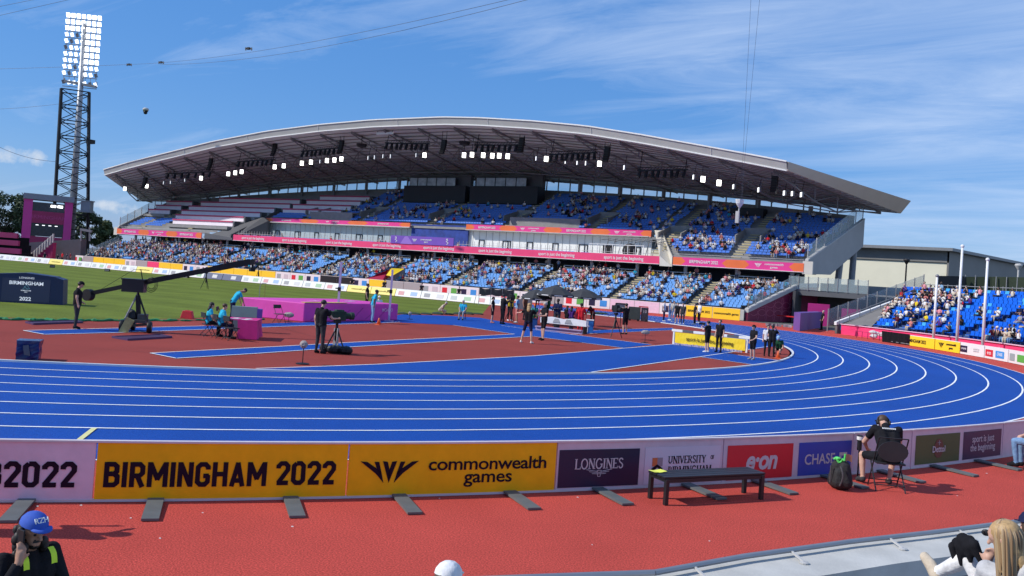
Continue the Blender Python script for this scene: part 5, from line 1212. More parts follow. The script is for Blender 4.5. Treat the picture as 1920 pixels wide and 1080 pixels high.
for x in np.linspace(-1.8, 1.8, 6): b.box((x, 0, .28), (.04, .04, .56))
b.bar((-1.8, 0, .54), (1.8, 0, .54), .04); b.bar((-1.8, 0, .2), (1.8, 0, .2), .03); p = pol(50.6, 47.2); o = b.build('barrier', PINKM, None); o.location = p; o.rotation_euler = (0, 0, R_(47.2-90)); tag(o, 'low pink metal barrier in front of the pink hoarding', 'barrier')
# line of boards on the infield side of the far straight
K = 0; x = -.4; LG = 'boards on the grass edge'
runs = (('white', 4), ('pale yellow', 2), ('white', 5), ('dark slate', 2), ('white', 3), ('pale yellow', 1), ('white', 5), ('pale yellow', 1), ('white', 4), ('pale yellow', 1), ('white', 4), ('pale yellow', 1), ('white', 1))
names1 = [n for n, k in runs for _ in range(k)]
GCOL = {'white': WHITE, 'pale yellow': mat('pale_yellow_board', (.84, .70, .16), .5, .05, 1.5), 'dark slate': mat('slate_board', (.06, .08, .16), .5, .05, 1)}
cols = [RED, SKYB, mat('grey_print', (.3, .36, .36)), GREENB, NAVY, SILVER]
while x > -108:
    nm_ = names1[K % len(names1)]; x2 = x-3.55; cx = (x+x2)/2; cm_ = GCOL[nm_]
    lg = [(-.95, .8, cols[(K*2) % 6]), (.8, .9, cols[(K*2+1) % 6])] if nm_ == 'white' else [(.3, .9, SILVER)] if nm_ == 'dark slate' else []
    far_board((cx, 35.9, 0), 0, 3.5, .78, cm_, [(a, w, mat(m.name+'_faded', tuple(.55*v+.3 for v in m.diffuse_color[:3]), .6)) for a, w, m in lg], 'leaning %s board on the grass edge, %s from the line\'s right end' % (nm_, nth(K+1)), LG, .35, [('commonwealth games', 0, .3, mat('ochre_ink', (.45, .34, .05), .6))] if nm_ == 'pale yellow' else None, .25)
    x = x2; K += 1
# boards in front of the lower tier
K = 0; x = 18.2; LG = 'boards in front of the lower tier'
runs = (('yellow', 2), ('white', 1), ('pale pink', 2), ('white', 2), ('grey', 1), ('white', 6), ('grey', 2), ('yellow', 1), ('white', 1), ('black', 2), ('white', 3), ('yellow', 5), ('white', 2), ('yellow', 2), ('pink', 1), ('grey', 1), ('white', 1), ('yellow', 3), ('grey', 1), ('white', 4), ('grey', 1), ('white', 4), ('yellow', 1), ('pink', 1), ('white', 2), ('grey', 1), ('black', 1), ('yellow', 2))
names2 = [n for n, k in runs for _ in range(k)]
BCOL = {'white': WHITE, 'yellow': YEL2, 'pale pink': PINKB, 'grey': mat('mid_grey_board', (.34, .34, .33), .6, .05, 1), 'black': BLACK, 'pink': PINK}
while x > -106:
    nm_ = names2[K % len(names2)]; x2 = x-3.1; cx = (x+x2)/2; cm_ = BCOL[nm_]
    lg = [(-.8, .8, cols[(K*2) % 6]), (.7, .9, cols[(K*2+3) % 6])] if nm_ == 'white' else []
    far_board((cx, 54.2, 0), 0, 3.06, 1.25, cm_, lg, '%s board before the lower tier, %s from the line\'s right end' % (nm_, nth(K+1)), LG, .08, [(('commonwealth games', 'BIRMINGHAM 2022')[K], 0, .36, PLUM)] if K < 2 else None)
    x = x2; K += 1
# sloping red and yellow canopy over the player tunnel
q = [py(687, 536, 54.6), py(687, 522, 54.6), py(733, 504, 56.8), py(757, 505, 58.2), py(722, 524, 55.5), py(722, 532, 55.5)]
tn = thing('tunnel_canopy', 'sloping red and yellow canopy over a tunnel at the front of the lower tier', 'canopy', (q[0].x, 54.6, 0))
b = MB(); b.prism([q[0], py(712, 534, 54.6), q[2]+Vector((-.6, 0, -.5)), q[2], q[1]], (0, .5, 0)); tp_(b, 'red_side', mat('crimson_panel', (.40, .012, .05), .5, .1, 1), tn)
b = MB(); b.prism([q[2]+Vector((-3.2, -.1, -1.7)), q[2]+Vector((0, -.1, 0)), q[2]+Vector((-.2, -.1, -1.2)), q[2]+Vector((-2.4, -.1, -2.1))], (0, .2, 0)); tp_(b, 'orange_side', mat('orange_panel', (.75, .30, .02), .5, .1, 1), tn)
b = MB(); b.prism([q[2], q[3], py(735, 518, 55.6), py(724, 516, 55.6)], (0, .1, .1)); tp_(b, 'yellow_roof', YEL2, tn)
b = MB(); b.prism([q[3], q[3]+Vector((0, 0, -1.2)), py(716, 534, 55.4), py(716, 528, 55.4)], (0, .3, 0)); tp_(b, 'grey_side', GREYM, tn)
# ---------------------------------------------------------------- overhead cables and flying cameras
def cable(pts, r, label, name='cable'):
    b = MB(); p0 = pts[0]; b.path([p-p0 for p in pts], r, 5); o = b.build(name, mat('cable_grey', (.10, .12, .16), .5)); o.location = p0; tag(o, label, 'cable', 'overhead cables'); return o
def sag(a, c, s, n=14): return [a.lerp(c, i/n)-Vector((0, 0, 4*s*(i/n)*(1-i/n))) for i in range(n+1)]
a, c, e = dp(-300, 133, 190), dp(240, 121, 150), dp(1010, -14, 70)
cable(sag(a, c, .3), .03, 'thin overhead cable running from the left edge to the floodlight mast height')
cable(sag(c, e, 1.2), .022, 'upper of the two long cables sweeping up to the right across the sky'); cable(sag(dp(300, 121, 145), dp(1010, -6, 70), 1.4), .022, 'lower of the two long cables sweeping up to the right across the sky')
cable([dp(-40, 38, 120), dp(135, -2, 110)], .025, 'short cable crossing the top left corner of the sky'); cable([dp(-40, 20, 118), dp(160, -20, 108)], .025, 'second short cable in the top left corner, above the other')
cable(sag(dp(-60, 206, 178), dp(118, 194, 178), .3), .03, 'cable reaching the black lattice tower from the left edge'); cable(sag(dp(-40, 254, 178), dp(108, 303, 178), 1.2), .04, 'dark cable sloping down to the middle of the lattice tower')
cable([dp(1409, -20, 62), dp(1389, 372, 74)], .010, 'left of two near-vertical cables above the right half of the roof'); cable([dp(1426, -20, 62), dp(1396, 300, 74), dp(1391, 372, 74)], .010, 'right of two near-vertical cables above the right half of the roof')
for x, y, t in ((242, 121, 150), (302, 117, 145), (466, 91, 122)):
    o = thing('cable_trolley', 'small dark trolley on the overhead cable, %s of three' % {242: 'leftmost', 302: 'middle', 466: 'rightmost'}[x], 'trolley', dp(x, y, t), 0, 'trolleys on the overhead cable'); b = MB(); b.tube((-.5, 0, .1), (.5, 0, -.05), .09, 6); b.box((0, 0, 0), (.5, .3, .3)); b.build('body', BLACK, o); b = MB(); b.tube((-.6, 0, .2), (-.6, .05, -.2), .1, 6); b.tube((.6, 0, .1), (.6, .05, -.3), .1, 6); b.build('pulley', GREYM, o)
o = thing('flying_camera', 'round white and black camera pod hanging in the sky right of the mast', 'camera', dp(273, 208, 95)); b = MB(); b.ball((0, 0, .16), .34, (1, 1, .6)); b.build('shell', LGREY, o, True); b = MB(); b.ball((0, 0, -.16), .22, (1, 1, 1)); b.box((0, 0, 0), (.5, .3, .16)); b.build('lens_ball', BLACK, o, True)
o = thing('hanging_camera', 'white slender camera pod hanging on the two vertical cables before the stand', 'camera', dp(1386, 395, 74)); b = MB(); b.lathe([(.12, .75), (.38, .95), (.32, .6), (.08, .25)], n=10); b.build('shell', WHITE, o); b = MB(); b.tube((0, 0, .3), (-.1, 0, -.6), .06, 6); b.box((-.12, 0, -.55), (.28, .25, 1.0)); b.build('stem', LGREY, o)

# ---------------------------------------------------------------- equipment in the infield
def box_part(par, name, c, d, m, rz=0., bevel=0., M=None):
    b = MB(); b.box(c, d, rz, M=M); return b.build(name, m, par, bevel=bevel)
# LED screen
p0, p1 = gp(-5, 566), gp(100, 571.5); r_ = (p1-p0).normalized(); L = (p1-p0).length
sc = thing('led_screen', 'dark navy scoreboard screen on the grass showing white lettering', 'screen', p0, math.atan2(r_.y, r_.x))
kz = FPX/dep(p1); H_ = 52/kz
b = MB(); b.prism([(-.25, 0, 0), (L+.05, 0, 0), (L, 0, H_), (L*.45, 0, H_+.12), (-.2, 0, H_)], (0, 1.3, 0)); b.prism([(L+.0, .0, 0), (L+.42, .05, 0), (L+.36, .05, H_-.12), (L, 0, H_-.02)], (0, 1.2, 0)); b.build('housing', mat('screen_navy', (.012, .022, .085), .5, .15, 1), sc)
F = frame((L*.5-.03, -.012, H_*.47), (1, 0, 0), (0, 0, 1)); flat(rect(0, 0, L*.86, H_*.82), F, mat('screen_face', (.018, .025, .065), .35, .05, 1, emit=.25), sc, 'display', .006)
G = F @ Matrix.Translation((0, 0, .01)); SCW = mat('screen_white', (.8, .8, .85), .5, emit=.35)
text('BIRMINGHAM', .24, G @ Matrix.Translation((0, H_*.245, 0)), SCW, sc, .03, 1.05); text('2022', .25, G @ Matrix.Translation((0, -H_*.315, 0)), SCW, sc, .03, 1.05); text('LONGINES', .13, G @ Matrix.Translation((0, H_*.435, 0)), SCW, sc, .006, 1.1)
text('BIRMINGHAM\n2022', .075, G @ Matrix.Translation((0, -.06, 0)), SCW, sc, .01, 1.)
b = MB()
for a, c in (((-.15, .02), (.02, .26)), ((.02, .26), (.16, .06)), ((.16, .06), (-.15, .02)), ((-.1, .16), (.1, .02))): b.bar(G @ Vector((a[0], a[1]+.02, 0)), G @ Vector((c[0], c[1]+.02, 0)), .016, .006)
b.build('emblem', mat('screen_teal', (.25, .6, .7), .5, emit=.3), sc)
# bin wrapped in blue plastic
p = gp(53, 674); k = FPX/dep(p); h = 37/k; w = 38/k; bn = thing('waste_bin', 'square bin wrapped in creased dark blue plastic beside the inside lane', 'bin', p, head(8, p))
b = MB(); rs = random.Random(3); n = 8; 
def ringp(z, s, jit): 
    o_ = []
    for sx, sy in ((-1, -1), (1, -1), (1, 1), (-1, 1)):
        for q in range(4):
            nx = {(-1, -1): (1, -1), (1, -1): (1, 1), (1, 1): (-1, 1), (-1, 1): (-1, -1)}[(sx, sy)]; f = q/4
            o_.append((s*w/2*(sx+(nx[0]-sx)*f)+rs.uniform(-jit, jit), s*w/2*(sy+(nx[1]-sy)*f)+rs.uniform(-jit, jit), z))
    return o_
R5 = [ringp(h*i/6, .94+.1*i/6, .02) for i in range(7)]; vs = [v for r in R5 for v in r]; fs = [(j*16+i, j*16+(i+1) % 16, (j+1)*16+(i+1) % 16, (j+1)*16+i) for j in range(6) for i in range(16)]+[tuple(range(96, 112))]
b.add(vs, fs); b.build('wrap', mat('blue_plastic', (.010, .018, .10), .22, .5, 3), bn)
b = MB(); b.prism([(-.12*w, -w*.56, h*.3), (.15*w, -w*.56, h*.25), (.02, -w*.56, h*.8), (-.2*w, -w*.56, h*.75)], (0, -.01, 0)); b.build('print', mat('grey_print_dark', (.09, .09, .11), .4), bn)
# long steel edging trays
for i, (a, c, e, f) in enumerate((((210, 634), (240, 639), (322, 634), (300, 630)), ((48, 606), (63, 609.5), (155, 606), (140, 603)))):
    q = [gp(*v) for v in (a, c, e, f)]; o = thing('take_off_tray', 'shallow dark tray on the red rubber, %s' % ('in front of the camera crane' if i == 0 else 'behind the crane operator'), 'tray', q[0]); z = Vector((0, 0, 1)); b = MB()
    for u, v in zip(q, q[1:]+q[:1]): b.bar(u-q[0]+z*.04, v-q[0]+z*.04, .03, .07)
    b.build('rim', mat('dark_rim', (.07, .03, .10), .5), o); b = MB(); b.prism([v-q[0]+z*.0 for v in q], z*.05); b.build('tray', mat('tray_dark', (.05, .015, .05), .6), o)
# green rolled net along the grass edge
b = MB(); pts = []; NRD = []
for i in range(90): x = -30+i*5.9; pts.append(gp(x, 600.8-(.013*max(0, x-330))+.5*math.sin(i*.9)-(.02*max(0, 130-x)), .04)); NRD.append((.06 if x < 330 else .035)+.02*math.sin(i*1.3)+.012*math.sin(i*2.9))
P0 = pts[0]; pts = [p-P0 for p in pts]
for i, (a, c) in enumerate(zip(pts, pts[1:])): b.tube(a, c, NRD[i], 7, NRD[i+1])
o = b.build('rolled_net', mat('green_net', (.015, .22, .08), .8, .7, .4)); o.location = P0; tag(o, 'long rolled green net lying along the grass edge', 'net')
for j, (x0, x1, y) in enumerate(((745, 905, 589.5), (1100, 1135, 589))):
    a, c = gp(x0, y), gp(x1, y); d = c-a; b = MB(); rs = random.Random(9+j)
    for i in range(8 if j == 0 else 4): t = (i+.5)/(8 if j == 0 else 4); b.ball(d*t+Vector((0, 0, .04)), .28 if j else .20, (2.6 if j == 0 else 2.2, .9, rs.uniform(.35, .8)), 9, 5)
    o = b.build('folded_net', mat('dark_green_net', (.012, .035, .022) if j == 0 else (.01, .16, .07), .8, .4, 3)); o.location = a; tag(o, 'heap of dark folded netting on the grass edge right of the mat' if j == 0 else 'bright green folded cover lying behind the blue cooler', 'net')
# camera crane
cp_ = gp(258, 622); kc = FPX/dep(cp_); cr = thing('camera_crane', 'black camera crane on a wheeled tripod base with a long raised boom', 'camera crane', cp_)
def lc(x, y, dd=0.):                          # local point of the crane at a photo position, in its own upright plane
    return dp(x, y, dep(cp_)+dd)-cp_
top = lc(259, 549); 
for x, y, dd in ((229, 608, -.3), (262, 604, .9), (278, 606, -.2)): b = MB(); b.tube(top, lc(x, y, dd), .035, 7); b.build('leg', GREYM if x < 240 else BLACK, cr)
b = MB(); b.tube(top-Vector((0, 0, .1)), lc(260, 600), .09, 8); b.build('column', BLACK, cr)
for x, y, dd in ((228, 616.5, -.4), (249, 617, .5), (280, 617, -.3)):
    c = lc(x, y, dd); c.z = .22; M = Matrix.Translation(c) @ Matrix.Rotation(head(75), 4, 'Z') @ Matrix.Rotation(math.pi/2, 4, 'X')
    b = MB(); b.lathe([(.11, -.07), (.2, -.08), (.22, -.04), (.22, .04), (.2, .08), (.11, .07)], n=16); b.v = [tuple(M @ Vector(v)) for v in b.v]; wv = b.build('wheel', BLACK, cr, True); b = MB(); b.lathe([(.03, -.085), (.1, -.075), (.1, .075), (.03, .085)], n=12); b.v = [tuple(M @ Vector(v)) for v in b.v]; b.build('rim', GREYM, wv)
b = MB(); b.bar(lc(230, 612, -.3), lc(282, 608, -.2), .08); b.bar(lc(230, 612, -.3), lc(250, 610, .6), .08); b.bar(lc(282, 608, -.2), lc(250, 610, .6), .08); b.box(lc(264, 602), (.75, .45, .12), head(80)); b.box(lc(268, 594), (.4, .3, .2), head(80)); b.build('dolly', mat('dolly_dark', (.05, .055, .055), .5, .4, 5), cr)
b = MB(); b.box((0, 0, 0), (.30, .08, .62), M=Matrix.Translation(lc(237, 612, -.7)) @ Matrix.Rotation(head(170), 4, 'Z') @ Matrix.Rotation(R_(-24), 4, 'Y')); b.build('battery_case', mat('case_yellow_grey', (.28, .28, .12), .6, .3, 8), cr)
b = MB(); b.ball(lc(246, 595), .26, (1, .7, 1.2)); b.build('cable_drum', BLACK, cr)
b = MB(); c = lc(252, 537); b.box(c+Vector((0, 0, .02)), (.78, .5, .46), head(172)); b.box(c+Vector((0, 0, .26)), (.84, .55, .05), head(172)); b.build('control_box', mat('crane_black', (.008, .008, .010), .4, .2, 4), cr)
b = MB(); b.bar(lc(168, 550.5), lc(252, 533), .13, .15); b.bar(lc(246, 534), lc(470, 490.5, 1.5), .13, .2); b.bar(lc(400, 504, 1.1), lc(468, 491, 1.5), .14, .24); b.build('boom', BLACK, cr)
M = Matrix.Translation(lc(166, 553)) @ Matrix.Rotation(head(90), 4, 'Z') @ Matrix.Rotation(math.pi/2, 4, 'Y') @ Matrix.Rotation(0, 4, 'X')
b = MB()
for q in (-.08, .0, .08): b.lathe([(.05, q-.035), (.22, q-.035), (.22, q+.03), (.05, q+.03)], n=16)
M = Matrix.Translation(lc(166, 553)) @ Matrix.Rotation(head(20), 4, 'Z') @ Matrix.Rotation(math.pi/2, 4, 'X'); b.v = [tuple(M @ Vector(v)) for v in b.v]; b.build('counterweight', BLACK, cr)
b = MB(); b.tube(lc(268, 528), lc(264, 505), .02, 6); b.tube(lc(252, 505), lc(180, 548), .008, 5); b.tube(lc(264, 506), lc(252, 505), .008, 5); b.build('mast_stay', BLACK, cr)
b = MB(); 
for k in range(3):
    cc = lc(284, 534); pts = [cc+RT*(.14+.05*k)*math.cos(t)+Vector((0, 0, 1))*(.16+.06*k)*math.sin(t) for t in np.linspace(0, 6.28, 13)]; b.path(pts, .012, 4)
b.build('cable_loops', BLACK, cr)
b = MB(); c = lc(474, 489, 1.5); b.box(c+Vector((0, 0, -.05)), (.2, .16, .2), head(90)); b.tube(c, c-Vector((0, 0, .3)), .04, 6); b.box(c-Vector((0, 0, .34)), (.3, .18, .16), head(60)); b.build('remote_head', BLACK, cr)
# tables, cases and chairs
CHB = mat('chair_black', (.02, .02, .022), .5, .2, 5)
def folding_chair(loc, rz, label, w=.44, group=None, back='bar'):
    o = thing('folding_chair', label, 'chair', loc, rz, group)          # faces +Y
    b = MB(); b.box((0, .02, .45), (w, .40, .03)); b.build('seat', CHB, o, bevel=.008)
    b = MB()
    if back == 'bar': b.box((0, -.22, .80), (w, .025, .18))
    else:
        b.prism([(w*.52*math.cos(t), -.24, .66+.17*math.sin(t)) for t in np.linspace(0, 2*math.pi, 20)[:-1]], (0, .02, 0))
    b.build('backrest', CHB, o)
    for s in (-1, 1):
        b = MB(); x = s*w/2; b.tube((x, -.24, .88), (x, .24, .0), .012, 6); b.build('leg', CHB, o); b = MB(); b.tube((x, .18, .46), (x, -.24, 0), .012, 6); b.build('leg', CHB, o)
    [MB().tube((-w/2, y, z), (w/2, y, z), .010, 5).build('stretcher', CHB, o) for y, z in ((.17, .12), (-.17, .10), (-.24, .88))]
    return o
t0 = gp(455, 634); tb = thing('officials_table', 'officials table covered with a bright pink cloth, papers on top', 'table', t0, head(8, t0))
tw, td = 1.15, 1.5
b = MB(); rows = []
for z, f in ((0.04, 1.06), (.35, 1.03), (.72, 1.0)):
    rows.append([(tw/2*f*sx+.03*math.sin(i*2+z*5), td/2*f*sy, z) for i, (sx, sy) in enumerate(((-.2, -1), (.2, -1), (.6, -1), (1, -1), (1, -.5), (1, 0), (1, .5), (1, 1)))])
b.sheet(rows); b.prism([(-tw/2, -td/2, .72), (tw/2, -td/2, .72), (tw/2, td/2, .72), (-tw/2, td/2, .72)], (0, 0, .02)); b.build('tablecloth', mat('table_cloth', (.60, .015, .20), .7, .2, 2), tb)
b = MB(); [b.box((-tw/2+.05, sy*(td/2-.08), .36), (.04, .04, .72)) for sy in (-1, 1)]; b.build('legs', CHB, tb)
for k, (x, y) in enumerate(((-.3, -.4), (.1, -.5), (-.25, .05), (.2, -.1))):
    pp = thing('paper', 'white %s sheet of paper lying on the pink officials table' % ('first second third fourth'.split()[k]), 'paper', tb.matrix_world @ Vector((0, 0, 0)), 0, 'papers on the pink table'); pp.location = t0+Matrix.Rotation(head(8, t0), 3, 'Z') @ Vector((x, y, .745)); pp.rotation_euler.z = head(8+k*20, t0)
    b = MB(); b.prism([(-.15, -.105, 0), (.15, -.105, 0), (.15, .105, 0), (-.15, .105, 0)], (0, 0, .006)); b.build('sheet', WHITE, pp)
p = gp(455, 622); db = thing('display_board', 'grey-green slanted display case with pink end behind the officials table', 'case', p, head(4, p)); z0 = .62
b = MB(); b.prism([(-.5, -.12, z0), (.52, -.12, z0), (.52, -.05, z0+.42), (-.5, -.05, z0+.42)], (0, .3, 0)); b.box((0, 0, z0/2), (.9, .25, z0)); b.build('case', mat('case_grey_green', (.20, .27, .26), .5, .1, 2), db); b = MB(); b.box((.62, .1, .5), (.2, .4, .95)); b.build('end_panel', PURPLE, db)
for i, (x, y, lb, a) in enumerate(((389, 630, 'black folding chair under the seated dark-haired official at the table', 70), (412, 634, 'black folding chair under the seated fair-haired official at the table', 70), (432, 638, 'empty black folding chair nearest the viewer at the pink table', 60), (523, 606, 'black folding chair standing before the pink landing mat', 140), (866, 600, 'folding chair on the red rubber under a seated official near the grass', 190), (415, 614, 'folding chair half hidden behind the officials table', 100))):
    p = gp(x, y); folding_chair(p, head(a, p), lb, group='folding chairs in the infield')
p = gp(351, 597); o = thing('red_marker_box', 'red trapezoid plastic block on the grass edge', 'marker', p, head(15, p)); k = FPX/dep(p)
b = MB(); b.box((0, 0, .18), (.58, .4, .36), taper=.72); b.build('block', mat('red_plastic', (.55, .02, .025), .4, .1, 3), o, bevel=.02); b = MB(); b.box((0, 0, .37), (.2, .12, .03)); b.build('handle', RED, o)
# high jump landing mat
c = gp(569, 604); l_ = gp(492.5, 596); r2 = gp(745, 601); k = FPX/dep(c); hm = 36/k
ux, uy = (r2-c), (l_-c); mt_ = thing('landing_mat', 'large magenta high jump landing mat with scuffed fabric sides', 'landing mat', c)
uy = Vector((-ux.y, ux.x, 0)).normalized()*4.0 if False else uy.normalized()*max(uy.length, 4.)
b = MB(); z = Vector((0, 0, hm)); V = [Vector(), ux, ux+uy, uy]
b.prism(V, z); b.build('cushion', mat('mat_magenta', (.62, .05, .38), .65, .14, .9, .3, 6.), mt_, bevel=.05)
lf = (V[3]-V[0]); b = MB(); nl = Vector((lf.y, -lf.x, 0)).normalized(); nl = nl if nl.dot(RT) < 0 else -nl
F1 = frame(V[0]+ux*.87+Vector((0, 0, hm*.62))+Vector((ux.y, -ux.x, 0)).normalized()*.012, ux, (0, 0, 1)); text('MONDO', .26, F1, mat('mat_ink', (.75, .45, .65), .6), mt_, .015)
b = MB(); b.prism([V[0]+ux*.0+z*1.0+Vector((0, 0, .012)), V[0]+ux*.42+z+Vector((0, 0, .012)), V[0]+ux*.40+uy*.14+z+Vector((0, 0, .012)), V[0]+ux*.02+uy*.1+z+Vector((0, 0, .012))], (0, 0, .02)); b.build('board_strip', mat('ochre_strip', (.62, .42, .12), .6), mt_)
b = MB()
for s, q in ((.25, .4), (.55, .3), (.7, .5)): b.prism([V[0]+ux*s+uy*q+z+Vector((0, 0, .012)), V[0]+ux*(s+.14)+uy*(q-.03)+z+Vector((0, 0, .012)), V[0]+ux*(s+.13)+uy*(q+.06)+z+Vector((0, 0, .012))], (0, 0, .006))
b.build('print', mat('mat_pale', (.75, .5, .7), .6), mt_)
o_ = Vector((ux.y, -ux.x, 0)).normalized()
b = MB(); rs = random.Random(5)
for i in range(7): t = .06+.14*i; b.bar(ux*t+o_*.01+Vector((0, 0, .1)), ux*(t+.11)+o_*.01+Vector((0, 0, hm*.8*rs.random())), .02, .02)
b.build('seams', mat('mat_seam', (.30, .03, .22), .7), mt_)
for i, (x, yb, yt) in enumerate(((632, 601, 492), (729, 603, 507))):
    p = gp(x, yb); hgt = (yb-yt)/(FPX/dep(p)); o = thing('jump_upright', 'tall lilac high jump upright at the %s end of the mat front' % ('left' if i == 0 else 'right'), 'upright', p, head(0), 'high jump uprights')
    b = MB(); b.box((0, 0, hgt/2+.05), (.11, .09, hgt)); b.build('post', mat('lilac_post', (.42, .36, .58), .4, .1, 2), o); b = MB(); b.box((0, 0, .04), (.5, .6, .07)); b.build('base', mat('upright_base', (.3, .22, .42), .5), o); b = MB(); b.box((-.12, -.02, 1.75), (.18, .12, .06)); b.box((0, -.02, 1.72), (.16, .14, .2)); b.build('bar_holder', BLACK, o)
def mic(x, y, hpx, label, tilt=0., rr=1.):
    p = gp(x, y); h = hpx/(FPX/dep(p)); o = thing('microphone_stand', label, 'microphone', p, 0, 'fluffy microphones on stands'); b = MB(); b.tube((0, 0, .02), (0, 0, h-.1), .014, 6); b.build('stand', BLACK, o); b = MB(); b.lathe([(.2, 0), (.2, .03), (.04, .05)], n=12); b.build('base', BLACK, o)
    b = MB(); b.ball((0, 0, h-.06), .12*rr, (1, 1, 1) if not tilt else (2., 1, 1), 10, 7); b.v = [tuple(Vector(v)+Vector((rnd.uniform(-.012, .012), rnd.uniform(-.012, .012), rnd.uniform(-.012, .012)))) for v in b.v]; b.build('windshield', mat('fluffy_grey', (.32, .28, .26), .95, .4, 20), o); o.rotation_euler.z = head(90)+math.pi/2; return o
mic(567, 683, 41, 'grey fluffy microphone on a black stand in the foreground left of the lane line'); mic(1209, 643, 22, 'long grey fluffy microphone on a stand left of the water jump hurdle', 1); mic(541, 604, 16, 'long grey fluffy microphone low before the left end of the mat', 1, 1.1); mic(768, 599, 13, 'pale fluffy microphone at the right end of the mat', 0)
def cone(x, y, hpx, label):
    p = gp(x, y); h = hpx/(FPX/dep(p)); o = thing('traffic_cone', label, 'cone', p, 0, 'orange cones in the infield'); b = MB(); b.lathe([(h*.33, .03), (h*.10, h*.95), (h*.06, h)], n=12); b.build('cone', mat('cone_orange', (.75, .14, .04), .45, .1, 3), o, True); b = MB(); b.box((0, 0, .015), (h*.85, h*.85, .03)); b.build('base', MATS['cone_orange'], o)
cone(710, 609, 13, 'small orange cone before the right upright of the mat'); cone(1396, 661, 13, 'orange cone behind the man with the cap near the water jump'); cone(1459, 672, 14, 'orange bucket-shaped cone before the crouching person in the bend')
# bent hook stand on the grass
p = gp(484, 583); k = FPX/dep(p); o = thing('hook_stand', 'thin bent metal stand with a hanging rod on the grass left of the mat', 'stand', p); b = MB(); h = 52/k; pts = [Vector((0, 0, 0)), Vector((0, 0, h*.88)), rh*.04+Vector((0, 0, h*.96)), rh*.12+Vector((0, 0, h)), rh*.36+Vector((0, 0, h))]; b.path(pts, .022, 6); b.build('pole', GREYM, o); b = MB(); b.tube(rh*.30+Vector((0, 0, h*.95)), rh*.31+Vector((0, 0, h*.38)), .014, 5); b.build('rod', mat('brass_rod', (.3, .2, .06), .4), o); b = MB(); b.lathe([(.22, 0), (.2, .05), (.05, .08)], n=12); b.build('base', BLACK, o)
# monitors and cameras on the far grass
for i, (x, y) in enumerate(((98, 502), (201, 509), (349, 521), (452, 528))):
    p = gp(x, y); o = thing('ground_speaker', 'small black monitor box on the grass, %s from the left' % nth(i+1), 'monitor', p, head(20*i, p), 'black boxes on the grass'); b = MB(); b.prism([(-.3, -.2, 0), (-.3, .25, 0), (-.3, .2, .3), (-.3, -.05, .36)], (.6, 0, 0)); b.build('cabinet', BLACK, o); b = MB(); b.box((0, -.16, .16), (.5, .02, .2), M=Matrix.Translation((0, -.14, .18)) @ Matrix.Rotation(R_(-22), 4, 'X')); b.build('grille', DGREY, o)
def tv_camera(x, y, hpx, label, rz, cov='dark_green_net', low=False, pneu=False):
    p = gp(x, y); h = hpx/(FPX/dep(p)); o = thing('tv_camera', label, 'television camera', p, rz)      # looks along +Y
    for i in range(3): a = 2.1*i+.5; b = MB(); b.tube((0, 0, h*.62), (.42*math.cos(a), .42*math.sin(a), .03), .03, 6, .022); b.build('leg', BLACK, o)
    b = MB(); b.tube((0, 0, h*.3), (0, 0, h*.74), .05, 8); b.box((0, 0, h*.76), (.18, .2, .12)); b.build('head', BLACK, o)
    b = MB(); b.box((0, .02, h*.9), (.26, .5, .32)); b.box((0, -.22, h*.92), (.3, .14, .24)); b.box((0, .05, h*1.01), (.2, .3, .1)); b.build('camera_body', mat(cov, (.012, .035, .022), .8) if cov in MATS else BLACK, o, bevel=.02)
    b = MB(); M = Matrix.Translation((0, .25, h*.9)) @ Matrix.Rotation(-math.pi/2, 4, 'X'); b.lathe([(.10, 0), (.11, .12), (.10, .2), (.13, .22), (.13, .34), (.1, .34)], n=12); b.v = [tuple(M @ Vector(v)) for v in b.v]; b.build('lens', MATS.get(cov, BLACK) if cov != 'x' else BLACK, o)
    b = MB(); b.tube((.08, -.15, h*.76), (.16, -.6, h*.66), .014, 5); b.box((0, -.33, h*.98), (.2, .05, .14)); b.build('pan_bar', BLACK, o)
    if pneu: b = MB(); [b.tube((.08*math.cos(a), .08*math.sin(a), .1), (.08*math.cos(a), .08*math.sin(a), h*.6), .022, 6) for a in (0, 1.6, 3.1, 4.7)]; b.build('pedestal_tubes', LGREY, o); b = MB(); rs = random.Random(2); [b.ball((rs.uniform(-.45, .5), rs.uniform(-.3, .3), .14), .16, (1.2, 1, .9), 8, 5) for _ in range(8)]; b.build('cable_pile', BLACK, o); b = MB(); [b.tube((.4*math.cos(a)-.04, .4*math.sin(a), .08), (.4*math.cos(a)+.04, .4*math.sin(a), .08), .09, 10) for a in (.5, 2.6, 4.7)]; b.build('caster', BLACK, o)
    return o
p = gp(628, 662); tv_camera(628, 662, 78, 'large television camera with a dark green rain cover on a wheeled pedestal in the foreground', head(65, p), 'dark_green_net', pneu=True)
p = gp(385, 542); tv_camera(385, 542, 40, 'unmanned television camera on a tripod alone on the grass', head(80, p)); p = gp(1152, 634); tv_camera(1152, 634, 60, 'television camera on a tripod right of the blue cooler', head(150, p), 'x'); p = gp(956, 606); tv_camera(956, 606, 52, 'television camera on a tripod among the group left of the parasols', head(200, p), 'x'); p = gp(483, 530); tv_camera(483, 530, 38, 'television camera on the grass below the tip of the crane boom', head(100, p))
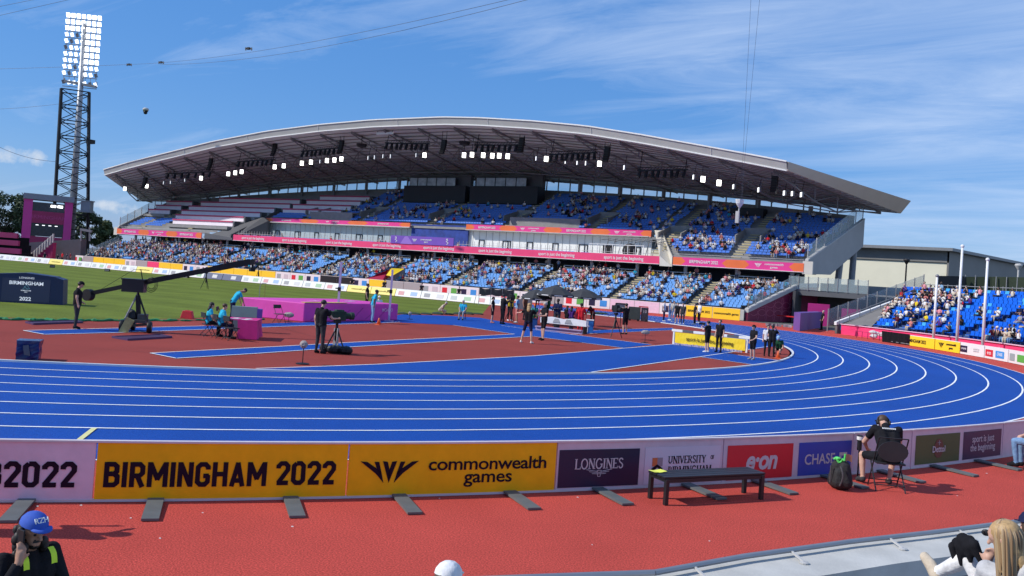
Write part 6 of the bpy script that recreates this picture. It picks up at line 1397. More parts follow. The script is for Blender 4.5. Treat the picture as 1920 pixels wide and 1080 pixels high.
# white bench, cooler, parasols and signs
p0, p1 = gp(1012, 618), gp(1098, 627); d = (p1-p0); rz = math.atan2(d.y, d.x); L = d.length; bn = thing('team_bench', 'long white moulded bench with dark legs under the black parasols', 'bench', p0, rz); k = FPX/dep(p0)
b = MB(); b.box((L/2, .25, .46), (L, .45, .07)); b.build('seat', WHITE, bn, bevel=.02); b = MB(); b.prism([(0, -.0, .44), (L, 0, .44), (L, -.02, .78), (L*.7, -.02, .84), (L*.5, -.02, .76), (L*.25, -.02, .84), (0, -.02, .76)], (0, .06, 0)); b.build('backrest', WHITE, bn); b = MB(); [b.prism([(L*f-.25, -.035, .52), (L*f+.25, -.035, .52), (L*f+.12, -.035, .76), (L*f-.12, -.035, .76)], (0, .02, 0)) for f in (.36, .62)]; b.build('print', mat('bench_grey', (.3, .3, .3), .5), bn)
for f in (.05, .35, .65, .95): b = MB(); b.box((L*f, .2, .22), (.08, .42, .44)); b.build('leg', BLACK, bn)
b = MB(); b.bar((0, -.5, .22), (L, -.5, .22), .28, .05); b.bar((0, -.5, .1), (L, -.5, .1), .06, .2); b.build('foot_rail', mat('lilac_plank', (.36, .27, .42), .6), bn)
p = gp(1105, 624); k = FPX/dep(p); o = thing('cooler_box', 'tall bright blue cooler box beside the athlete in red', 'cooler', p, head(0, p)); h = 23/k; b = MB(); b.box((0, 0, h/2), (13.5/k, .5, h)); b.build('body', mat('cooler_blue', (.02, .16, .48), .4, .06, 2), o, bevel=.02); b = MB(); b.box((0, 0, h+.03), (14.5/k, .54, .06)); b.build('lid', WHITE, o, bevel=.01); b = MB(); b.box((-.13, -.26, h/2), (.06, .02, h*.9)); b.build('label_strip', WHITE, o)
p = gp(1000, 615); o = thing('blue_bin', 'dark blue box standing behind the two reporters', 'box', p, head(5, p)); box_part(o, 'body', (0, 0, .28), (.45, .4, .56), mat('dark_blue_box', (.012, .06, .2), .4), bevel=.02); box_part(o, 'lid', (0, 0, .58), (.49, .44, .04), NAVY)
def parasol(x, yt, yb, wpx, lb):
    p = gp(x, yb); k = FPX/dep(p); h = (yb-yt)/k; r = wpx/2/k; o = thing('parasol', lb, 'parasol', p, .3, 'black parasols above the bench'); b = MB(); b.tube((0, 0, 0), (0, 0, h), .028, 8); b.build('pole', BLACK, o); n = 8
    ap = Vector((0, 0, h)); R1 = [Vector((r*.5*math.cos(2*math.pi*i/n), r*.5*math.sin(2*math.pi*i/n), h-.22)) for i in range(n)]; R2 = [Vector((r*math.cos(2*math.pi*i/n), r*math.sin(2*math.pi*i/n), h-.62)) for i in range(n)]; R3 = [v-Vector((0, 0, .14)) for v in R2]
    b = MB(); b.add([ap]+R1+R2+R3, [(0, 1+i, 1+(i+1) % n) for i in range(n)]+[(1+i, 1+n+i, 1+n+(i+1) % n, 1+(i+1) % n) for i in range(n)]+[(1+n+i, 1+2*n+i, 1+2*n+(i+1) % n, 1+n+(i+1) % n) for i in range(n)]); b.build('canopy', mat('parasol_black', (.035, .036, .04), .8, .15, 2), o)
    for i in (5, 6, 7, 4):
        a, c = R2[i], R2[(i+1) % n]; b = MB(); nrm = Vector((math.cos(2*math.pi*(i+.5)/n), math.sin(2*math.pi*(i+.5)/n), 0))*.012
        b.prism([a.lerp(c, .22)+nrm-Vector((0, 0, .09)), a.lerp(c, .78)+nrm-Vector((0, 0, .09)), a.lerp(c, .78)+nrm-Vector((0, 0, .04)), a.lerp(c, .22)+nrm-Vector((0, 0, .04))], nrm*.3); b.build('print', WHITE, o)
    b = MB()
    for i in range(n): b.tube(ap-Vector((0, 0, .5)), R1[i]-Vector((0, 0, .03)), .012, 4)
    b.build('ribs', BLACK, o)
parasol(1002, 541, 608, 60, 'leftmost black parasol above the bench'); parasol(1037, 534, 612, 72, 'middle and tallest black parasol above the bench'); parasol(1091, 540, 610, 70, 'rightmost black parasol above the bench')
p = gp(1010, 600); o = thing('square_sign', 'small white square sign on a post under the leftmost parasol', 'sign', p, head(0, p)); k = FPX/dep(p); b = MB(); b.tube((0, 0, 0), (0, 0, 45/k), .03, 6); b.build('post', PURPLE, o); box_part(o, 'panel', (0, -.03, 43/k), (.42, .03, .42), WHITE); box_part(o, 'print', (0, -.05, 43/k), (.3, .012, .26), mat('sign_grey_blue', (.30, .32, .42), .5))
o = thing('black_gazebo_cover', 'black fabric barrier cover hung along boards left of the parasols', 'cover', (0, 0, 0)); a, c = gp(897, 572), gp(962, 576); o.location = a; b = MB(); d = c-a; b.sheet([[d*t+Vector((0, 0, z-.12*abs(math.sin(t*9))))+Vector((0, .06*math.sin(t*21), 0)) for t in np.linspace(0, 1, 26)] for z in (1.1, 1.45, 1.75)]); b.build('cover', mat('charcoal_cover', (.06, .062, .06), .8, .2, 2), o); b = MB(); [b.tube(d*t, d*t+Vector((0, 0, 1.75)), .03, 5) for t in (0, .33, .66, 1)]; b.build('post', GREYM, o)
o = thing('grey_board', 'blank grey panel standing behind the people left of the white sign', 'panel', gp(968, 581), head(-8)); box_part(o, 'panel', (.7, 0, .55), (1.5, .06, .95), mat('blank_grey', (.30, .30, .28), .7, .05, 1)); [box_part(o, 'leg', (x, 0, .05), (.08, .4, .1), BLACK) for x in (.1, 1.3)]
# timing cabinet and equipment trolley
p = gp(1205, 603); o = thing('equipment_trolley', 'dark equipment trolley with a black display panel right of the tripod camera', 'trolley', p, head(0, p)); k = FPX/dep(p)
box_part(o, 'display', (.12, -.1, .62), (.62, .1, 1.15), mat('trolley_display', (.04, .04, .05), .3, .5, 5)); box_part(o, 'cabinet', (-.75, .1, .65), (1.05, .6, 1.1), mat('trolley_grey_green', (.035, .05, .045), .6, .2, 3), bevel=.03); box_part(o, 'roof', (0, .05, 1.26), (.8, .5, .08), MATS['red_plastic']); b = MB(); [b.tube((x, -.2, .1), (x, -.1, .1), .1, 10) for x in (-1.1, -.4, .3)]; b.build('wheel', BLACK, o); text('10', .34, frame((.12, -.155, .85), (1, 0, 0), (0, 0, 1)), SILVER, o)
p = gp(1100+63/3, 610); o = thing('lap_board', 'black framed sign held up above the tripod camera', 'sign', dp(1165, 580, dep(gp(1165, 612)))); b = MB(); [b.bar(*q, .07) for q in (((-.42, 0, 0), (.42, 0, 0)), ((-.42, 0, .42), (.42, 0, .42)), ((-.42, 0, 0), (-.42, 0, .42)), ((.42, 0, 0), (.42, 0, .42)))]; b.build('frame', BLACK, o); b = MB(); b.box((0, .03, .21), (.8, .02, .4)); b.build('panel', MATS['blank_grey'], o); b = MB(); b.tube((0, .05, 0), (0, .05, -1.35), .03, 6); b.build('post', BLACK, o); o.rotation_euler.z = head(0)
# water jump: hurdle and yellow banner
p0, p1 = gp(1262, 646), gp(1410, 663); d = p1-p0; L = d.length; wj = thing('steeplechase_hurdle', 'black and white steeplechase hurdle beam on white posts at the water jump', 'hurdle', p0, math.atan2(d.y, d.x)); k = FPX/dep(p0); hh = 27/k
n = 7
for i in range(n): box_part(wj, 'beam', (L*(i+.5)/n-.1, 0, hh), (L/n-.004, .13, .13), WHITE if i % 2 == 0 else DGREY)
for x in (.02, L-.3): box_part(wj, 'post', (x, 0, hh/2-.03), (.09, .09, hh-.08), WHITE)
yb_ = thing('banner', 'yellow banner with dark slogan hung below the hurdle beam', 'banner', p0, wj.rotation_euler.z); b = MB(); b.sheet([[(x, -.08+.02*math.sin(x*5+z*4), z) for x in np.linspace(.12, L-.35, 24)] for z in (.10, hh*.5, hh-.09)]); b.build('fabric', YEL2, yb_)
text('sport is just the beginning', .27, frame((L*.48, -.13, hh*.5), (1, 0, 0), (0, 0, 1)), PLUM, yb_, .012, .95)
b = MB(); rs = random.Random(8)
for i in range(34): b.box((.2+i*(L-.6)/34, -.14+rs.uniform(-.05, .05), .05), (.09, .05, rs.uniform(.06, .16)))
b.build('fringe', mat('fringe_pale', (.35, .32, .45), .7, .5, 9), yb_)
# small equipment near the tunnel
p = gp(1456, 612); o = thing('equipment_heap', 'row of dark and pale equipment cases on the far side of the bend', 'cases', p); b = MB(); rs = random.Random(6)
for i in range(12): b.box((rs.uniform(-.1, .1)+i*.33-1., i*.05+rs.uniform(-.1, .1), .12), (.3, .3, rs.uniform(.15, .35)), rs.random())
b.build('cases', mat('cases_mixed', (.30, .30, .32), .6, .9, 1.2), o)
p = gp(1440, 602); o = thing('red_barrier', 'long low red barrier rail in front of the maroon patterned wall', 'barrier', p); q = gp(1490, 607)-p; b = MB(); b.bar(Vector((0, 0, .75)), q+Vector((0, 0, .75)), .06, .12); b.tube((0, 0, 0), (0, 0, .8), .04, 6); b.tube(q, q+Vector((0, 0, .8)), .04, 6); b.build('rail', MATS['red_plastic'], o)

# ---------------------------------------------------------------- people on the field
def fp(x, y, hpx=None, h=None):
    p = gp(x, y); hh = h or max(1.55, min(1.92, hpx/(FPX/dep(p)))); return p, hh
def arms(J, **kw): J.update(kw); return J
def cam_arms(J): return arms(J, elL=(-.26, .14, 1.22), wrL=(-.10, .34, 1.36), haL=(-.06, .40, 1.40), elR=(.26, .10, 1.20), wrR=(.12, .34, 1.40), haR=(.08, .40, 1.46))
def walk(J, s=.16): return arms(J, knL=(-.1, .10, .50), anL=(-.11, s, .09), toL=(-.12, s+.16, .05), knR=(.1, .0, .49), anR=(.11, -s, .1), toR=(.12, -s+.15, .035))
def P(x, y, hpx, face, label, **kw):
    p, h = fp(x, y, hpx); J = kw.pop('J', None); g = kw.pop('girth', None); J = J or JP()
    if g: J['girth'] = (g, 0, 0)
    return person(label, p, head(face, p), J, h, **kw)
G1 = 'television crew and officials in the infield'
P(141, 617, 90, 88, 'crane operator in black cap, black T-shirt and dark trousers behind the boom', J=arms(JP(hed=(0, .06, 1.60)), wrL=(-.24, .18, .96), haL=(-.22, .27, .92), elL=(-.25, .02, 1.15)), cap='black', legs='charcoal', girth=1.34, skin=0, group=G1)
p = gp(388, 630); person('seated official with dark long hair and turquoise top at the table', p, head(80, p), lean(seated(), 8), 1.66, 'turquoise', 'black', 0, 'dark', 'long', group=G1)
p = gp(411, 634); person('seated official with fair hair and turquoise top at the table', p, head(75, p), lean(seated(), 10), 1.68, 'turquoise', 'navy', 0, 'brown', 'short', group=G1)
J = lean(JP(), 32); J.update(hed=(0, .48, 1.47), elL=(-.24, .36, 1.10), wrL=(-.20, .44, .86), haL=(-.18, .48, .77), elR=(.24, .36, 1.08), wrR=(.20, .46, .84), haR=(.18, .50, .75))
p = gp(434, 604); person('official in turquoise bending over behind the table', p, head(72, p), J, 1.78, 'turquoise', 'navy', 1, 'dark', group=G1)
P(598, 663, 101, 40, 'camera operator in black seen from behind at the covered camera', J=arms(JP(hed=(0, .05, 1.60)), elR=(.30, .18, 1.16), wrR=(.33, .44, 1.16), haR=(.33, .53, 1.17)), legs='charcoal', girth=1.12, group=G1)
P(686, 586, 68, 95, 'person in black T-shirt with bun standing behind the magenta mat', hairdo='bun', legs='black', group=G1)
P(697, 605, 63, 80, 'official in turquoise top and pale blue trousers before the mat', J=lean(arms(JP(), wrL=(-.2, -.1, .98), haL=(-.12, -.14, .98), elL=(-.3, -.12, 1.14)), 12), top='turquoise', legs='lightblue', skin=2, group=G1)
p = gp(709, 588); person('person with white hair sitting behind the mat, only the head visible', p, head(150, p), seated(.35), 1.65, 'white', 'white', 0, 'grey', cap='white', group=G1)
J = lean(seated(.22), 40); p = gp(824, 589); person('person in beige crouching on the grass beside dark netting', p, head(100, p), J, 1.7, 'beige', 'beige', 0, 'grey', group=G1)
p = gp(867, 600); person('grey-haired official in turquoise seated alone near the grass edge', p, head(195, p), lean(seated(), 6), 1.68, 'turquoise', 'grey', 0, 'grey', group=G1)
P(922, 606, 50, 100, 'woman in black top and black shorts at the left of the group', shorts=True, hairdo='pony', shoes='salmon', group=G1)
P(941, 608, 58, 60, 'tall person all in black with a rucksack in the group left of the parasols', J=cam_arms(JP()), sleeve='long', girth=1.12, group=G1)
P(955, 602, 56, 150, 'person in yellow hi-vis shirt behind the tripod camera in the group', top='yellow', cap='black', shoes='white', group=G1)
P(968, 606, 52, 260, 'person in blue shirt and pink shorts at the right of the group', top='lightblue', legs='salmon', shorts=True, skin=1, shoes='white', group=G1)
P(988, 644, 76, 20, 'woman with blond hair, black top and navy shorts seen from behind, arms out', J=arms(JP(), elL=(-.42, .12, 1.30), wrL=(-.60, .28, 1.28), haL=(-.67, .34, 1.27), elR=(.36, .14, 1.24), wrR=(.42, .36, 1.28), haR=(.43, .44, 1.30), knL=(-.2, .02, .49), anL=(-.27, -.02, .08), toL=(-.31, .13, .035), knR=(.16, .02, .49), anR=(.2, -.02, .08), toR=(.23, .13, .035)), legs='navy', shorts=True, hair='blond', hairdo='long', shoes='white', group=G1)
P(1018, 638, 72, 240, 'woman in black with bent arms facing the blond reporter', J=arms(JP(), elR=(.28, .08, 1.14), wrR=(.16, .32, 1.14), haR=(.1, .4, 1.15), elL=(-.28, .08, 1.14), wrL=(-.14, .3, 1.1), haL=(-.08, .38, 1.1), anL=(-.24, .14, .08), knL=(-.17, .1, .49), toL=(-.3, .28, .035)), legs='black', shorts=True, hair='grey', hairdo='short', group=G1)
G2 = 'athletes and helpers around the white bench'
P(983, 600, 58, 120, 'person in brown vest standing behind the blond reporter', top='brown', legs='charcoal', skin=1, sleeve='none', group=G2)
p = gp(1001, 606); person('athlete with bright orange hair seated behind the reporters', p, head(170, p), seated(), 1.66, 'tealy', 'green', 2, 'blond', 'bun', cap='orange', group=G2)
P(1024, 608, 56, 100, 'athlete in dark green jacket leaning by the white bench', J=lean(arms(JP(), elR=(.24, .1, 1.14), wrR=(.22, .34, 1.02), haR=(.2, .42, .98)), 14), top='green', sleeve='long', legs='black', skin=3, group=G2)
P(1043, 619, 60, 200, 'athlete in dark navy jacket standing with folded arms before the bench', J=arms(JP(), elL=(-.27, .08, 1.15), wrL=(.06, .24, 1.18), haL=(.14, .22, 1.19), elR=(.27, .08, 1.15), wrR=(-.06, .27, 1.2), haR=(-.14, .25, 1.21)), top='navy', sleeve='long', legs='charcoal', skin=3, girth=1.1, shoes='white', group=G2)
p = gp(1062, 609); person('long-haired athlete in black seated on the bench, left of the pair', p, head(30, p), seated(), 1.7, 'black', 'black', 3, 'dark', 'long', sleeve='long', group=G2)
p = gp(1070, 611); person('athlete in purple jacket seated on the bench, right of the pair', p, head(20, p), seated(), 1.7, 'purple', 'navy', 2, 'dark', 'long', sleeve='long', group=G2)
p = gp(1080, 612); person('athlete in maroon seated behind the one in red', p, head(60, p), seated(), 1.62, 'maroon', 'maroon', 3, 'dark', 'long', group=G2)
P(1087, 624, 56, 15, 'athlete in an all red tracksuit seen from behind', top='red', legs='red', sleeve='long', skin=3, J=arms(JP(), elL=(-.28, .06, 1.15), wrL=(-.14, .24, 1.08), haL=(-.06, .28, 1.08), elR=(.28, .06, 1.15), wrR=(.14, .24, 1.08), haR=(.06, .28, 1.08)), shoes='white', group=G2)
J = lean(JP(), 55); J.update(wrR=(.2, .75, .72), haR=(.18, .8, .66), elR=(.24, .66, .92), wrL=(-.2, .75, .72), haL=(-.18, .8, .66), elL=(-.24, .66, .92)); p = gp(1110, 612)
person('athlete in maroon top leaning down over the blue cooler', p, head(200, p), J, 1.7, 'maroon', 'black', 3, 'dark', 'long', group=G2)
P(1171, 627, 62, 320, 'camera operator in black shorts behind the tripod camera', J=cam_arms(JP()), shorts=True, legs='black', group=G1)
G3 = 'people standing on the far straight'
for x, y, t, l, sh, lb, f in ((1244, 603, 'white', 'navy', False, 'leftmost of the far group, white top and dark jeans', 100), (1262, 604, 'cream', 'white', False, 'person in white trousers in the far group', 160), (1269, 607, 'black', 'black', True, 'person in black top and shorts in the far group', 190), (1279, 608, 'charcoal', 'charcoal', False, 'person in charcoal in the far group beside the yellow bag', 200), (1302, 609, 'black', 'black', False, 'person in black at the right of the far group', 250), (1310, 606, 'white', 'black', False, 'person in white top at the right end of the far group', 240), (1255, 601, 'white', 'jeans', False, 'person in white T-shirt and jeans at the back of the far group', 120)):
    P(x, y, 40, f, lb, top=t, legs=l, shorts=sh, shoes='white', group=G3)
G4 = 'people at the water jump'
P(1325, 661, 60, 300, 'photographer in black shirt and shorts holding a camera to the face', J=cam_arms(JP()), shorts=True, shoes='white', girth=1.15, group=G4)
o = thing('photo_camera', 'small black photo camera raised by the photographer at the water jump', 'camera', dp(1319, 607, dep(gp(1325, 661))-.3)); b = MB(); b.box((0, 0, 0), (.16, .1, .11)); b.build('body', BLACK, o); b = MB(); b.tube((0, 0, 0), (-.2, -.08, 0), .045, 8); b.build('lens', BLACK, o)
P(1347, 661, 62, 210, 'person in black shirt and trousers with white lanyard beside the photographer', legs='black', hair='brown', group=G4)
P(1410, 675, 66, 230, 'man in black cap, black T-shirt and black shorts with a hip bag', J=arms(JP(), elL=(-.27, .02, 1.15), wrL=(-.2, .22, 1.0), haL=(-.14, .28, .98)), cap='black', capdir=-1, shorts=True, girth=1.15, shoes='grey', group=G4)
P(1446, 669, 60, 10, 'person in wide black clothes holding a phone to the ear', J=arms(JP(), elR=(.34, .12, 1.26), wrR=(.18, .12, 1.52), haR=(.12, .1, 1.58)), girth=1.12, hairdo='pony', group=G4)
P(1437, 668, 58, 170, 'person in white shirt and black trousers next to the one phoning', top='white', legs='black', group=G4)
J = lean(seated(.2), 30); p = gp(1460, 664); person('crouching person in dark green with pale cap behind the orange bucket', p, head(190, p), J, 1.7, 'green', 'black', 0, 'brown', cap='lightblue', shorts=True, group=G4)
P(1540, 619, 44, 250, 'person in black leaning beside the violet box', J=lean(JP(), -8), hair='grey', group=G3)
for x, y, t, lb in ((83, 491, 'black', 'runner in black jogging near the far left stand'), (107, 495, 'black', 'person in black right of the far white post'), (116, 491, 'red', 'person in red in the far left group'), (124, 493, 'charcoal', 'person in charcoal in the far left group'), (138, 489, 'hivis', 'leftmost person in yellow hi-vis at the far left'), (142, 489, 'hivis', 'rightmost person in yellow hi-vis at the far left'), (131, 492, 'maroon', 'person in maroon beside the yellow hi-vis pair')):
    P(x, y, 18, 120+x, lb, top=t, legs='black', vox=.04, J=walk(JP()) if x == 83 else None, group='people by the far left stand')
for x, lb in ((603, 'left of two people in black standing on the far boards'), (611, 'right of two people in black standing on the far boards')): P(x, 529, 36, 200, lb, legs='charcoal', group=G3, vox=.035)
for i, x in enumerate((720, 790, 660, 860, 905, 1010)): P(x, 541+(x-660)*.09, 28, 200, 'seated steward in black before the lower tier boards, %s from left' % nth(sorted((720, 790, 660, 860, 905, 1010)).index(x)+1), J=seated(), vox=.04, group='stewards before the lower tier')
# ---------------------------------------------------------------- foreground: bench, photographer, backpack
p = [gp(1221, 934), gp(1247, 948), gp(1430, 937), gp(1405, 925)]; a = p[1]; d = (p[2]-p[1]); L = d.length; rz = math.atan2(d.y, d.x); W_ = max(.42, (p[0]-p[1]).length)
be = thing('bench', 'low black metal bench with slatted top beside the advertising boards', 'bench', a, rz); BKB = mat('bench_black', (.016, .017, .02), .42, .25, 6)
hb_ = .385
for i in range(4): box_part(be, 'slat', (L/2, W_*(i+.5)/4, hb_), (L+.06, W_/4-.012, .028), BKB, bevel=.004)
box_part(be, 'end_rail', (.02, W_/2, hb_-.04), (.05, W_, .05), BKB); box_part(be, 'end_rail', (L-.02, W_/2, hb_-.04), (.05, W_, .05), BKB); box_part(be, 'side_rail', (L/2, .02, hb_-.045), (L, .035, .05), BKB); box_part(be, 'side_rail', (L/2, W_-.02, hb_-.045), (L, .035, .05), BKB)
for x in (0.02, L-.02):
    for y in (.02, W_-.02): box_part(be, 'leg', (x, y, (hb_-.02)/2), (.058, .058, hb_-.02), BKB, bevel=.004)
o = thing('yellow_paper', 'folded yellow paper lying on the left end of the bench', 'paper', a+Matrix.Rotation(rz, 3, 'Z') @ Vector((.06, W_-.1, hb_+.016)), rz+.1); b = MB(); b.sheet([[(x, y, .004+.012*abs(math.sin(x*9))) for x in np.linspace(-.11, .13, 9)] for y in (-.07, .08)]); b.build('sheet', mat('yellow_paper', (.78, .80, .10), .7, .05, 9), o)
# seated photographer
cc = (gp(1645, 927)+gp(1687, 929)+gp(1690, 908)+gp(1625, 906))/4; fz = head(-17, cc)
Fc = Matrix.Rotation(fz, 3, 'Z')
ch = folding_chair(cc, fz, 'black round-backed folding chair under the man at the boards', .46, None, 'round')
J = seated(.43); J['pel'] = (0, -.05, .53); J['hipL'] = (-.1, -.02, .52); J['hipR'] = (.1, -.02, .52); J['wai'] = (0, -.02, .68)
J.update(che=(0, .12, .86), nek=(0, .25, 1.00), hed=(0, .37, 1.035), look=(0, .6, -.8), shL=(-.19, .16, .96), shR=(.19, .16, .96), elL=(-.30, .34, .70), wrL=(-.20, .50, .56), haL=(-.15, .56, .50), elR=(.28, .36, .70), wrR=(.16, .52, .58), haR=(.11, .57, .52), knL=(-.30, .42, .47), anL=(-.29, .34, .09), toL=(-.34, .46, .035), knR=(.22, .44, .46), anR=(.14, .34, .09), toR=(.16, .48, .035), girth=(1.06, 0, 0))
ph = person('man in black T-shirt and shorts hunched forward on a folding chair by the boards', cc, fz, J, 1.75, 'black', 'black', 0, 'brown', 'short', shorts=True, vox=.013, shoes='charcoal')

b = MB(); T = Matrix.Translation((0, .065, .955)) @ Matrix.Rotation(R_(38), 4, 'X')
for k in range(7): b.box((0, 0, 0), (.02, .028, .004), M=T @ Matrix.Translation((-.1+.032*k, .0, .05)))
b.build('print', WHITE, ph)
b = MB(); b.tube((-.13, .40, 1.06), (.13, .40, 1.06), .012, 6); [b.ball((s*.098, .37, 1.04), .045, (.5, 1, 1), 8, 6) for s in (-1, 1)]
b.path([Vector((.1*math.cos(t), .37+.03*math.sin(t), 1.05+.1*math.sin(t))) for t in np.linspace(.2, 2.9, 9)], .011, 6); b.build('headphones', BLACK, ph)
p = gp(1608, 893); o = thing('monopod_camera', 'long camera lens standing on a slim black monopod before the blue panel', 'camera', p); b = MB(); b.tube((0, 0, 0), (0, 0, .52), .014, 8); b.build('monopod', BLACK, o); b = MB(); b.tube((0, 0, .46), (.0, 0, .62), .04, 10); b.tube((0, 0, .62), (0, 0, .72), .05, 10); b.build('lens', BLACK, o); b = MB(); b.tube((0, 0, .64), (0, 0, .70), .052, 10); b.build('lens_ring', WHITE, o)
p = gp(1574, 917); o = thing('backpack', 'bulky black backpack with green straps leaning by the blue panel', 'backpack', p, head(20, p))
caps = [(Vector((x, y, z)), Vector((x2, y2, z2)), r1, r2, 'b') for x, y, z, x2, y2, z2, r1, r2 in ((-.07, 0, .13, -.05, 0, .36, .13, .11), (.08, 0, .13, .06, 0, .37, .13, .10), (0, -.08, .12, 0, -.07, .26, .11, .09), (0, .03, .3, 0, .02, .42, .13, .07), (-.14, -.02, .1, -.14, -.02, .2, .06, .05), (.15, -.02, .1, .15, -.02, .2, .06, .05))]
me = remesh(caps, .016, 1); me.materials.append(mat('backpack_black', (.014, .014, .015), .8, .5, 14, .6, 30)); sb = bpy.data.objects.new('sack', me); COL.objects.link(sb); sb.parent = o
b = MB(); b.path([Vector((.06+.05*math.sin(t), -.17-.02*math.sin(t), .40-.1*t)) for t in np.linspace(0, 3.1, 9)], .014, 6); b.build('strap', mat('strap_grey', (.06, .06, .065), .7), o); b = MB(); b.path([Vector((-.1, -.16, .38-.09*t)) for t in range(4)], .012, 6); b.build('strap', mat('strap_grey', (.06, .06, .065), .7), o)
b = MB(); b.path([Vector((-.10+.03*k, -.06+.02*math.sin(k*2), .47+.035*math.sin(k*1.5))) for k in range(7)], .018, 6); b.tube((.05, 0, .44), (.06, .0, .58), .016, 7); b.ball((-.04, -.05, .50), .05, (1, .7, .5)); b.build('green_strap', mat('lime_green', (.10, .62, .12), .5, .2, 8), o)
o = thing('pale_cap_item', 'small folded pale cloth hanging on the backpack top', 'cloth', p+Vector((.09, .06, .47)), .4); b = MB(); b.sheet([[(x, .02*math.sin(x*20), z-.05*abs(x)*8) for x in np.linspace(-.07, .07, 8)] for z in (0, .06, .11)]); b.build('cloth', mat('dusty_orange', (.40, .20, .13), .8, .2, 9), o)
# person in jeans at the right edge, seated on a chair facing left of the lens
p = gp(1952, 884); rz = head(-70, p); J = seated(.46); J.update(knL=(-.14, .46, .52), knR=(.14, .46, .52), anL=(-.14, .40, .09), toL=(-.15, .54, .035), wrL=(-.1, .34, .64), haL=(-.08, .42, .60), wrR=(.1, .34, .64), haR=(.08, .42, .60))
person('person in light blue jeans seated at the right edge before the plain board', p, rz, J, 1.75, 'grey', 'jeans', 0, 'brown', shoes='black', vox=.016); folding_chair(p, rz, 'dark folding chair under the person in jeans at the right edge')
# dark legs of a neighbour stool
# ---------------------------------------------------------------- the viewer's own stand: rail, ledge, people
RP = [gp(x, y, .58) for x, y in ((1230, 1076), (1400, 1045), (1600, 1017), (1750, 1000), (1920, 978))]
HS = dp(56, 1008, 5.85); HS.z = 0; tq = Vector((RP[0].x-HS.x, RP[0].y-HS.y, 0)).normalized(); HR = HS-Vector((tq.y, -tq.x, 0))*.36; HR.z = .58
RP = [HR-tq*3, HR-tq*.6, HR+tq*.6, HR.lerp(RP[0], .6)]+RP+[RP[-1]+(RP[-1]-RP[-2]).normalized()*v for v in (2, 5)]
fs_ = thing('front_wall', 'pale concrete ledge and grey wall with metal rail along the lower right edge', 'wall', RP[4]); IV = lambda v: v-RP[4]
def off(i, d): t = (RP[min(i+1, len(RP)-1)]-RP[max(0, i-1)]).normalized(); return RP[i]+Vector((t.y, -t.x, 0))*d
def strip(d0, d1, z0, z1):
    b = MB(); A = [off(i, d0) for i in range(len(RP))]; B = [off(i, d1) for i in range(len(RP))]; Z = lambda v, z: IV(Vector((v.x, v.y, z)))
    for i in range(len(RP)-1):
        b.add([Z(A[i], z0), Z(A[i+1], z0), Z(B[i+1], z0), Z(B[i], z0), Z(A[i], z1), Z(A[i+1], z1), Z(B[i+1], z1), Z(B[i], z1)], [(7, 6, 5, 4), (4, 5, 1, 0), (6, 7, 3, 2)])
    return b
strip(-.12, .50, .3, .52).build('ledge', mat('ledge_concrete', (.50, .49, .45), .8, .16, 2.2, .2, 40), fs_)
strip(-.07, .46, 0, .297).build('wall', CONC, fs_); strip(.50, 3.2, -.02, .02).build('walkway', mat('walkway_grey', (.16, .165, .175), .8, .15, 2), fs_)
b = MB(); b.path([IV(off(i, -.03)) for i in range(len(RP))], .028, 8); b.build('rail', mat('rail_steel', (.30, .31, .33), .35, .1, 3, metal=.6), fs_)
for x in (1300, 1490, 1672, 1797, 1990):
    p = gp(x, 1076-(x-1230)*.142+7, .52); q = min(range(len(RP)-1), key=lambda i: ((RP[i]+RP[i+1])/2-p).length); t = (RP[q+1]-RP[q]).normalized(); nn = Vector((t.y, -t.x, 0)); a_ = RP[q]+t*((p-RP[q]).dot(t))-nn*.03; a_.z = .575; f_ = a_+nn*.22-t*.05; f_.z = .535
    b = MB(); b.bar(IV(a_), IV(f_), .022, .02); b.build('bracket', LGREY, fs_); b = MB(); b.lathe([(.045, -.012), (.045, .0), (.02, .008)], IV(f_), 12); b.build('bracket_foot', LGREY, fs_)
# steward with cap, bottom left
def standing_at(xh, yh, dd, hh): 
    q = dp(xh, yh, dd); return q
J = seated(.50); up_ = .50+.10-.95
J.update(hed=(0, .03, 1.60+up_), look=(.0, 1, .10), nek=(0, .0, 1.47+up_), elR=(.30, .14, 1.20+up_), wrR=(.165, .16, 1.45+up_), haR=(.13, .125, 1.56+up_))
st = person('steward in blue cap and dark jacket with yellow hi-vis patches, hand to the face', HS+Vector((0, 0, .02)), head(148, HS), J, 1.58, 'black', 'black', 1, 'dark', 'long', cap='navy', sleeve='long', vox=.0085, eyes=True, beard=True)
UPZ = Vector((0, 0, up_))
for c_ in st.children:
    if c_.name.startswith('cap'): c_.data.materials[0] = mat('royal_cap', (.025, .085, .42), .8, .12, 30)
Hh = Vector(J['hed']); L_ = Vector((.0, 1, .1)).normalized()
b = MB(); [b.ball(Hh+L_*.086+Vector((s*.034, -.004, .058)), .02, (1.1, .4, .25), 8, 6) for s in (-1, 1)]; b.build('eyebrows', HAIR['dark'], st, True)
b = MB(); rs = random.Random(31)
for i in range(34):
    a = rs.uniform(.9, 5.4); r = rs.uniform(.085, .105); z = rs.uniform(-.17, .05); b.ball(Hh+Vector((r*math.sin(a), r*math.cos(a)-.02, z)), rs.uniform(.022, .036), (1, 1, 1.3), 7, 5)
b.build('curls', HAIR['dark'], st, True)
FCp = frame(Hh+L_*.100+Vector((0, 0, .100)), Vector((0, 0, 1)).cross(L_), Vector((0, 0, 1))-L_*.45)
text('RZH', .055, FCp, WHITE, st, .012, 1., ext=.003)
HV = mat('hivis_yellow', (.62, .82, .03), .6, .1, 20)
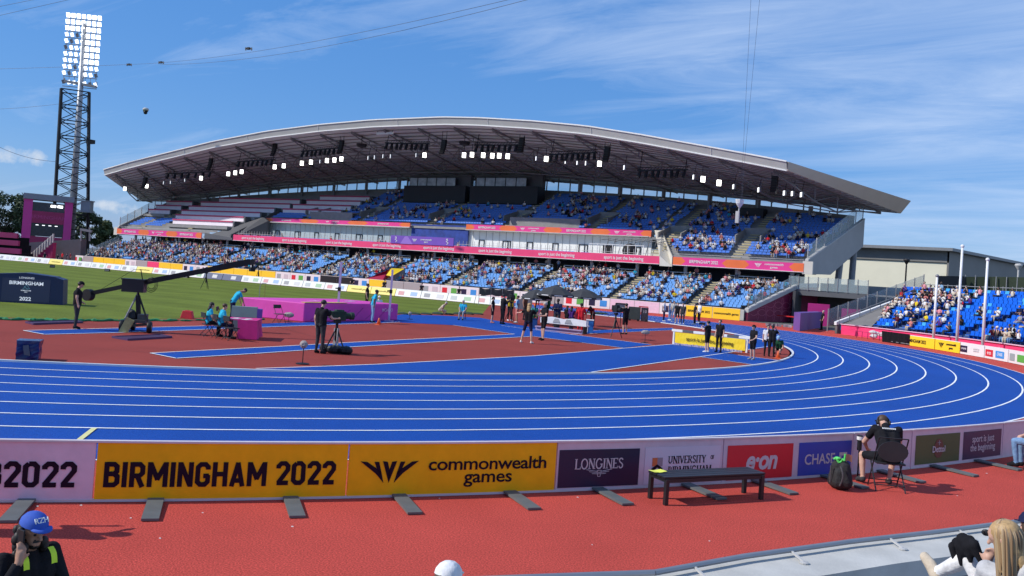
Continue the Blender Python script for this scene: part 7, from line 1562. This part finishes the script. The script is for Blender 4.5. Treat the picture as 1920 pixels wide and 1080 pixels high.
for sx in (-1, 1):
    b = MB(); rows = []
    for t in np.linspace(.34, .66, 7):
        a = t*math.pi*.9-.35; y = .0+.145*math.sin(a)*1.05; z = 1.40+.112*math.cos(a)-.13*max(0, t-.5)
        rows.append([(sx*(.105+w), y+.01, up_+z-.10*abs(w+.0)) for w in (-.022, 0, .022)])
    b.sheet(rows); b.build('shoulder_patch', HV, st)
b = MB(); rows = [[(x, .150+.012*math.cos(x*8)-.06*abs(z-1.2), z+up_) for x in (-.02, .02, .06)] for z in (1.24, 1.18, 1.12, 1.05)]; b.sheet(rows); b.build('chest_patch', HV, st)
text('PZ', .05, frame((-.235, .065, 1.22+up_), (-.8, -.6, 0), (0, 0, 1)), WHITE, st, .012, 1, ext=.003)
o = thing('smartphone', 'dark telephone held to the ear by the steward', 'phone', (0, 0, 0)); o.location = st.matrix_basis @ Vector((.112, .075, 1.58+up_)); o.rotation_euler.z = st.rotation_euler.z; b = MB(); b.box((0, 0, 0), (.012, .07, .14)); b.build('case', BLACK, o, bevel=.004)
# white cap, bottom centre
hc = dp(838, 1094, 6.0); person('person in a plain white cap at the bottom edge, only the cap in view', hc-Vector((0, 0, 1.18)), head(20, hc), seated(.42), 1.75, 'white', 'black', 0, 'brown', 'short', cap='white', vox=.02)
# woman with blond hair, bottom right, seen from behind (joints laid out in the world)
V3 = lambda x, y, d: tuple(dp(x, y, d))
lk = (-RT*.80+Vector((FW.x, FW.y, 0))*.62); lk.z = -.05; lk.normalize()
J = dict(hed=V3(1884, 1014, 6.2), nek=V3(1896, 1050, 6.18), che=V3(1902, 1098, 6.2), wai=V3(1908, 1150, 6.25), pel=V3(1908, 1190, 6.35), look=tuple(lk), shL=V3(1850, 1068, 6.34), shR=V3(1938, 1070, 6.05), elL=V3(1834, 1112, 6.50), wrL=V3(1850, 1058, 6.46), haL=V3(1856, 1036, 6.44), elR=V3(1944, 1140, 6.1), wrR=V3(1890, 1150, 6.3), haR=V3(1870, 1140, 6.4), hipL=V3(1888, 1175, 6.45), hipR=V3(1925, 1180, 6.3), knL=V3(1816, 1046, 6.72), anL=V3(1756, 1074, 7.0), toL=V3(1734, 1044, 7.1), knR=V3(1850, 1090, 6.8), anR=V3(1806, 1122, 7.05), toR=V3(1790, 1100, 7.15))
wm = person('woman with long blond hair, grey T-shirt and white trousers seated at the bottom right', (0, 0, 0), 0, J, 1.75, 'lightgrey', 'white', 0, 'blond', 'long', vox=.011, shoes='beige')
b = MB(); H2 = Vector(J['hed']); lk = Vector((lk.x, lk.y, 0)).normalized(); sd = lk.cross(Vector((0, 0, 1))); rs = random.Random(12)
na, nu = 110, 18; ph1, ph2, ph3 = rs.uniform(0, 6), rs.uniform(0, 6), rs.uniform(0, 6)
for lay in range(2):
    rows = []
    for k in range(nu):
        u = k/(nu-1); row = []
        for i in range(na):
            a = -2.45+4.9*i/(na-1); d_ = (-lk*math.cos(a)+sd*math.sin(a)); rg = .004*math.sin(a*23+ph1)+.003*math.sin(a*41+ph2)+.002*math.sin(a*67+ph3); L0 = .30-.028*abs(a)+.03*math.sin(a*9+ph3)+.02*math.sin(a*31)-.03*lay; base_ = H2+lk*(.015+.03*math.sin(a*1.0)*0)+Vector((0, 0, .04)); r_h = .106-.006*lay+rg*(min(1, u*3))
            if u < .45: w = u/.45; th = R_(3+87*w); v = base_*(1-w)+(H2-lk*.015+Vector((0, 0, .04)))*w+d_*r_h*math.sin(th)+Vector((0, 0, (.114-.006*lay)*math.cos(th)))
            else: w = (u-.45)/.55; v = H2-lk*(.015+.02*w)+Vector((0, 0, .04-(L0+.04)*w))+d_*(r_h-.012*w+.012*math.sin(a*5+ph1)*w*w+rg*1.5*w)
            row.append(v)
        rows.append(row)
    f0 = len(b.mi); b.sheet(rows); cols_ = [rs.choice((0, 0, 1, 1, 2)) for _ in range(na)]
    for q in range(f0, len(b.mi)): b.mi[q] = cols_[(q-f0) % (na-1)]
b.build('hair_strands', [mat('streaked_blond', (.31, .20, .105), .5), mat('light_blond', (.43, .31, .18), .5), mat('dark_blond', (.16, .095, .05), .5)], wm, True)
b = MB(); [b.tube(H2+lk*.06+Vector((s*.08, s*.03, .035)), H2+lk*.1+Vector((s*.03, 0, .035)), .008, 6) for s in (-1, 1)]; b.ball(H2+lk*.09+Vector((-.03, 0, .03)), .03, (1, .5, .8)); b.build('sunglasses', BLACK, wm)
kn = dp(1812, 1036, 6.7); jc = thing('jacket', 'black jacket draped over the raised knee of the blond woman', 'jacket', kn)
W2 = lambda x, y, d: dp(x, y, d)-kn
cps = [(W2(1795, 1018, 6.78), W2(1818, 1014, 6.64), .045, .045, 'j'), (W2(1786, 1024, 6.82), W2(1790, 1050, 6.8), .035, .02, 'j'), (W2(1800, 1024, 6.72), W2(1802, 1058, 6.72), .04, .018, 'j'), (W2(1814, 1024, 6.64), W2(1820, 1052, 6.62), .045, .02, 'j'), (W2(1826, 1020, 6.58), W2(1852, 1078, 6.55), .04, .02, 'j'), (W2(1806, 1012, 6.72), W2(1812, 1030, 6.7), .055, .06, 'j')]
me = remesh(cps, .012, 2); me.materials.append(DARK); o = bpy.data.objects.new('cloth', me); COL.objects.link(o); o.parent = jc
q = dp(1940, 984, 6.3); person('person with dark navy cap at the right edge above the blond woman', q-Vector((0, 0, 1.66)), head(-30, q), None, 1.75, 'navy', 'black', 0, 'brown', cap='navy', vox=.022)

q = gp(212, 1002); bs = q+SUN_H*(1.62/math.tan(SUN_EL)); person('person in dark clothes just beyond the left edge, whose shadow falls on the red ground', bs, head(70, bs), cam_arms(JP()), 1.75, 'charcoal', 'black', 0, 'brown')

# small bits of litter near the boards
b = MB(); rs = random.Random(17)
for x, y in ((245, 832+140), (152, 948), (562, 946), (824, 935), (548, 988), (1083, 933), (1850, 888), (1795, 930), (1110, 1022), (380, 962), (70, 905+45), (1330, 1015), (300, 1010)): 
    p = gp(x, y); s_ = rs.uniform(.008, .022); b.prism([p+Vector((s_*math.cos(t), s_*.7*math.sin(t), .002)) for t in (0, 1.3, 2.6, 4.2)], (0, 0, .006))
tag(b.build('litter', WHITE), 'tiny scraps of white paper scattered on the red rubber', 'litter', kind='stuff')

# ---------------------------------------------------------------- lettering becomes plain mesh
bpy.context.view_layer.update()
dg = DG()
for o in [o for o in COL.objects if o.type == 'FONT']:
    me = bpy.data.meshes.new_from_object(o.evaluated_get(dg)); n = bpy.data.objects.new('lettering', me); COL.objects.link(n)
    n.parent = o.parent; n.matrix_local = o.matrix_local.copy(); bpy.data.objects.remove(o)
